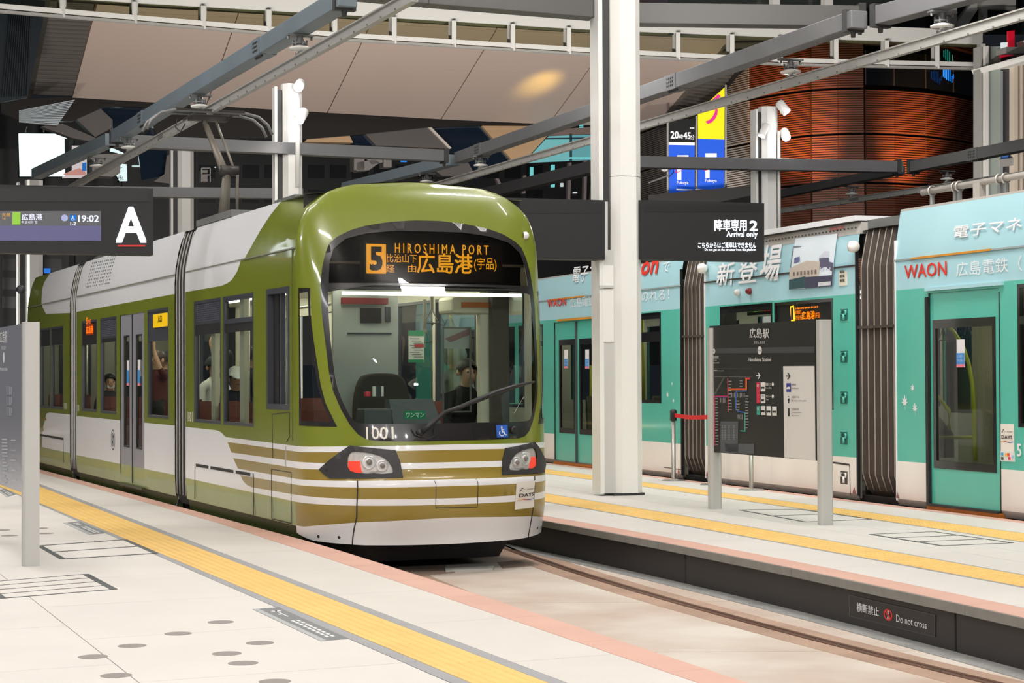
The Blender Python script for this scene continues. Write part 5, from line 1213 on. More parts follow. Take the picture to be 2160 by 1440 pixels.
for px, ytop, dep, w, lab in ((616, 177, 32.0, .33, 'white lamp column rising behind the roof of the green tram'), (1623, 225, 35.0, .32, 'white lamp column rising behind the teal tram roof in front of brown louvres'),
                              (391, 300, 40.5, .34, 'white column behind the pantograph of the green tram'), (71, 380, 46.0, .42, 'grey column below the platform A sign behind the rear of the green tram'), (-2, 380, 44.0, .3, 'column at the frame edge below the platform A sign')):
    if px < 0: continue
    p = atdepth(px, 790, dep); cols.append(column(px, p, gz(px, ytop, dep), w, lab))
# ---- floodlights on the columns
def flood(col, a, z, aim, label, power=120, tilt=None, rad=.085, body=.26, glowst=30):
    P = col[1]; b = col[2]
    p = P(a, b + .16, z); d = np.array(aim, float) - p; d /= np.linalg.norm(d)
    o = thing('floodlight', label, 'lamp', (p[0], p[1], p[2]))
    MB().lathe([(.001, -body), (rad * .8, -body), (rad, -body + .03), (rad, 0), (rad * .92, .0)], 18, p, d).build('housing', COLM, o, world=True)
    MB().lathe([(.001, -.004), (rad * .92, -.004)], 18, p, d).build('lamp_face', glow('lamp_white', (255, 250, 240), glowst), o, world=True)
    q = P(a, b - .07, z + .02); MB().bar(q, p - d * body * .6, .04, .03).build('bracket', COLM, o, world=True)
    spot('column_spot', tuple(p + d * .03), aim, power, 95, .6)
    pl = bpy.data.lights.new('lamp_spill', 'POINT'); pl.energy = power * .016; pl.shadow_soft_size = .06; po_ = bpy.data.objects.new('lamp_spill', pl); COL.objects.link(po_); po_.location = tuple(p + d * .12 + LB * .12)
flood(cols[0], .05, gz(624, 188, 32), (-4.5, 20, 1.0), 'bright floodlight at the top of the column behind the green tram roof', 500)
flood(cols[0], .06, gz(625, 258, 32), (-6, 27, 0), 'lower floodlight with grey hood on the column behind the green tram roof', 260)
flood(cols[1], .24, gz(1645, 240, 35), (9.5, 33.0, 0), 'upper dim floodlight on the column before the brown louvres', 120, glowst=6)
flood(cols[1], .22, gz(1643, 292, 35), (5.5, 26, 0), 'lower bright floodlight on the column before the brown louvres', 400)
flood(cols[1], -.28, gz(1574, 292, 35), (2, 33, 0), 'small floodlight on the far flange of the column before the brown louvres', 50, rad=.07, glowst=5)
MB().tube([cols[0][1](.07, .17, 4.6), cols[0][1](.07, .17, 6.1)], .045, 8).build('conduit', COLM, cols[0][0], world=True)
MB().tube([cols[1][1](.14, .17, 3.6), cols[1][1](.14, .17, 5.9)], .03, 8).build('conduit', COLM, cols[1][0], world=True)

# ---- black hanging signs
def signbox(P, x0, x1, ytop, ybot, label, thick=.22, recess=None):
    """sign box between picture columns x0, x1 on the plane through P along LA"""
    S = wallmap(P, LA)
    A, B, C, D_ = S(x0, ybot), S(x1, ybot), S(x1, ytop), S(x0, ytop)
    z0 = (A[2] + B[2]) / 2; z1 = (C[2] + D_[2]) / 2
    for q in (A, B): q[2] = z0
    for q in (C, D_): q[2] = z1
    o = thing('hanging_sign', label, 'sign', ((A[0] + B[0]) / 2, (A[1] + B[1]) / 2, z0))
    back = -LB * thick
    MB().hexa([A, B, B + back, A + back], [D_, C, C + back, D_ + back]).build('case', M_sign, o, world=True)
    return o, (lambda lift: wallmap(P, LA, lift)), (A, B, C, D_)
pc = P1(0, h1 + .02, 0)
WG = glow('sign_letter_white', (240, 246, 255), 2.6)
o, S, q = signbox(pc, 1351, 1612, 425, 549, 'black hanging sign with white lettering on the right of the thick white column')
mb = MB(); prect(mb, S(.004), 1358, 432, 1606, 447); mb.build('recess_strip', M_signd, o, world=True)
mb = MB(); ptext(mb, S(.008), '降車専用', 1507, 463, 1574, 487, 0, .03); ptext(mb, S(.008), '2', 1581, 466, 1597, 486, 0, .03); ptext(mb, S(.008), 'Arrival only', 1532, 488, 1597, 503, 0, .012)
ptext(mb, S(.008), 'こちらからはご乗車はできません', 1472, 511, 1594, 523, 0, .012); ptext(mb, S(.008), 'Do not get on the streetcar from this platform', 1486, 524, 1594, 530.5, 0, .01)
mb.build('lettering', WG, o, world=True)
o, S, q = signbox(pc, 1040, 1276, 419, 546, 'black hanging sign without lettering on the left of the thick white column')
mb = MB(); prect(mb, S(.004), 1060, 426, 1265, 450); mb.build('recess_strip', M_signd, o, world=True)
mb = MB(); prect(mb, S(.002), 1276, 425, 1282, 540); mb.build('mounting_plate', COLS, o, world=True)
pa = atdepth(323, 460, 19.6)
o, S, q = signbox(pa, -190, 323, 391, 534, 'black hanging platform sign with a glowing letter A and departure display')
mb = MB(); prect(mb, S(.004), -180, 397, 312, 425); mb.build('recess_strip', M_signd, o, world=True)
scr = MB(); prect(scr, S(.004), -140, 445, 213, 508); so = scr.build('departure_screen', mat('screen_dark', (26, 26, 34), .25), o, world=True)
sb = MB(); prect(sb, S(.006), -140, 476, 213, 507); sb.build('screen_lower_row', mat('screen_violet', (52, 50, 96), .3, emit=.35, ecol=(82, 80, 140)), so, world=True)
mb = MB(); ptext(mb, S(.008), 'A', 246, 438, 307, 510, 0, .02); mb.build('letter_a', glow('sign_letter_bright', (240, 248, 255), 4.0), o, world=True)
mb = MB(); prect(mb, S(.008), 248, 516.5, 306, 520); mb.build('red_underline', glow('sign_red', (220, 50, 36), 1.0), o, world=True)
mb = MB(); ptext(mb, S(.008), '先発', 4, 449.5, 22, 457, 0, .01); ptext(mb, S(.008), '1st', 5, 458, 12, 462.5); mb.build('amber_lettering', glow('screen_amber', (240, 180, 90), 1.0), so, world=True)
mb = MB(); prect(mb, S(.008), 26, 447.5, 43, 473.5); mb.build('green_block', glow('screen_green', (170, 226, 90), 1.0), so, world=True)
mb = MB(); ptext(mb, S(.008), '広島港', 46, 451, 89, 464, 0, .03); ptext(mb, S(.008), '히로시마 항', 45.5, 465.5, 79, 472); ptext(mb, S(.008), '1-2', 148.5, 468.5, 160, 475, 0, .03); ptext(mb, S(.008), '19:02', 165, 454, 208, 468, 0, .03); mb.build('lettering', glow('screen_white', (238, 240, 255), 1.3), so, world=True)
mb = MB(); prect(mb, S(.008), 147.5, 453.5, 160.5, 466); wo = mb.build('access_symbol', glow('screen_blue', (40, 130, 230), 1.0), so, world=True)
mb = MB(); A_2, B_2, C_2 = S(.01)(148, 465.5), S(.01)(160, 465.7), S(.01)(148, 454); wheelchair(mb, lambda a, b: A_2 + (B_2 - A_2) * a + (C_2 - A_2) * b); mb.build('white_symbol', glow('screen_white', (238, 240, 255), 1.3), so, world=True)
mb = MB(); c_ = S(.008)(136, 459.5); mb.lathe([(.001, 0), (.034, 0)], 18, c_, -LB); mb.build('round_symbol', glow('screen_lilac', (196, 200, 240), 1.0), so, world=True)

# ---- station name sign on the island
PL, PR = G(1508, 1073), G(1741, 1107); da = (PR - PL); da /= np.linalg.norm(da); dn = np.array([da[1], -da[0], 0.0]); dn = dn if dn @ (CAM - PL) > 0 else -dn
sg = thing('station_sign', 'black station name board with route map on two grey posts on the island', 'sign', ((PL[0] + PR[0]) / 2, (PL[1] + PR[1]) / 2, 0))
SPm = mat('post_grey', (188, 187, 184), .4)
def post(p, top, wa, wb, par, name='post'):
    P = lambda a, b, h: p + da * a + dn * b + np.array([0, 0, h])
    c = .02; a, b = wa / 2, wb / 2; pl = [(-a, -b + c), (-a + c, -b), (a - c, -b), (a, -b + c), (a, b - c), (a - c, b), (-a + c, b), (-a, b - c)]
    return MB().prism(pl, 0, top, P).build(name, SPm, par, world=True)
zt = onplane(1736, 674, PR, dn)[2]
post(PR, zt, .10, .13, sg); post(PL, zt - .02, .10, .13, sg)
Sb = lambda lift: wallmap(PL + dn * .03, da, lift)
S0 = Sb(0)
A, B, C, D_ = S0(1498, 951), S0(1722, 973), S0(1720, 675.5), S0(1497, 686)
zb = (A[2] + B[2]) / 2; ztp = (C[2] + D_[2]) / 2
lo = lambda p, z: np.array([p[0], p[1], z])
MB().hexa([lo(A, zb), lo(B, zb), lo(B, zb) - dn * .06, lo(A, zb) - dn * .06], [lo(A, ztp), lo(B, ztp), lo(B, ztp) - dn * .06, lo(A, ztp) - dn * .06]).build('board', mat('board_black', (34, 33, 33), .4), sg, world=True)
Z = lambda x, y: (1490 + x / 4.8, 680 + y / 4.8)
def zq(mb, S, pts): 
    V = [S(*Z(*p)) for p in pts]; return mb.add(V, [tuple(range(len(V)))])
S1, S2, S3 = Sb(.003), Sb(.006), Sb(.009)
mb = MB(); zq(mb, S1, [(50, 262), (1098, 242), (1098, 308), (50, 312)]); mb.build('line_band', mat('band_grey', (66, 67, 70), .5), sg, world=True)
mb = MB(); zq(mb, S1, [(780, 442), (1098, 440), (1108, 1396), (792, 1366)]); wp_ = mb.build('white_panel', mat('panel_white', (224, 222, 220), .5), sg, world=True)
mb = MB()
for t, x0, y0, x1, y1, b in (('広島駅', 445, 58, 640, 158, .01), ('ひろしまえき', 488, 188, 598, 214, 0), ('Hiroshima Station', 430, 352, 662, 394, .005), ('稲荷町', 70, 336, 130, 366, 0), ('いなりまち', 70, 376, 110, 388, 0), ('Inari-machi', 70, 400, 134, 414, 0)):
    xa, ya = Z(x0, y0); xb, yb_ = Z(x1, y1); ptext(mb, S2, t, xa, ya, xb, yb_, 0, b)
mb.build('station_lettering', M_txt, sg, world=True)
def zdisc(mb, S, x, y, rx, ry, n=20): V = [S(*Z(x + rx * math.cos(2 * math.pi * i / n), y + ry * math.sin(2 * math.pi * i / n))) for i in range(n)]; return mb.add(V, [tuple(range(n))[::-1]])
for x, y, rx, ry, t in ((545, 282, 22, 42, 'M01'), (81, 290, 14, 26, 'M02')):
    mb = MB(); zdisc(mb, S2, x, y, rx, ry); d = mb.build('station_number', M_txt, sg, world=True)
    mb = MB(); xa, ya = Z(x - rx * .72, y - ry * .22); xb, yb_ = Z(x + rx * .72, y + ry * .22); ptext(mb, S3, t, xa, ya, xb, yb_); mb.build('lettering', RUB, d, world=True)
def zline(pts, w, c, name, par=sg, S=S2):
    mb = MB()
    for (x0, y0), (x1, y1) in zip(pts[:-1], pts[1:]):
        L = math.hypot(x1 - x0, y1 - y0); ex, ey = (y1 - y0) / L * w / 2, -(x1 - x0) / L * w / 2; fx, fy = (x1 - x0) / L * w / 2, (y1 - y0) / L * w / 2
        zq(mb, S, [(x0 - fx + ex, y0 - fy + ey), (x1 + fx + ex, y1 + fy + ey), (x1 + fx - ex, y1 + fy - ey), (x0 - fx - ex, y0 - fy - ey)])
    return mb.build(name, mat('line_%d_%d_%d' % c, c, .5), par, world=True)
zline([(60, 466), (470, 467)], 3, (96, 96, 96), 'map_rule'); zline([(60, 548), (470, 552)], 4, (120, 120, 120), 'map_rule'); zline([(182, 552), (84, 732)], 3, (130, 130, 130), 'map_rule'); zline([(192, 552), (98, 722)], 3, (110, 110, 110), 'map_rule')
zline([(88, 745), (88, 1245)], 9, (196, 52, 74), 'route_line'); zline([(84, 745), (216, 745)], 8, (206, 40, 80), 'route_line'); zline([(92, 754), (216, 756)], 7, (120, 70, 170), 'route_line')
zline([(222, 566), (225, 902)], 7, (214, 96, 110), 'route_line'); zline([(222, 672), (405, 672), (404, 560)], 9, (216, 70, 40), 'route_line'); zline([(222, 682), (412, 682), (412, 566)], 7, (226, 140, 60), 'route_line')
zline([(412, 694), (305, 696), (305, 880), (322, 900), (396, 910)], 9, (58, 110, 190), 'route_line'); zline([(396, 912), (396, 1100), (352, 1096)], 9, (60, 170, 150), 'route_line')
for a_, b_, c_, d_ in ((145, 1000, 325, 1308), (190, 1226, 485, 1322)): mb = MB(); zq(mb, S1, [(a_, b_), (c_, b_ + 2), (c_, d_ + 6), (a_, d_)]); mb.build('map_legend', mat('legend_grey', (80, 84, 92), .5), sg, world=True)
mb = MB(); rr = random.Random(3)
for k in range(17): zq(mb, S3, [(98, 765 + k * 29), (112 + rr.random() * 22, 765 + k * 29), (112 + rr.random() * 22, 775 + k * 29), (98, 775 + k * 29)])
for x, y0, n, d in ((232, 590, 10, 32), (312, 790, 4, 30), (402, 740, 12, 29), (345, 585, 3, 28)):
    for k in range(n): zq(mb, S3, [(x, y0 + k * d), (x + 22 + rr.random() * 14, y0 + k * d), (x + 22 + rr.random() * 14, y0 + 9 + k * d), (x, y0 + 9 + k * d)])
for x, n in ((150, 4), (262, 3), (320, 6), (325, 4)):
    y = {150: 765, 262: 712, 320: 712, 325: 932}[x]
    for k in range(n): zq(mb, S3, [(x + k * 14, y), (x + 6 + k * 14, y), (x + 6 + k * 14, y + 34 + rr.random() * 20), (x + k * 14, y + 34 + rr.random() * 20)])
for x in (166, 190, 232, 280):
    for k in range(9): zq(mb, S3, [(x, 1040 + k * 17), (x + 12, 1042 + k * 17), (x + 12, 1049 + k * 17), (x, 1047 + k * 17)])
zq(mb, S3, [(60, 480), (120, 480), (120, 494), (60, 492)]); zq(mb, S3, [(126, 485), (186, 486), (186, 493), (126, 492)])
o = mb.build('map_small_print', mat('print_pale', (150, 150, 150), .6), sg, world=True); o['kind'] = 'stuff'
mb = MB(); zq(mb, S3, [(414, 560), (450, 556), (450, 576), (420, 578)]); mb.build('here_mark', mat('mark_crimson', (214, 44, 60), .5), sg, world=True)
def arrow(x, y, c, par):
    mb = MB(); zq(mb, S3, [(x, y - 5), (x + 36, y - 5), (x + 36, y + 5), (x, y + 5)]); zq(mb, S3, [(x + 14, y - 34), (x + 24, y - 34), (x + 44, y), (x + 34, y)]); zq(mb, S3, [(x + 34, y), (x + 44, y), (x + 24, y + 34), (x + 14, y + 34)]); mb.build('arrow', c, par, world=True)
arrow(512, 538, M_txt, sg); arrow(813, 541, RUB, wp_)
mb = MB(); zq(mb, S2, [(512, 605), (546, 605), (548, 816), (514, 814)]); r_ = mb.build('red_block', mat('block_red', (206, 36, 70), .5), sg, world=True)
mb = MB(); xa, ya = Z(518, 624); xb, yb_ = Z(540, 652); ptext(mb, S3, '南', xa, ya, xb, yb_); mb.build('lettering', M_txt, r_, world=True)
mb = MB(); zq(mb, S2, [(514, 844), (546, 844), (547, 936), (515, 934)]); g_2 = mb.build('teal_block', mat('block_teal', (50, 160, 140), .5), sg, world=True)
mb = MB(); xa, ya = Z(519, 856); xb, yb_ = Z(541, 886); ptext(mb, S3, '北', xa, ya, xb, yb_); mb.build('lettering', M_txt, g_2, world=True)
def icon(x, y, w, h, kind, par, dark=RUB, plate=M_txt):
    mb = MB(); zq(mb, S2, [(x, y), (x + w, y), (x + w + 1, y + h), (x + 1, y + h)]); o = mb.build('pictogram', plate, par, world=True); mb = MB()
    if kind == 'bus': zq(mb, S3, [(x + .12 * w, y + .48 * h), (x + .88 * w, y + .48 * h), (x + .88 * w, y + .66 * h), (x + .12 * w, y + .66 * h)]); zdisc(mb, S3, x + .3 * w, y + .68 * h, w * .09, h * .05); zdisc(mb, S3, x + .7 * w, y + .68 * h, w * .09, h * .05)
    elif kind == 'taxi': zq(mb, S3, [(x + .25 * w, y + .55 * h), (x + .75 * w, y + .55 * h), (x + .85 * w, y + .78 * h), (x + .15 * w, y + .78 * h)]); xa, ya = Z(x + .14 * w, y + .12 * h); xb, yb_ = Z(x + .86 * w, y + .28 * h); ptext(mb, S3, 'TAXI', xa, ya, xb, yb_)
    elif kind == 'train': zq(mb, S3, [(x + .3 * w, y + .1 * h), (x + .7 * w, y + .1 * h), (x + .7 * w, y + .2 * h), (x + .3 * w, y + .2 * h)]); zq(mb, S3, [(x + .25 * w, y + .34 * h), (x + .75 * w, y + .34 * h), (x + .7 * w, y + .7 * h), (x + .3 * w, y + .7 * h)]); zq(mb, S3, [(x + .25 * w, y + .85 * h), (x + .4 * w, y + .72 * h), (x + .6 * w, y + .72 * h), (x + .75 * w, y + .85 * h)])
    elif kind == 'info': xa, ya = Z(x + .3 * w, y + .12 * h); xb, yb_ = Z(x + .7 * w, y + .88 * h); ptext(mb, S3, 'i', xa, ya, xb, yb_, 0, .05)
    else: zq(mb, S3, [(x + .1 * w, y + .5 * h), (x + .5 * w, y + .38 * h), (x + .9 * w, y + .42 * h), (x + .9 * w, y + .66 * h), (x + .1 * w, y + .66 * h)])
    mb.build('figure', dark, o, world=True)
icon(554, 606, 48, 92, 'bus', sg); icon(554, 726, 48, 90, 'taxi', sg); icon(556, 844, 47, 92, 'bus', sg); icon(614, 846, 47, 94, 'bus', sg); icon(671, 849, 47, 92, 'bus', sg)
icon(815, 614, 46, 90, 'bullet', wp_, M_txt, mat('icon_blue', (56, 56, 150), .5)); icon(820, 738, 40, 90, 'train', wp_); icon(824, 858, 38, 96, 'info', wp_)
mb = MB()
for t, x0, y0, x1, y1 in (('路線バス', 606, 610, 664, 640), ('Route Bus', 606, 652, 668, 668), ('タクシー', 610, 732, 662, 760), ('Taxi', 610, 772, 636, 786)): xa, ya = Z(x0, y0); xb, yb_ = Z(x1, y1); ptext(mb, S3, t, xa, ya, xb, yb_)
zdisc(mb, S2, 678, 625, 11, 19); zdisc(mb, S2, 678, 747, 11, 19); mb.build('direction_lettering', M_txt, sg, world=True)
mb = MB()
for t, x0, y0, x1, y1 in (('新幹線', 869, 618, 914, 642), ('Shinkansen', 869, 657, 944, 672), ('JR線のりば', 872, 742, 950, 770), ('JR Line ticket gate', 874, 782, 1018, 802), ('交通案内所', 872, 866, 946, 890), ('Transportation', 872, 904, 970, 920), ('information', 872, 934, 950, 948)): xa, ya = Z(x0, y0); xb, yb_ = Z(x1, y1); ptext(mb, S3, t, xa, ya, xb, yb_)
mb.build('direction_lettering', mat('print_charcoal', (76, 74, 72), .6), wp_, world=True)

# ---- sign at the left edge, on the near platform
pL = G(64, 1193); d2 = np.array([-.39, .92, 0]); d2 /= np.linalg.norm(d2)
s2 = thing('station_sign', 'glossy dark board on a pale post at the left edge of the near platform', 'sign', (pL[0], pL[1], 0))
n2_ = np.array([d2[1], -d2[0], 0]); n2_ = n2_ if n2_ @ (CAM - pL) > 0 else -n2_
def post2(p, h): 
    P = lambda a, b, z: p + d2 * a + n2_ * b + np.array([0, 0, z]); c = .016
    pl = [(-.05, -.06), (.05, -.06), (.05, .06 - c), (.05 - c, .06), (-.05 + c, .06), (-.05, .06 - c)]
    return MB().prism(pl, 0, h, P).build('post', SPm, s2, world=True)
h2 = onplane(64, 679, pL, n2_)[2]; post2(pL, h2); post2(pL + d2 * 2.3, h2)
zb2 = onplane(45, 1036, pL, n2_)[2]; zt2 = h2 - .005
a, b = pL + d2 * .05 + n2_ * .02, pL + d2 * 2.25 + n2_ * .02
MB().hexa([lo(a, zb2), lo(b, zb2), lo(b, zb2) - n2_ * .05, lo(a, zb2) - n2_ * .05], [lo(a, zt2), lo(b, zt2), lo(b, zt2) - n2_ * .05, lo(a, zt2) - n2_ * .05]).build('board', mat('board_reflecting', (150, 152, 162), .2, spec=.6), s2, world=True)  # grey base holds the platform's reflection; the board itself is black
Sx = wallmap(pL + n2_ * .02, d2, .004)
mb = MB(); ptext(mb, Sx, '広島駅', 1, 698, 16, 723, 0, .0); ptext(mb, Sx, 'ひろしまえき', 4, 729, 13, 737); ptext(mb, Sx, 'Hiroshima Station', 1, 774, 17, 781); mb.build('station_lettering', M_txt, s2, world=True)
mb = MB(); c_ = Sx(9, 754); mb.lathe([(.001, 0), (.045, 0)], 18, c_, n2_); mb.build('station_number', M_txt, s2, world=True)
mb = MB(); rr = random.Random(5)
for k in range(14):
    y = 925 + k * 7; prect(mb, Sx, 5, y, 12 + rr.random() * 6, y + 2.5)
    if k % 3 == 0: prect(mb, Sx, 24, y + 2, 34, y + 4.5)
for k in range(12): prect(mb, Sx, 15 + k % 4 * 3, 815 + k // 4 * 22, 16.3 + k % 4 * 3, 832 + k // 4 * 22)
o = mb.build('map_small_print', mat('print_pale2', (190, 194, 204), .6), s2, world=True); o['kind'] = 'stuff'

# ---- belt stanchions
def stanchion(px, py, label):
    p = G(px, py); o = thing('stanchion', label, 'barrier post', (p[0], p[1], 0), None, 'belt stanchions by the teal tram')
    MB().lathe([(.001, .018), (.04, .018), (.15, .012), (.17, .0)], 24, p).build('base', M_steel, o, world=True)
    MB().lathe([(.028, .01), (.028, .86), (.001, .862)], 14, p).build('post', M_steel, o, world=True)
    MB().lathe([(.001, .80), (.045, .80), (.045, .93), (.03, .95), (.001, .95)], 14, p).build('belt_cassette', RUB, o, world=True)
    return p
q1 = stanchion(1421, 1013, 'steel belt stanchion left of the station sign, holding the red belt'); q2 = stanchion(1504, 1022, 'steel belt stanchion hidden behind the left post of the station sign'); q3 = stanchion(1585, 1033, 'steel belt stanchion seen below the board of the station sign')
BELT = mat('belt_red', (206, 34, 40), .6)
for a, b, l in ((q1, q2, 'red retractable belt stretched to the station sign'), (q2, q3, 'red retractable belt running behind the station sign board')):
    mb = MB(); d = (b - a) / np.linalg.norm(b - a); n = np.array([-d[1], d[0], 0]) * .002; N = 8; V = []
    for i in range(N + 1):
        t = i / N; c = a + d * .045 + (b - a - d * .09) * t; s = -.02 * math.sin(math.pi * t)
        V += [c + n + np.array([0, 0, .845 + s]), c + n + np.array([0, 0, .90 + s]), c - n + np.array([0, 0, .90 + s]), c - n + np.array([0, 0, .845 + s])]
    F = [(4 * i + j, 4 * i + (j + 1) % 4, 4 * i + 4 + (j + 1) % 4, 4 * i + 4 + j) for i in range(N) for j in range(4)] + [(0, 3, 2, 1), (4 * N, 4 * N + 1, 4 * N + 2, 4 * N + 3)]
    tag(mb.add(V, F).build('barrier_belt', BELT), l, 'belt')

# ---- overhead girders, rigid conductor bars and insulators
ZG, ZR = 5.15, 4.87
def girder(name, a, b, z, w, h, m, label, cat='girder', bolts=(), end=None, group=None):
    A, B = G(*a, z), G(*b, z); o = thing(name, label, cat, tuple((A + B) / 2), group)
    d = (B - A) / np.linalg.norm(B - A); side = np.cross(d, (0, 0, 1)); sgn = 1 if side @ (CAM - (A + B) / 2) > 0 else -1; side = side * sgn
    off = -side * w / 2
    MB().bar(A + off + np.array([0, 0, h / 2]), B + off + np.array([0, 0, h / 2]), w, h).build('beam', m, o, world=True, bevel=.008)
    for t in bolts:
        c = A + (B - A) * t; mb = MB()
        for i in range(4):
            for j in range(3): mb.lathe([(.001, .014), (.014, .014), (.016, 0)], 6, c + d * (i - 1.5) * .055 + np.array([0, 0, h * (.25 + .25 * j)]), side, sm=False)
        for i in range(5): mb.lathe([(.001, .03), (.016, .03), (.018, 0)], 6, c + d * (i - 2) * .06 + off + side * w * .3, (0, 0, -1), sm=False)
        k = mb.build('bolt_cluster', COLD, o, world=True); k['kind'] = 'stuff'
        e = 1; MB().bar(c - d * .17 + off * 1 + np.array([0, 0, h / 2]), c + d * .17 + off + np.array([0, 0, h / 2]), w + .012, h + .012).build('splice_plate', m, o, world=True)
    for t in (end or ()):
        c = A + (B - A) * t + off; MB().bar(c - d * .04 + np.array([0, 0, h / 2]), c + d * .04 + np.array([0, 0, h / 2]), w * 1.15, h * 1.25).build('end_plate', COLD, o, world=True)
        MB().lathe([(.001, -.06), (.025, -.06), (.03, 0)], 8, c + np.array([0, 0, -.02])).build('end_bolt', COLD, o, world=True)
    return o, A, B
girder('girder', (66, 377), (222, 306), ZG, .2, .19, M_bluebeam, 'blue-grey girder end piece near the bright billboard')
girder('girder', (232, 301), (714, 12), ZG, .2, .19, M_bluebeam, 'long blue-grey girder above the track of the green tram', bolts=(.19, .735), end=(.005, .99))
girder('girder', (958, 344), (1796, 58), ZG, .2, .19, M_beam, 'long grey girder crossing behind the thick white column', bolts=(.09, .66), end=(.99,))
girder('girder', (1838, 53), (2240, -52), ZG, .2, .2, M_beam, 'short grey girder leaving the frame at the top right', end=(.01,))
girder('girder', (720, 405), (948, 348), ZG, .2, .19, M_bluebeam, 'blue-grey girder that dips behind the roof of the green tram')
girder('girder', (880, 452), (1272, 357), ZG, .22, .22, mat('steel_dark', (66, 66, 68), .5), 'dark girder just above the nose of the green tram')
girder('girder', (1480, 448), (1890, 367), ZG, .2, .16, mat('steel_dark', (66, 66, 68), .5), 'dark girder running down to the black arrival sign')
girder('girder', (1914, 363), (2230, 303), ZG, .2, .2, mat('steel_dark2', (74, 73, 73), .5), 'grey girder at the right edge above the teal tram roof', bolts=(.46,), end=(.01,))
girder('cross_girder', (905, 8), (1262, 37), 5.63, .25, .27, mat('grey_steel_dark', (88, 86, 84), .45), 'grey cross beam from the top edge to the thick white column', 'girder')
girder('cross_girder', (600, -20), (905, 8), 5.63, .25, .27, mat('grey_steel_dark', (88, 86, 84), .45), 'grey cross beam at the top edge above the long girder end', 'girder')
girder('cross_girder', (1345, 49), (1822, 55), 5.63, .25, .25, mat('grey_steel_dark', (88, 86, 84), .45), 'grey cross beam on the right of the thick white column', 'girder', end=(.995,))
girder('cross_girder', (232, 308), (948, 340), ZG, .22, .2, M_beam, 'grey cross beam carried by the lamp column behind the green tram', 'girder', end=(.99,))
girder('cross_girder', (1300, 352), (1906, 363), ZG, .22, .21, M_beam, 'grey cross beam carried by the lamp column before the brown louvres', 'girder', end=(.985,))
girder('cross_girder', (-60, 411), (640, 419), 4.93, .22, .2, M_beam, 'far grey cross beam just above the platform A sign', 'girder')
def conductor(a, b, label):
    A, B = G(*a, ZR), G(*b, ZR); o = thing('conductor_bar', label, 'conductor rail', tuple((A + B) / 2)); d = (B - A) / np.linalg.norm(B - A); up = np.array([0, 0, 1.0])
    MB().bar(A, B, .05, .085).build('web', M_alu, o, world=True); MB().bar(A + up * .045, B + up * .045, .095, .014).build('top_flange', M_alu, o, world=True); MB().bar(A - up * .045, B - up * .045, .065, .02).build('contact_clamp', M_alu, o, world=True)
    L = np.linalg.norm(B - A); mb = MB(); side = np.cross(d, up); side = side if side @ (CAM - A) > 0 else -side
    n = int(L / .42)
    for k in range(n): mb.lathe([(.001, .012), (.009, .012), (.01, 0)], 6, A + d * (k + .5) * .42 + side * .034 - up * .045, side, sm=False)
    k = mb.build('clamp_screws', M_galv, o, world=True); k['kind'] = 'stuff'
    j = A + d * L * .42 + side * .026; MB().bar(j - d * .16, j + d * .16, .012, .05).build('joint_plate', M_galv, o, world=True)
    return A, B
c_1 = conductor((150, 396), (875, -9), 'aluminium conductor bar above the green tram')
c_2 = conductor((900, 397), (2240, 7), 'aluminium conductor bar passing behind the thick white column')
c_3 = conductor((1560, 458), (2240, 355), 'aluminium conductor bar above the teal tram roof')
def insulator(px, cb, label, s=1.0, top=ZG):
    A, B = cb; P0_, P1_ = G(px, 0, ZR) * 0, None
    lo_, hi = 0.0, 1.0
    def pxof(t): p = A + (B - A) * t - CAM; return CX + FPX * (p @ _R) / (p @ _F)
    for _ in range(40):
        m_ = (lo_ + hi) / 2
        if pxof(m_) < px: lo_ = m_
        else: hi = m_
    p = A + (B - A) * lo_; d = (B - A) / np.linalg.norm(B - A); sd = np.cross(d, (0, 0, 1)); z = ZR + .054
    o = thing('insulator', label, 'insulator', (p[0], p[1], z), None, 'insulators between the girders and conductor bars')
    q = np.array([p[0], p[1], 0.0])
    MB().lathe([(.025, z), (.045, z + .02), (.03, z + .04), (.03, z + .05), (.12, z + .055), (.125, z + .075), (.05, z + .10), (.04, z + .11)], 20, q).build('disc', M_porc, o, world=True)
    MB().lathe([(.001, z + .115), (.085, z + .115), (.085, z + .13), (.001, z + .13)], 14, q).build('lower_flange', M_galv, o, world=True)
    MB().lathe([(.035, z + .13), (.035, top)], 10, q).build('stem', M_galv, o, world=True)
    MB().box(q + np.array([0, 0, top - .012]), (.30, .1, .02), 0, (sd, d, (0, 0, 1))).build('hanger_plate', M_galv, o, world=True)
    mb = MB()
    for k in range(6):
        a = 2 * math.pi * k / 6; mb.lathe([(.012, z + .10), (.012, z + .16), (.001, z + .16)], 6, q + np.array([math.cos(a), math.sin(a), 0]) * .075)
    for e in (-.13, .13): mb.lathe([(.014, top - .06), (.014, top - .001), (.001, top - .001)], 6, q + sd * e)
    k = mb.build('flange_bolts', M_galv, o, world=True); k['kind'] = 'stuff'
    MB().box(q + np.array([0, 0, z + .017]), (.07, .12, .03), 0, (sd, d, (0, 0, 1))).build('bar_clip', M_galv, o, world=True)
insulator(272, c_1, 'insulator hanging over the far end of the green tram roof'); insulator(422, c_1, 'insulator hanging just above the pantograph head'); insulator(633, c_1, 'insulator above the lit lamp column behind the green tram'); insulator(205, c_1, 'insulator in front of the small bright billboard')
insulator(890, c_2, 'insulator peeking over the green tram nose'); insulator(1014, c_2, 'insulator in front of the dark blue glass behind the tram nose'); insulator(1668, c_2, 'insulator in front of the brown louvred wall top'); insulator(1988, c_2, 'insulator before the white bridge truss at the top right')
insulator(1797, c_3, 'insulator above the roof edge of the teal tram, nearer the column'); insulator(1998, c_3, 'insulator above the pipe on the teal tram roof')
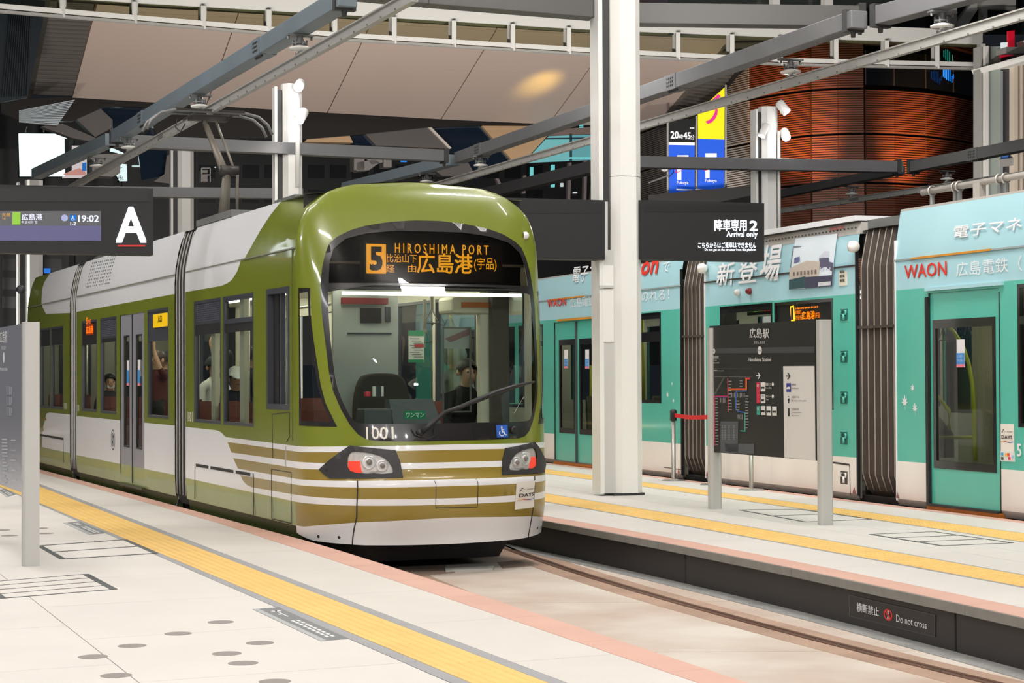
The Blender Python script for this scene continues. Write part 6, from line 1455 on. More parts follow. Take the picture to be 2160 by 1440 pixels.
# ================================================================== STATION CONCOURSE AND CITY BEHIND
BA = np.array([.939, .344, 0.0]); BA /= np.linalg.norm(BA); BN = np.array([BA[1], -BA[0], 0.0])
def plate(name, S, pts, th, m, parent, nrm=None, lift=0.0):
    """slab whose front face is the picture outline pts laid on S, th thick to the back"""
    V = [S(*p) for p in pts]; n = np.array(nrm if nrm is not None else BN)
    V = [v + n * lift for v in V]; k = len(V)
    mb = MB().add(V + [v - n * th for v in V], [tuple(range(k)), tuple(range(k, 2 * k))[::-1]] + [(i, k + i, k + (i + 1) % k, (i + 1) % k) for i in range(k)])
    return fix_normals(mb.build(name, m, parent, world=True))
# ---- glazed walkway across the top
ZW = 12.5
def interp(tab, x): a = np.array(tab, float); return float(np.interp(x, a[:, 0], a[:, 1]))
BOT = [(-60, 10), (0, 15), (710, 75), (1250, 108), (1646, 128), (2073, 138)]; TOP = [(-60, -22), (0, -16), (200, 0), (720, 30), (1250, 62), (1760, 82), (2073, 93)]
wk = thing('walkway', 'white glazed footbridge crossing above the station soffit', 'footbridge', tuple(G(1000, interp(BOT, 1000), ZW)))
WW = mat('walkway_white', (206, 204, 198), .5); WG_ = mat('walkway_grey', (150, 148, 142), .5); WGL = glass('walkway_glass', (196, 198, 172), 1.45, .05, .6)
def wp(px, y=None): return G(px, interp(BOT, px) if y is None else y, ZW)
def at_xy(px, py, ref): d = ray(px, py); k = np.linalg.norm((ref - CAM)[:2]) / np.linalg.norm(d[:2]); return CAM + d * k
pposts = [-14, 133, 285, 430, 568, 707, 832, 958, 1082, 1200, 1318, 1430, 1544, 1646, 1763, 1870, 1976, 2073]
for a, b in zip(pposts[:-1], pposts[1:]):
    A, B = wp(a), wp(b); u = np.array([0, 0, 1.0])
    MB().bar(A + u * .02, B + u * .02, .16, .15).build('rail_beam', WW, wk, world=True); MB().bar(A - u * .13, B - u * .13, .2, .07).build('edge_angle', WG_, wk, world=True)
    TA, TB = at_xy(a, interp(TOP, a), A), at_xy(b, interp(TOP, b), B)
    MB().hexa([TA, TB, TB + np.array([.3, .9, 0]), TA + np.array([.3, .9, 0])], [TA + u * .5, TB + u * .5, TB + u * .5 + np.array([.3, .9, 0]), TA + u * .5 + np.array([.3, .9, 0])]).build('fascia_beam', WW, wk, world=True)
    q = np.array([.05, .15, 0]); MB().quad(A + q + u * .08, B + q + u * .08, TB + q, TA + q).build('glass_panel', WGL, wk, world=True)
for p in pposts:
    A = wp(p); T_ = at_xy(p, interp(TOP, p), A); MB().bar(A + np.array([0, 0, -.16]), T_, .15, .2, 0, (0, 1, 0)).build('glazing_post', WW, wk, world=True); MB().bar(A + np.array([-.14, .1, -.02]), T_ + np.array([-.14, .1, 0]), .1, .1, 0, (0, 1, 0)).build('glazing_post', WG_, wk, world=True)
# truss, upper glazing at the top right
SW_ = wallmap(wp(1900), BA)
UG = mat('upper_glass_dark', (44, 48, 46), .15, spec=.6)
up = thing('bridge_truss', 'white truss and dark upper glazing of the footbridge at the top right', 'truss', tuple(SW_(2015, 66)))
plate('upper_glazing', SW_, [(1440, -20), (2200, -20), (2200, 62), (1440, 62)], .06, UG, up, lift=-1.1)
for pts in ([(1995, -20), (2035, -20), (2035, 68), (1995, 68)], [(2080, -14), (2098, -14), (2048, 62), (2018, 62)], [(2078, -8), (2160, -8), (2160, 6), (2078, 6)], [(1645, -20), (1660, -20), (1660, 8), (1645, 8)], [(1755, -20), (1772, -20), (1772, 12), (1755, 12)], [(2090, 14), (2100, 14), (2100, 64), (2090, 64)]):
    plate('truss_member', SW_, pts, .3, WW, up, lift=-.5)
plate('grey_member', SW_, [(2078, 6), (2160, 8), (2160, 16), (2078, 14)], .3, WG_, up, lift=-.5)
# ---- inclined soffit of the station
dd = ray(-257, 2200); dd /= np.linalg.norm(dd); sn = np.cross(BA, dd); sn /= np.linalg.norm(sn)
PS = atdepth(860, 88, 68.0)
SS_ = lambda x, y: onplane(x, y, PS, sn)
sn_c = sn if sn @ (CAM - PS) > 0 else -sn
sof = thing('station_soffit', 'pinkish beige panelled underside of the station concourse', 'soffit', tuple(PS))
SOFM = mat('soffit_panel', (186, 167, 155), .38, noise=(.12, .06), spec=.6)
SOFJ = mat('soffit_joint', (120, 102, 90), .7)
ys = [-60, 60, 148, 200]; 
def colx(k, y):
    c = [(217 - 0, -.265, -40), (478, -.35, 100), (758, -.49, 100), (1024, -.616, 100), (1276, -.73, 100), (1526, -.87, 100)][k]
    return c[0] + c[1] * (y - c[2]) * 1.0
def ybot(x): return interp([(150, 206), (720, 240), (1110, 262), (1400, 266)], x)
def rowy(x, r):
    if r == 3: return ybot(x)
    return interp({0: [(0, -80), (1700, -40)], 1: [(150, 20), (1700, 95)], 2: [(150, 118), (1020, 150), (1600, 178)]}[r], x)
plate('soffit_base', SS_, [(222, -70), (1664, -60), (colx(5, 250) + 8, 256), (1391, 264), (1110, 261), (720, 239), (152, 205)], .3, SOFJ, sof, sn_c, -.05)
for k in range(5):
    for r in range(3):
        def cp(kk, rr):
            y = 100
            for _ in range(8): y = rowy(colx(kk, y), rr)
            return (colx(kk, y), y)
        q = [cp(k, r), cp(k + 1, r), cp(k + 1, r + 1), cp(k, r + 1)]; c = np.mean(np.array(q), 0)
        q = [tuple(np.array(p) + (c - np.array(p)) / np.linalg.norm(c - np.array(p)) * 1.1) for p in q]
        plate('soffit_panel', SS_, q, .04, SOFM, sof, sn_c)
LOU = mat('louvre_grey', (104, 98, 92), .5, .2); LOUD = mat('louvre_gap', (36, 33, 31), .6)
def louvre(name, pl, pr, n, S, par, nrm, m=LOU, md=LOUD, t=.55, dep=.18):
    """slats between polyline pl (left) and pr (right), each given top to bottom"""
    L = lambda P, f: (np.interp(f, np.linspace(0, 1, len(P)), [p[0] for p in P]), np.interp(f, np.linspace(0, 1, len(P)), [p[1] for p in P]))
    plate(name + '_back', S, list(pl) + list(pr)[::-1], .1, md, par, nrm, -.06)
    for i in range(n):
        a, b = i / n, (i + t) / n; plate('slat', S, [L(pl, a), L(pr, a), L(pr, b), L(pl, b)], dep, m, par, nrm, .0)
louvre('louvre', [(110, -40), (102, 37), (68, 203)], [(208, -40), (193, 42), (152, 206)], 38, SS_, sof, sn_c)
louvre('louvre', [(1640, -40), (1500, 128), (1446, 190), (1391, 253)], [(1760, -40), (1572, 125), (1515, 199), (1452, 268)], 30, SS_, sof, sn_c)
plate('edge_band', SS_, [(95, -60), (112, -60), (102, 37), (68, 203), (52, 203), (88, 37)], .2, mat('edge_dark', (66, 62, 58), .4), sof, sn_c, .05)
plate('edge_band', SS_, [(1775, -40), (1790, -40), (1556, 158), (1520, 203), (1490, 228), (1460, 268), (1450, 268), (1515, 199), (1572, 125)], .2, LOUD, sof, sn_c, .05)
# louvres below the left corner, billboard reflection put into the pale colour
SP1 = wallmap(atdepth(95, 240, 66), BA)
louvre('louvre', [(40, 233), (40, 258)], [(158, 210), (120, 266)], 14, SP1, sof, BN, mat('louvre_reflection', (206, 216, 220), .3, .6), LOUD, .6)
for x0, x1 in ((45, 70), (78, 92), (96, 118)): pass
# dark band under the soffit, struts, glazing
UB = mat('under_band', (46, 43, 41), .25, .2, spec=.5); NAVY = mat('navy_glass', (20, 30, 42), .08, spec=.6); STR = mat('strut_clad', (80, 75, 72), .5); STR2 = mat('strut_clad_warm_lit', (176, 144, 108), .5)  # warm variant puts warm light on the struts into their colour
SB1 = wallmap(atdepth(700, 260, 74), BA)
cc = thing('concourse_struts', 'slanted grey struts, some coloured as warm-lit, with dark glazing below the station soffit', 'structure frame', tuple(SB1(700, 300)))
plate('under_band', SB1, [(153, 207), (720, 240), (1110, 262), (1400, 265), (1400, 270), (1000, 267), (897, 271), (737, 288), (640, 296), (330, 292), (300, 229), (222, 226), (150, 258), (40, 258), (0, 240), (0, 214)], .4, UB, cc, lift=.4)
for nm, pts, m in (('strut', [(768, 284), (900, 270), (946, 315), (790, 308)], STR), ('strut', [(1011, 264), (1110, 262), (1151, 288), (1102, 341), (1083, 346), (1032, 288)], STR2),
                   ('strut', [(160, 253), (211, 231), (236, 254), (236, 270), (199, 290)], STR), ('strut', [(328, 260), (372, 236), (408, 240), (432, 290), (350, 290)], STR), ('strut', [(85, 268), (130, 262), (200, 292), (190, 300), (150, 292)], STR), ('strut', [(650, 290), (735, 288), (742, 302), (640, 300)], STR2),
                   ('strut', [(965, 340), (985, 345), (1000, 372), (930, 372), (900, 350)], STR), ('strut', [(350, 330), (372, 318), (372, 390), (322, 384), (345, 368)], STR),
                   ('glazing', [(905, 271), (1012, 265), (1085, 346), (1000, 380), (950, 316)], NAVY), ('glazing', [(214, 230), (298, 227), (310, 260), (262, 286), (240, 282), (236, 254)], NAVY), ('glazing', [(735, 288), (770, 284), (790, 308), (746, 306)], NAVY), ('glazing', [(290, 315), (352, 318), (345, 370), (300, 380)], NAVY), ('glazing', [(300, 290), (328, 262), (352, 292)], NAVY)):
    plate(nm, SB1, pts, .5 if nm == 'strut' else .1, m, cc, lift=.2 if nm == 'strut' else 0)
plate('edge_trim', SB1, [(897, 269), (904, 269), (948, 314), (943, 316)], .1, mat('trim_pale', (190, 180, 168), .5), cc, lift=.3)
# left dark facade with vertical fins
SL = wallmap(atdepth(40, 120, 62), BA)
lf = thing('dark_facade', 'dark glossy facade with thin vertical fins at the upper left corner', 'building', tuple(SL(40, 210)))
plate('facade_panel', SL, [(-60, -60), (100, -60), (92, 37), (58, 205), (0, 216), (-60, 220)], .2, mat('facade_dark', (34, 40, 44), .25, spec=.6), lf)
for k in range(11): x = 4 + k * 5.2; plate('fin', SL, [(x + 18 - k, 20), (x + 19.3 - k, 20), (x + 1.4, 206 - k * .3), (x, 206 - k * .3)], .12, mat('fin_grey', (58, 64, 68), .3, .5), lf, lift=.1)
# night backdrop building rows
SN = wallmap(atdepth(600, 400, 92), BA)
nb = thing('night_building', 'dark office block behind the overhead beams', 'building', tuple(SN(600, 700)))
plate('facade_panel', SN, [(-120, 240), (1420, 240), (1420, 770), (-120, 770)], .5, mat('night_facade', (9, 10, 12), .5), nb)
WN = mat('night_window', (10, 11, 14), .3); rr = random.Random(11)
for x in range(420, 1120, 46):
    for y in (348, 400, 452): plate('window', SN, [(x, y), (x + 34, y + 1), (x + 34, y + 28), (x, y + 27)], .1, WN, nb, lift=.05)
for x in (4, 92):
    for y in (545, 585, 625): plate('window', SN, [(x, y), (x + 38, y + 1), (x + 38, y + 26), (x, y + 25)], .1, WN, nb, lift=.05)
for x, y, w, h, c in ((845, 338, 12, 4, (60, 140, 230)), (452, 352, 3, 2, (220, 230, 240)), (306, 351, 12, 3, (220, 240, 240)), (278, 349, 16, 3, (200, 230, 230)), (92, 566, 14, 10, (60, 130, 230)), (1208, 405, 8, 3, (220, 230, 230)), (1182, 386, 5, 8, (200, 210, 210))):
    plate('lit_sign', SN, [(x, y), (x + w, y), (x + w, y + h), (x, y + h)], .1, glow('city_%d_%d' % (x, y), c, 1.0), nb, lift=.1)
EQ = mat('plant_grey', (110, 106, 102), .6)
eq = thing('roof_plant', 'grey air handling units behind the cross beam over the green tram', 'machine', tuple(SB1(780, 362)))
for pts in ([(738, 332), (760, 332), (760, 362), (738, 362)], [(744, 346), (782, 340), (792, 346), (770, 362), (744, 364)], [(800, 338), (817, 338), (817, 356), (800, 356)], [(762, 336), (798, 334), (798, 346), (775, 350)]): plate('unit', SB1, pts, .6, EQ, eq, lift=.6)
o = thing('roof_plant', 'grey tank behind railings below the blue-grey girder', 'machine', tuple(SB1(215, 370)))
plate('unit', SB1, [(190, 338), (230, 330), (250, 338), (248, 368), (232, 376), (190, 374)], .8, EQ, o, lift=.6); plate('cap', SB1, [(188, 330), (250, 328), (252, 338), (186, 340)], .9, EQ, o, lift=.7)
o = thing('roof_plant', 'pale tank in a wire cage left of the pantograph', 'machine', tuple(SB1(425, 385)))
plate('unit', SB1, [(418, 362), (432, 362), (432, 386), (418, 386)], .4, EQ, o, lift=.6)
for pts in ([(416, 358), (436, 358), (436, 360), (416, 360)], [(416, 372), (436, 372), (436, 374), (416, 374)], [(416, 358), (418, 358), (418, 388), (416, 388)], [(434, 358), (436, 358), (436, 388), (434, 388)]): plate('cage_bar', SB1, pts, .05, M_galv, o, lift=.8)
# lit lobby
lb = thing('lobby_glazing', 'pale teal lit lobby windows behind the right girders', 'window', tuple(SB1(1180, 345)))
plate('lit_pane', SB1, [(1152, 289), (1196, 287), (1196, 341), (1106, 345), (1104, 340)], .05, glow('lobby_teal', (126, 196, 198), .9), lb, lift=.3)
plate('lit_pane', SB1, [(1198, 287), (1262, 285), (1262, 338), (1198, 341)], .05, glow('lobby_teal2', (112, 182, 188), .8), lb, lift=.3)
plate('ceiling_strip', SB1, [(1150, 276), (1262, 268), (1262, 284), (1150, 288)], .1, mat('lobby_ceiling', (120, 104, 98), .3), lb, lift=.3)
for pts in ([(1195.5, 286), (1198, 286), (1198, 342), (1195.5, 342)], [(1146, 293.5), (1262, 292), (1262, 294.5), (1146, 296)], [(1116, 328), (1119, 326), (1119, 342), (1116, 342)]): plate('mullion', SB1, pts, .2, mat('mullion_dark', (20, 44, 56), .4), lb, lift=.45)
for x, y, w, h in ((1190, 266, 6, 1.5), (1214, 266.5, 7, 2), (1214, 270, 7, 2), (1110, 355, 6, 18), (1154, 350, 7, 12), (1154, 388, 7, 9), (1192, 334, 60, 3)): plate('lit_sign', SB1, [(x, y), (x + w, y), (x + w, y + h), (x, y + h)], .1, glow('lobby_sign', (120, 214, 214), 1.0), lb, lift=.5)
for x0, y0, x1, y1 in ((1250, 360, 1240, 430), (1195, 345, 1192, 428), (1100, 372, 1098, 410), (1042, 378, 1048, 392), (1228, 340, 1226, 430)): plate('lobby_post', SB1, [(x0 - 3, y0), (x0 + 3, y0), (x1 + 3, y1), (x1 - 3, y1)], .2, mat('post_mauve', (96, 88, 88), .5), lb, lift=.4)
# billboards
SBB = wallmap(atdepth(90, 330, 80), BA)
def billboard(pts, label, m, lamps=()):
    c = np.mean([SBB(*p) for p in pts], 0); o = thing('billboard', label, 'billboard', tuple(c))
    plate('lit_face', SBB, pts, .1, m, o, lift=.32); plate('case', SBB, [tuple(np.array(p) + (np.array(p) - np.mean(np.array(pts), 0)) * .02) for p in pts], .3, RUB, o, lift=.2)
    q = np.mean([SBB(*p) for p in pts], 0); MB().bar(np.array([q[0], q[1], -.6]) - BN * .1, q - BN * .1, .2, .2, 0, (0, 1, 0)).build('support_post', RUB, o, world=True)
    for x in lamps:
        mb = MB(); a = SBB(x, 281) + BN * .4; mb.tube([a, a + np.array([0, 0, .12]), a + BN * .5 + np.array([0, 0, .15])], .03, 6); mb.build('arm_lamp', M_galv, o, world=True)
    return o
billboard([(38, 283.5), (134, 284), (135, 373), (40.5, 373)], 'bright white billboard with arm lamps at the upper left', glow('board_cyan_white', (222, 255, 250), 2.2), (52, 90, 128))
billboard([(135.5, 284), (166, 285), (171, 293), (135.5, 293)], 'narrow white end strip joined to the bright billboard', glow('board_cyan_white', (222, 255, 250), 2.2))
o = billboard([(150, 309), (181, 309), (181, 376), (130, 377), (130, 371), (150, 360)], 'small billboard with a pink and blue picture behind the girder', glow('board_pale', (226, 214, 214), .9))
plate('blue_shape', SBB, [(171, 346), (180, 344), (180, 362), (171, 362)], .02, glow('board_blue', (50, 120, 200), .9), o, lift=.36); plate('pink_shape', SBB, [(132, 368), (165, 356), (178, 364), (178, 371), (132, 371)], .02, glow('board_pink', (224, 160, 150), .8), o, lift=.35)
billboard([(230, 313), (240, 316), (258, 324), (258, 334), (254, 334), (246, 324), (230, 321)], 'slanted white fragment of a lit sign above the tank', glow('board_white', (225, 245, 245), 1.2))
o = billboard([(239, 362), (243, 346), (265, 348), (266, 383), (250, 383)], 'white lit sign with black characters beside the grey column', glow('board_white', (225, 245, 245), 1.2))
mb = MB(); Sq = lambda x, y: SBB(x, y) + BN * .36
ptext(mb, Sq, 'と', 244, 353, 256, 363); ptext(mb, Sq, '永', 244, 371, 258, 382); mb.build('lettering', RUB, o, world=True)

# ---- louvred department store on the right
cols_px = [(1340, 92), (1420, 87), (1500, 83), (1587, 80), (1650, 78.6), (1715, 77.5), (1772, 77.1), (1828, 77), (1890, 77.3), (1955, 78), (2015, 79.2), (2072, 81)]
zl = [4.6, 7.2, 9.2, 11.2, 13.05, 15.0, 17.5]
st = thing('department_store', 'louvred department store wall, grey on the left and lit brown on the right', 'building', tuple(atdepth(1700, 790, 77)))
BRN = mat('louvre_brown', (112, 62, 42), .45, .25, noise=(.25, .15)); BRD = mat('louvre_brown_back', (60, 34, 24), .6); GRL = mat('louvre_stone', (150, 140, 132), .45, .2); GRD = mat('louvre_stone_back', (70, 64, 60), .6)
bp = [np.array([*atdepth(x, 790, d)[:2], 0.0]) for x, d in cols_px]
MB().add([lo(p, z) + np.array([.1, .5, 0]) for p in bp for z in (zl[0], zl[-1])], [(2 * i, 2 * i + 2, 2 * i + 3, 2 * i + 1) for i in range(len(bp) - 1)]).build('core_wall', BRD, st, world=True)
BLK = mat('strip_glass_black', (14, 16, 18), .08, spec=.6)
MAIN = (1420, 1500, 1587, 1715, 1828, 1955)
for i in range(len(bp) - 1):
    a, b = bp[i], bp[i + 1]; d = (b - a) / np.linalg.norm(b - a); n = np.array([d[1], -d[0], 0])
    for j in range(len(zl) - 1):
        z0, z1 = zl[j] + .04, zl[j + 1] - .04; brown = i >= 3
        A, B = a + d * (.04 if cols_px[i][0] in MAIN else 0), b - d * (.04 if cols_px[i + 1][0] in MAIN else 0)
        if i >= 7 and j == 4:
            z0_, z1_ = 13.2, 14.6
            MB().hexa([lo(A, z0_), lo(B, z0_), lo(B, z0_) - n * .2, lo(A, z0_) - n * .2], [lo(A, z1_), lo(B, z1_), lo(B, z1_) - n * .2, lo(A, z1_) - n * .2]).build('strip_window', BLK, st, world=True)
            for t in (.0,): c = A + (B - A) * t + n * .03; MB().bar(lo(c, z0_), lo(c, z1_), .05, .05, 0, (0, 1, 0)).build('mullion', mat('mullion_brown', (40, 32, 28), .5), st, world=True)
            continue
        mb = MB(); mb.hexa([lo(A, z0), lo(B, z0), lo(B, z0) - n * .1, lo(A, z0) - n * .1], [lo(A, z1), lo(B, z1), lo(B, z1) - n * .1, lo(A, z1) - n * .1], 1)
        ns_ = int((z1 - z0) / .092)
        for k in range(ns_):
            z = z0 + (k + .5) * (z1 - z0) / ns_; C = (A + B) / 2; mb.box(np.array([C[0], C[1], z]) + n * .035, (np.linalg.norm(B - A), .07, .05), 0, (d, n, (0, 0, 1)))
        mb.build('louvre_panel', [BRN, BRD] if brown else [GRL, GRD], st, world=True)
# glowing strokes standing in for neon reflected in the strip glazing
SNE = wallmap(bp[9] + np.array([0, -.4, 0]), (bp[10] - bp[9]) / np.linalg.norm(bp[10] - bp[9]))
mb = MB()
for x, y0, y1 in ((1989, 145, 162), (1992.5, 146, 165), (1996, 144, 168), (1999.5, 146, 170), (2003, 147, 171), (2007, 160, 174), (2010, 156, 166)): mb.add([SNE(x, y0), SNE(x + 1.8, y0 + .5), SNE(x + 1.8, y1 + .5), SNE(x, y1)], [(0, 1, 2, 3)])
o = mb.build('neon_reflection', glow('reflection_blue', (40, 140, 255), 1.6), st, world=True); o['kind'] = 'stuff'
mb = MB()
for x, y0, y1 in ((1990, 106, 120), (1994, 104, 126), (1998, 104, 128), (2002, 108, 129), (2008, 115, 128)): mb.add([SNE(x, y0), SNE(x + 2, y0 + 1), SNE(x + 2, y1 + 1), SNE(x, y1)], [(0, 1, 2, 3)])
o = mb.build('neon_reflection', glow('reflection_teal', (70, 190, 190), .9), st, world=True); o['kind'] = 'stuff'
# warm uplights that graze the louvres
def fp(px, dep, z): p = atdepth(px, 790, dep); return (p[0], p[1], z)
for px, dep, pw in ((1645, 74.5, 700), (1722, 73.5, 1700), (1962, 73.8, 1500)):
    p = fp(px, dep, 6.2); spot('louvre_uplight', p, (p[0] + .15, p[1] + 3.8, 11.2), pw * 8, 36, 1.0, (1, .48, .17), .15)
p = fp(1480, 78, 6.5); spot('louvre_uplight', p, (p[0], p[1] + 4, 11), 2600, 80, .9, (1, .95, .88), .2)
# banners
SBN = wallmap(atdepth(1465, 330, 74), np.array([.99, .12, 0]))
YEL = mat('banner_yellow', (250, 232, 20), .5, emit=.35); BLU = mat('banner_blue', (26, 84, 206), .5, emit=.55); BBK = mat('banner_black', (16, 18, 20), .5); BWT = mat('banner_white', (240, 240, 240), .5, emit=.4); PNK = mat('banner_pink', (226, 50, 150), .5, emit=.3); BRE = mat('banner_red', (214, 40, 90), .5, emit=.3)  # slight glow in the cloth stands in for front lighting
def ban(par, pts, m, name, d): return plate(name, SBN, pts, .03, m, par, None, d)
b1 = thing('banner', 'hanging banner with black closing-time panel over blue logo field', 'banner', tuple(SBN(1436, 412)))
ban(b1, [(1408, 258), (1463, 250), (1463, 301), (1408, 300)], BBK, 'black_panel', .1); ban(b1, [(1408.5, 300), (1463, 301), (1463, 307), (1408.5, 306)], BWT, 'white_strip', .1); ban(b1, [(1408.5, 306), (1463, 307), (1463, 411), (1410, 411)], BLU, 'blue_field', .1)
b2 = thing('banner', 'hanging yellow and blue banner with pink curve and logo', 'banner', tuple(SBN(1498, 408)))
ban(b2, [(1470, 236), (1526, 185), (1525.5, 295), (1470.5, 293)], YEL, 'yellow_field', .1); ban(b2, [(1470.5, 293), (1525.5, 295), (1525, 408), (1470, 410)], BLU, 'blue_field', .1)
Sl = lambda dlt: (lambda x, y: SBN(x, y) + BN * dlt)
mb = MB(); ptext(mb, Sl(.14), '20', 1411.5, 278, 1428, 293, 0, .03); ptext(mb, Sl(.14), '時', 1429, 284, 1437.5, 293.5, 0, .02); ptext(mb, Sl(.14), '45', 1438.5, 280, 1453.5, 294, 0, .03); ptext(mb, Sl(.14), '分', 1453.5, 285.5, 1461.5, 295, 0, .02); ptext(mb, Sl(.14), 'ー', 1452, 270, 1461, 272, 0, .02); mb.build('lettering', BWT, b1, world=True)
for par, ox, oy in ((b1, 0, 0), (b2, 59.5, -4)):
    mb = MB()
    for x0, y0, x1, y1 in ((1425, 328, 1434, 380), (1425, 328, 1449, 336), (1425, 350, 1446, 356)): prect(mb, Sl(.14), x0 + ox, y0 + oy, x1 + ox, y1 + oy)
    ptext(mb, Sl(.14), 'Fukuya', 1424.5 + ox, 382 + oy, 1449 + ox, 391 + oy, 0, .01); mb.build('logo', BWT, par, world=True)
    mb = MB(); V = []
    for i in range(25):
        t = 2 * math.pi * i / 24; e = .86; x, y = 16 * math.cos(t), 6.5 * math.sin(t); c_, s_ = math.cos(-.75), math.sin(-.75)
        for k in (1, .88): V.append(Sl(.16)(1433 + ox + (x * c_ - y * s_) * k, 353 + oy + (x * s_ + y * c_) * k))
    mb.add(V, [(2 * i, 2 * i + 2, 2 * i + 3, 2 * i + 1) for i in range(24)]); mb.build('logo_ring', BRE, par, world=True)
mb = MB(); V = []
for i, (x, y) in enumerate(((1487, 260), (1495, 257), (1502, 250), (1507, 240), (1508, 230), (1503, 222), (1500, 215), (1508, 208), (1514, 202))):
    w = 5; V += [Sl(.15)(x - w * .5, y - w * .5), Sl(.15)(x + w * .5, y + w * .5)]
mb.add(V, [(2 * i, 2 * i + 2, 2 * i + 3, 2 * i + 1) for i in range(8)]); mb.build('pink_curve', PNK, b2, world=True)
for par, x in ((b1, 1406), (b1, 1466.5), (b2, 1528.5)): MB().bar(SBN(x, 245 if x < 1500 else 180) + BN * .1, SBN(x, 414) + BN * .1, .07, .07, 0, (0, 1, 0)).build('pole', M_alu, par, world=True)
for x0, x1, par in ((1415, 1452, b1), (1455, 1500, b1), (1505, 1540, b2)): MB().bar(SBN(x0, 402) + BN * .5, SBN(x1, 404) + BN * .5, .05, .05).build('lamp_rail', mat('rail_pale', (200, 204, 208), .4), par, world=True)
sl_ = thing('shade_wall', 'dark sloping roof below the banners', 'roof', tuple(SBN(1480, 430))); plate('roof_sheet', SBN, [(1352, 415), (1420, 408), (1600, 392), (1600, 440), (1352, 440)], .3, mat('roof_dark', (40, 38, 37), .5), sl_, None, .7)
# camera and bracket on the wire behind the column
o = thing('wall_camera', 'white security camera with loose cable left of the blue banner', 'camera', tuple(SBN(1385, 362)))
c_ = SBN(1383, 360) + BN * .8; MB().lathe([(.001, -.1), (.12, -.1), (.12, .1), (.08, .12), (.06, .05), (.001, .05)], 14, c_, BN).build('body', M_white, o, world=True)
MB().tube([SBN(1362, 352) + BN * .8, SBN(1375, 358) + BN * .8, c_], .02, 6).build('cable', RUB, o, world=True); MB().tube([c_, SBN(1396, 362) + BN * .8, SBN(1402, 354) + BN * .8, SBN(1402, 368) + BN * .8, SBN(1392, 378) + BN * .8], .02, 6).build('cable', RUB, o, world=True)
MB().bar(SBN(1350, 390) + BN * .8, SBN(1392, 374) + BN * .8, .05, .05).build('bracket', M_galv, o, world=True)
# ---- tall columns and canopy at the right edge
SRC = wallmap(atdepth(2100, 400, 66), np.array([.97, .24, 0]))
rc = thing('facade_column', 'grey-green and beige facade columns at the right edge', 'column', tuple(SRC(2100, 790)))
for nm, pts, m, l in (('green_pier', [(2075, 100), (2104, 100), (2104, 800), (2075, 800)], mat('pier_green', (150, 158, 150), .4), .2), ('white_trim', [(2068, 100), (2075, 100), (2075, 800), (2068, 800)], WW, .3), ('white_trim', [(2060, 100), (2064, 100), (2064, 800), (2060, 800)], WG_, .2), ('dark_gap', [(2104, 100), (2130, 100), (2130, 800), (2104, 800)], mat('gap_dark', (60, 60, 62), .4), .0), ('pale_strip', [(2104, 150), (2112, 150), (2112, 800), (2104, 800)], mat('strip_pale', (170, 176, 180), .35), .1),
                   ('beige_pier', [(2129, 130), (2230, 130), (2230, 800), (2129, 800)], mat('pier_beige', (196, 182, 166), .5), .3), ('spandrel', [(2100, 338), (2132, 334), (2132, 350), (2100, 354)], WG_, .25), ('blue_pane', [(2108, 330), (2122, 328), (2122, 345), (2108, 346)], mat('pane_blue', (70, 110, 176), .3, emit=.2), .15)):
    plate(nm, SRC, pts, .4, m, rc, None, l)
for x in (2136, 2146, 2152, 2158): plate('groove', SRC, [(x, 135), (x + 1.2, 135), (x + 1.2, 800), (x, 800)], .1, mat('groove_brown', (120, 108, 96), .6), rc, None, .34)
cn = thing('canopy', 'white angular canopy at the right edge above the beige pier', 'canopy', tuple(SRC(2120, 140)))
p = [SRC(2059, 145), SRC(2134, 122), SRC(2210, 122), SRC(2064, 156), SRC(2134, 134), SRC(2210, 134)]
MB().add([p[0] + BN * 1.2, p[1] + BN * 2, p[2] + BN * 2, p[3] + BN * 1.2, p[4] + BN * 2, p[5] + BN * 2, p[2] - BN * .3, p[5] - BN * .3, p[0] - BN * .3, p[3] - BN * .3], [(0, 1, 4, 3), (1, 2, 5, 4), (0, 8, 6, 2, 1), (3, 4, 5, 7, 9), (0, 3, 9, 8), (2, 6, 7, 5)]).build('slab', WW, cn, world=True)
plate('gutter_box', SRC, [(2094, 107), (2210, 107), (2210, 121), (2094, 120)], 1.0, WG_, cn, None, .8); plate('roof_unit', SRC, [(2137, 92), (2150, 86), (2210, 90), (2210, 108), (2140, 108)], .8, WW, cn, None, 1.0)
o = thing('red_sign', 'red and white lit sign fragment above the right canopy', 'sign', tuple(SRC(2115, 100))); plate('red_field', SRC, [(2113, 70), (2126, 68), (2126, 120), (2098, 125), (2098, 110), (2113, 106)], .1, mat('red_lit', (190, 20, 44), .4, emit=.6), o, None, .4); plate('white_field', SRC, [(2098, 94), (2110, 94), (2108, 107), (2098, 107)], .1, glow('white_lit', (230, 240, 240), 1.0), o, None, .45)
# added lamp standing in for a yellow reflection on the soffit
spot('yellow_reflection_spot', tuple(SS_(1150, 230) - dd * 6 + sn_c * 3.2), tuple(SS_(1140, 175)), 2600, 20, 1.0, (1, .72, .12), .3)
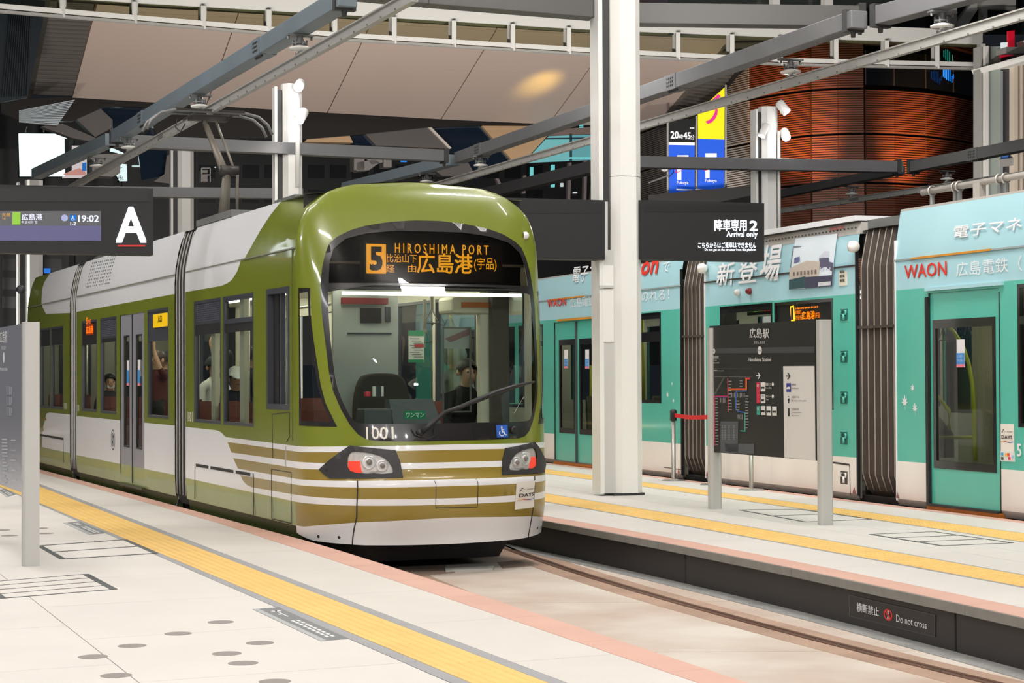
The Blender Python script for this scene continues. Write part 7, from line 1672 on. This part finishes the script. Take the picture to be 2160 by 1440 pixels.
# ================================================================== PEOPLE SEEN THROUGH THE PANES
SKIN = mat('skin', (206, 164, 138), .5)
def seg_d(p, a, b):
    d = b - a; t = np.clip(((p - a) @ d) / max(d @ d, 1e-9), 0, 1); return np.linalg.norm(p - (a + d[None] * t[:, None]), axis=1)
def person(label, frame, s, u, z0, head, pose, shirt, pants, hair, arms=('down', 'down'), cap=None, mask=False, lean=0.0, long_sleeve=False, hood=None, scale=1.0, group=None):
    """one continuous skinned figure; local x is the way it faces"""
    ca, sa = math.cos(head), math.sin(head)
    M = frame.M @ Matrix.Translation((s, u, z0)) @ Matrix.Rotation(head, 4, 'Z') @ Matrix.Scale(scale, 4)
    o = thing('person', label, 'person', M, group)
    V, E, R, B = [], [], [], []
    def v(p, r): V.append(np.array(p, float)); R.append(r); return len(V) - 1
    def e(a, b, m): E.append((a, b)); B.append(m)
    ph = .90 if pose == 'stand' else .50
    L = lambda h: (lean * (h - ph) * 1.0, 0, h)
    pel = v((0, 0, ph), .135); w = v(L(ph + .17), .125); ch = v(L(ph + .36), .145); nk0 = v(L(ph + .50), .075); nk = v(L(ph + .56), .052)
    hx = lean * (.66); jaw = v((hx + .02, 0, ph + .63), .070); cr = v((hx, 0, ph + .705), .092); tp = v((hx - .012, 0, ph + .765), .070)
    e(pel, w, 'pants'); e(w, ch, 'shirt'); e(ch, nk0, 'shirt'); e(nk0, nk, 'skin'); e(nk, jaw, 'skin'); e(jaw, cr, 'skin'); e(cr, tp, 'skin')
    ns = v((hx + .098, 0, ph + .675), .014); e(cr, ns, 'skin')
    for sd, ar in ((1, arms[0]), (-1, arms[1])):
        sh = v((L(ph + .46)[0], sd * .165, ph + .455), .062); e(ch if False else nk0, sh, 'shirt')
        x0 = L(ph + .46)[0]
        if ar == 'up': el = (x0 + .14, sd * .20, ph + .58); wr = (x0 + .20, sd * .16, ph + .82); fd = (.02, 0, .09)
        elif ar == 'lap': el = (x0 + .06, sd * .21, ph + .20); wr = (x0 + .27, sd * .10, ph + .13); fd = (.09, -sd * .02, -.02)
        elif ar == 'phone': el = (x0 + .07, sd * .21, ph + .20); wr = (x0 + .27, sd * .07, ph + .36); fd = (.06, -sd * .02, .06)
        else: el = (x0 + .0, sd * .215, ph + .19); wr = (x0 + .06, sd * .22, ph - .04); fd = (.015, 0, -.09)
        el_ = v(el, .043); mid = v((np.array(el) * .5 + np.array(wr) * .5), .038); wr_ = v(wr, .027); e(sh, el_, 'shirt'); e(el_, mid, 'shirt' if long_sleeve else 'skin'); e(mid, wr_, 'shirt' if long_sleeve else 'skin')
        fd = np.array(fd); pal = v(np.array(wr) + fd * .75, .034); e(wr_, pal, 'skin')
        f = fd / np.linalg.norm(fd); ac = np.cross(f, (1, 0, 0) if abs(f[0]) < .8 else (0, 0, 1)); ac /= np.linalg.norm(ac); dn_ = np.cross(f, ac)
        for k, ln in enumerate((.062, .074, .078, .066)):
            b = V[pal] + ac * (k - 1.5) * .019 + f * .025; m_ = v(b + f * ln * .5 + dn_ * .012, .0095); t_ = v(b + f * ln * .85 + dn_ * .034, .008); e(pal, m_, 'skin'); e(m_, t_, 'skin')
        b = V[pal] - ac * .036 - f * .02; m_ = v(b - ac * .012 + f * .03, .011); t_ = v(b - ac * .006 + f * .06 + dn_ * .02, .009); e(pal, m_, 'skin'); e(m_, t_, 'skin')
        hp = v((0, sd * .09, ph - .04), .098); e(pel, hp, 'pants')
        if pose == 'stand': kn = (.02, sd * .10, .48); an = (-.01, sd * .10, .09)
        else: kn = (.42, sd * .11, ph + .0); an = (.40, sd * .11, .09)
        kn_ = v(kn, .062); cf = v(np.array(kn) * .6 + np.array(an) * .4 + np.array((-.02, 0, 0)), .055); an_ = v(an, .04); to = v((an[0] + .16, an[1] + sd * .015, .035), .032)
        e(hp, kn_, 'pants'); e(kn_, cf, 'pants'); e(cf, an_, 'pants'); e(an_, to, 'shoe')
    me = bpy.data.meshes.new('body'); me.from_pydata([tuple(p) for p in V], E, []); ob = bpy.data.objects.new('body', me); COL.objects.link(ob)
    sk = ob.modifiers.new('skin', 'SKIN'); sk.use_smooth_shade = True; sd_ = me.skin_vertices[0].data
    for i, r in enumerate(R): sd_[i].radius = (r, r * (1.12 if i in (pel, w, ch) else 1)); 
    for i in (pel, w, ch): sd_[i].radius = (R[i] * 1.15, R[i] * .82)
    sd_[pel].use_root = True
    sb = ob.modifiers.new('sub', 'SUBSURF'); sb.levels = 1; sb.render_levels = 1
    dg = bpy.context.evaluated_depsgraph_get(); dg.update(); nm_ = bpy.data.meshes.new_from_object(ob.evaluated_get(dg)); bpy.data.objects.remove(ob)
    mats = [SKIN, shirt, pants, RUB]; order = {'skin': 0, 'shirt': 1, 'pants': 2, 'shoe': 3}
    nm_.materials.clear()
    for m in mats: nm_.materials.append(m)
    C = np.array([p.center[:] for p in nm_.polygons]); best = np.full(len(C), 9.0); mi = np.zeros(len(C), int)
    for (a, b), m in zip(E, B):
        d = seg_d(C, V[a], V[b]) - .5 * (R[a] + R[b]) * .8; k = d < best; best[k] = d[k]; mi[k] = order[m]
    mi[(C[:, 2] > ph + .575)] = 0 if True else mi
    hz = C[:, 2]; 
    for p, m in zip(nm_.polygons, mi): p.material_index = int(m); p.use_smooth = True
    body = bpy.data.objects.new('body', nm_); COL.objects.link(body); body.parent = o; ROOT[body.name] = M
    if arms[0] == 'up' or arms[1] == 'up':
        up = np.array([max(0, 0)])
    # hair or cap, eyes and mouth
    c = np.array([hx - .008, 0, ph + .71]); mb = MB(); N, K = 14, 7; VV = []
    for i in range(K + 1):
        for j in range(N):
            th = math.pi * .62 * i / K; a = 2 * math.pi * j / N; front = max(0, math.cos(a)); t2 = th * (1 - .42 * front)
            VV.append(c + np.array([.112 * math.sin(t2) * math.cos(a), .098 * math.sin(t2) * math.sin(a), .108 * math.cos(t2)]))
    mb.add(VV, [(i * N + j, (i + 1) * N + j, (i + 1) * N + (j + 1) % N, i * N + (j + 1) % N) for i in range(K) for j in range(N)], 0, True); mb.build('hair', hair, o)
    for sd in (1, -1):
        MB().lathe([(.001, -.011), (.009, -.007), (.011, 0), (.008, .008), (.001, .011)], 8, (hx + .083, sd * .033, ph + .69)).build('eye', RUB, o)
        MB().lathe([(.001, -.03), (.018, -.02), (.022, .005), (.012, .028), (.001, .03)], 8, (hx - .005, sd * .088, ph + .685)).build('ear', SKIN, o)
    MB().box((hx + .082, 0, ph + .628), (.01, .045, .008)).build('mouth', mat('lips', (150, 90, 84), .5), o)
    if mask: MB().prism(smooth_poly([(-.05, -.05), (.05, -.05), (.055, .02), (-.055, .02)], 1), 0, .014, lambda a, b, h: (hx + .086 + h - abs(a) * .5, a, ph + .645 + b)).build('face_mask', M_white, o)
    if cap:
        mb = MB(); VV = []
        for i in range(6):
            for j in range(16):
                th = math.pi * .5 * i / 5; a = 2 * math.pi * j / 16; VV.append(c + np.array([.122 * math.sin(th) * math.cos(a), .108 * math.sin(th) * math.sin(a), .115 * math.cos(th) + .01]))
        mb.add(VV, [(i * 16 + j, (i + 1) * 16 + j, (i + 1) * 16 + (j + 1) % 16, i * 16 + (j + 1) % 16) for i in range(5) for j in range(16)], 0, True)
        k = mb.build('cap', cap, o)
        br = [(.10, -.085), (.16, -.075), (.20, -.04), (.21, 0), (.20, .04), (.16, .075), (.10, .085)]
        MB().prism(br, 0, .012, lambda a, b, h: c + np.array([a, b, .012 + h - (a - .1) * .35])).build('brim', cap, k)
    if hood:
        mb = MB(); VV = []
        for i in range(7):
            for j in range(9):
                th = math.pi * .75 * i / 6; a = math.pi * (.35 + 1.3 * j / 8); VV.append(c + np.array([.15 * math.sin(th) * math.cos(a), .135 * math.sin(th) * math.sin(a), .14 * math.cos(th) - .0]))
        mb.add(VV, [(i * 9 + j, (i + 1) * 9 + j, (i + 1) * 9 + j + 1, i * 9 + j + 1) for i in range(6) for j in range(8)], 0, True); mb.build('hood', hood, o)
    return o
cl = lambda n, c: mat('cloth_' + n, c, .8)
HB = mat('hair_black', (24, 20, 19), .5); HBR = mat('hair_brown', (58, 40, 32), .5)
def at_u(px, py, u): q = FT.side(px, py, u); return q[0]
PI = math.pi
person('passenger in a white cap bowing forward behind the second front side window', FT, at_u(493, 800, .62) - .12, .62, .20, .0, 'sit', cl('navy', (36, 40, 54)), cl('dark', (40, 38, 40)), HB, ('lap', 'lap'), cap=cl('cap_white', (232, 238, 236)), lean=.35, scale=1.0)
person('passenger in a white shirt and dark cap behind the first front side window', FT, at_u(452, 800, .95), .95, .34, .2, 'sit', cl('white', (234, 238, 236)), cl('grey', (84, 84, 88)), HB, ('lap', 'lap'), cap=cl('cap_dark', (54, 62, 62)))
person('standing passenger in brown seen across the mullion of the front side windows', FT, at_u(474, 800, 1.25), 1.25, .05, -PI / 2, 'stand', cl('brown', (66, 52, 46)), cl('dark', (40, 38, 40)), HB, ('up', 'down'), long_sleeve=False)
person('standing passenger in black near the cab partition', FT, at_u(532, 800, 1.2), 1.2, .05, PI * .5, 'stand', cl('black', (34, 33, 36)), cl('dark', (40, 38, 40)), HB, ('phone', 'down'), long_sleeve=True)
person('passenger in dark red holding on behind the yellow sign of the middle section', FT, at_u(333, 780, .75), .75, .05, -PI * .35, 'stand', cl('maroon', (92, 42, 38)), cl('dark', (40, 38, 40)), HBR, ('up', 'down'))
person('passenger with dark hair next to the pole in the middle section', FT, at_u(350, 780, .95), .95, .05, PI * .8, 'stand', cl('umber', (74, 54, 46)), cl('dark', (40, 38, 40)), HB, ('down', 'phone'))
person('seated passenger in dark clothes by the door of the middle section', FT, at_u(232, 820, .5), .5, .16, 0, 'sit', cl('charcoal', (52, 46, 46)), cl('dark', (40, 38, 40)), HB, ('lap', 'lap'), mask=True)
q = FX(966, 800, -1.45); person('passenger with black hair in a dark jacket facing the windshield of the green tram', FT, -1.42, q[1] - .02, .16, .1, 'sit', cl('black', (34, 33, 36)), cl('plum', (92, 46, 58)), HB, ('lap', 'lap'), mask=False, long_sleeve=True, scale=1.08, lean=.3)
q = FX(962, 765, -2.6); person('passenger in a grey hooded jacket standing behind the glass screen of the green tram', FT, -2.65, q[1], .05, PI, 'stand', cl('grey_jacket', (120, 130, 122)), cl('dark', (40, 38, 40)), HB, ('down', 'down'), hood=cl('grey_jacket', (120, 130, 122)), long_sleeve=True, scale=.98)
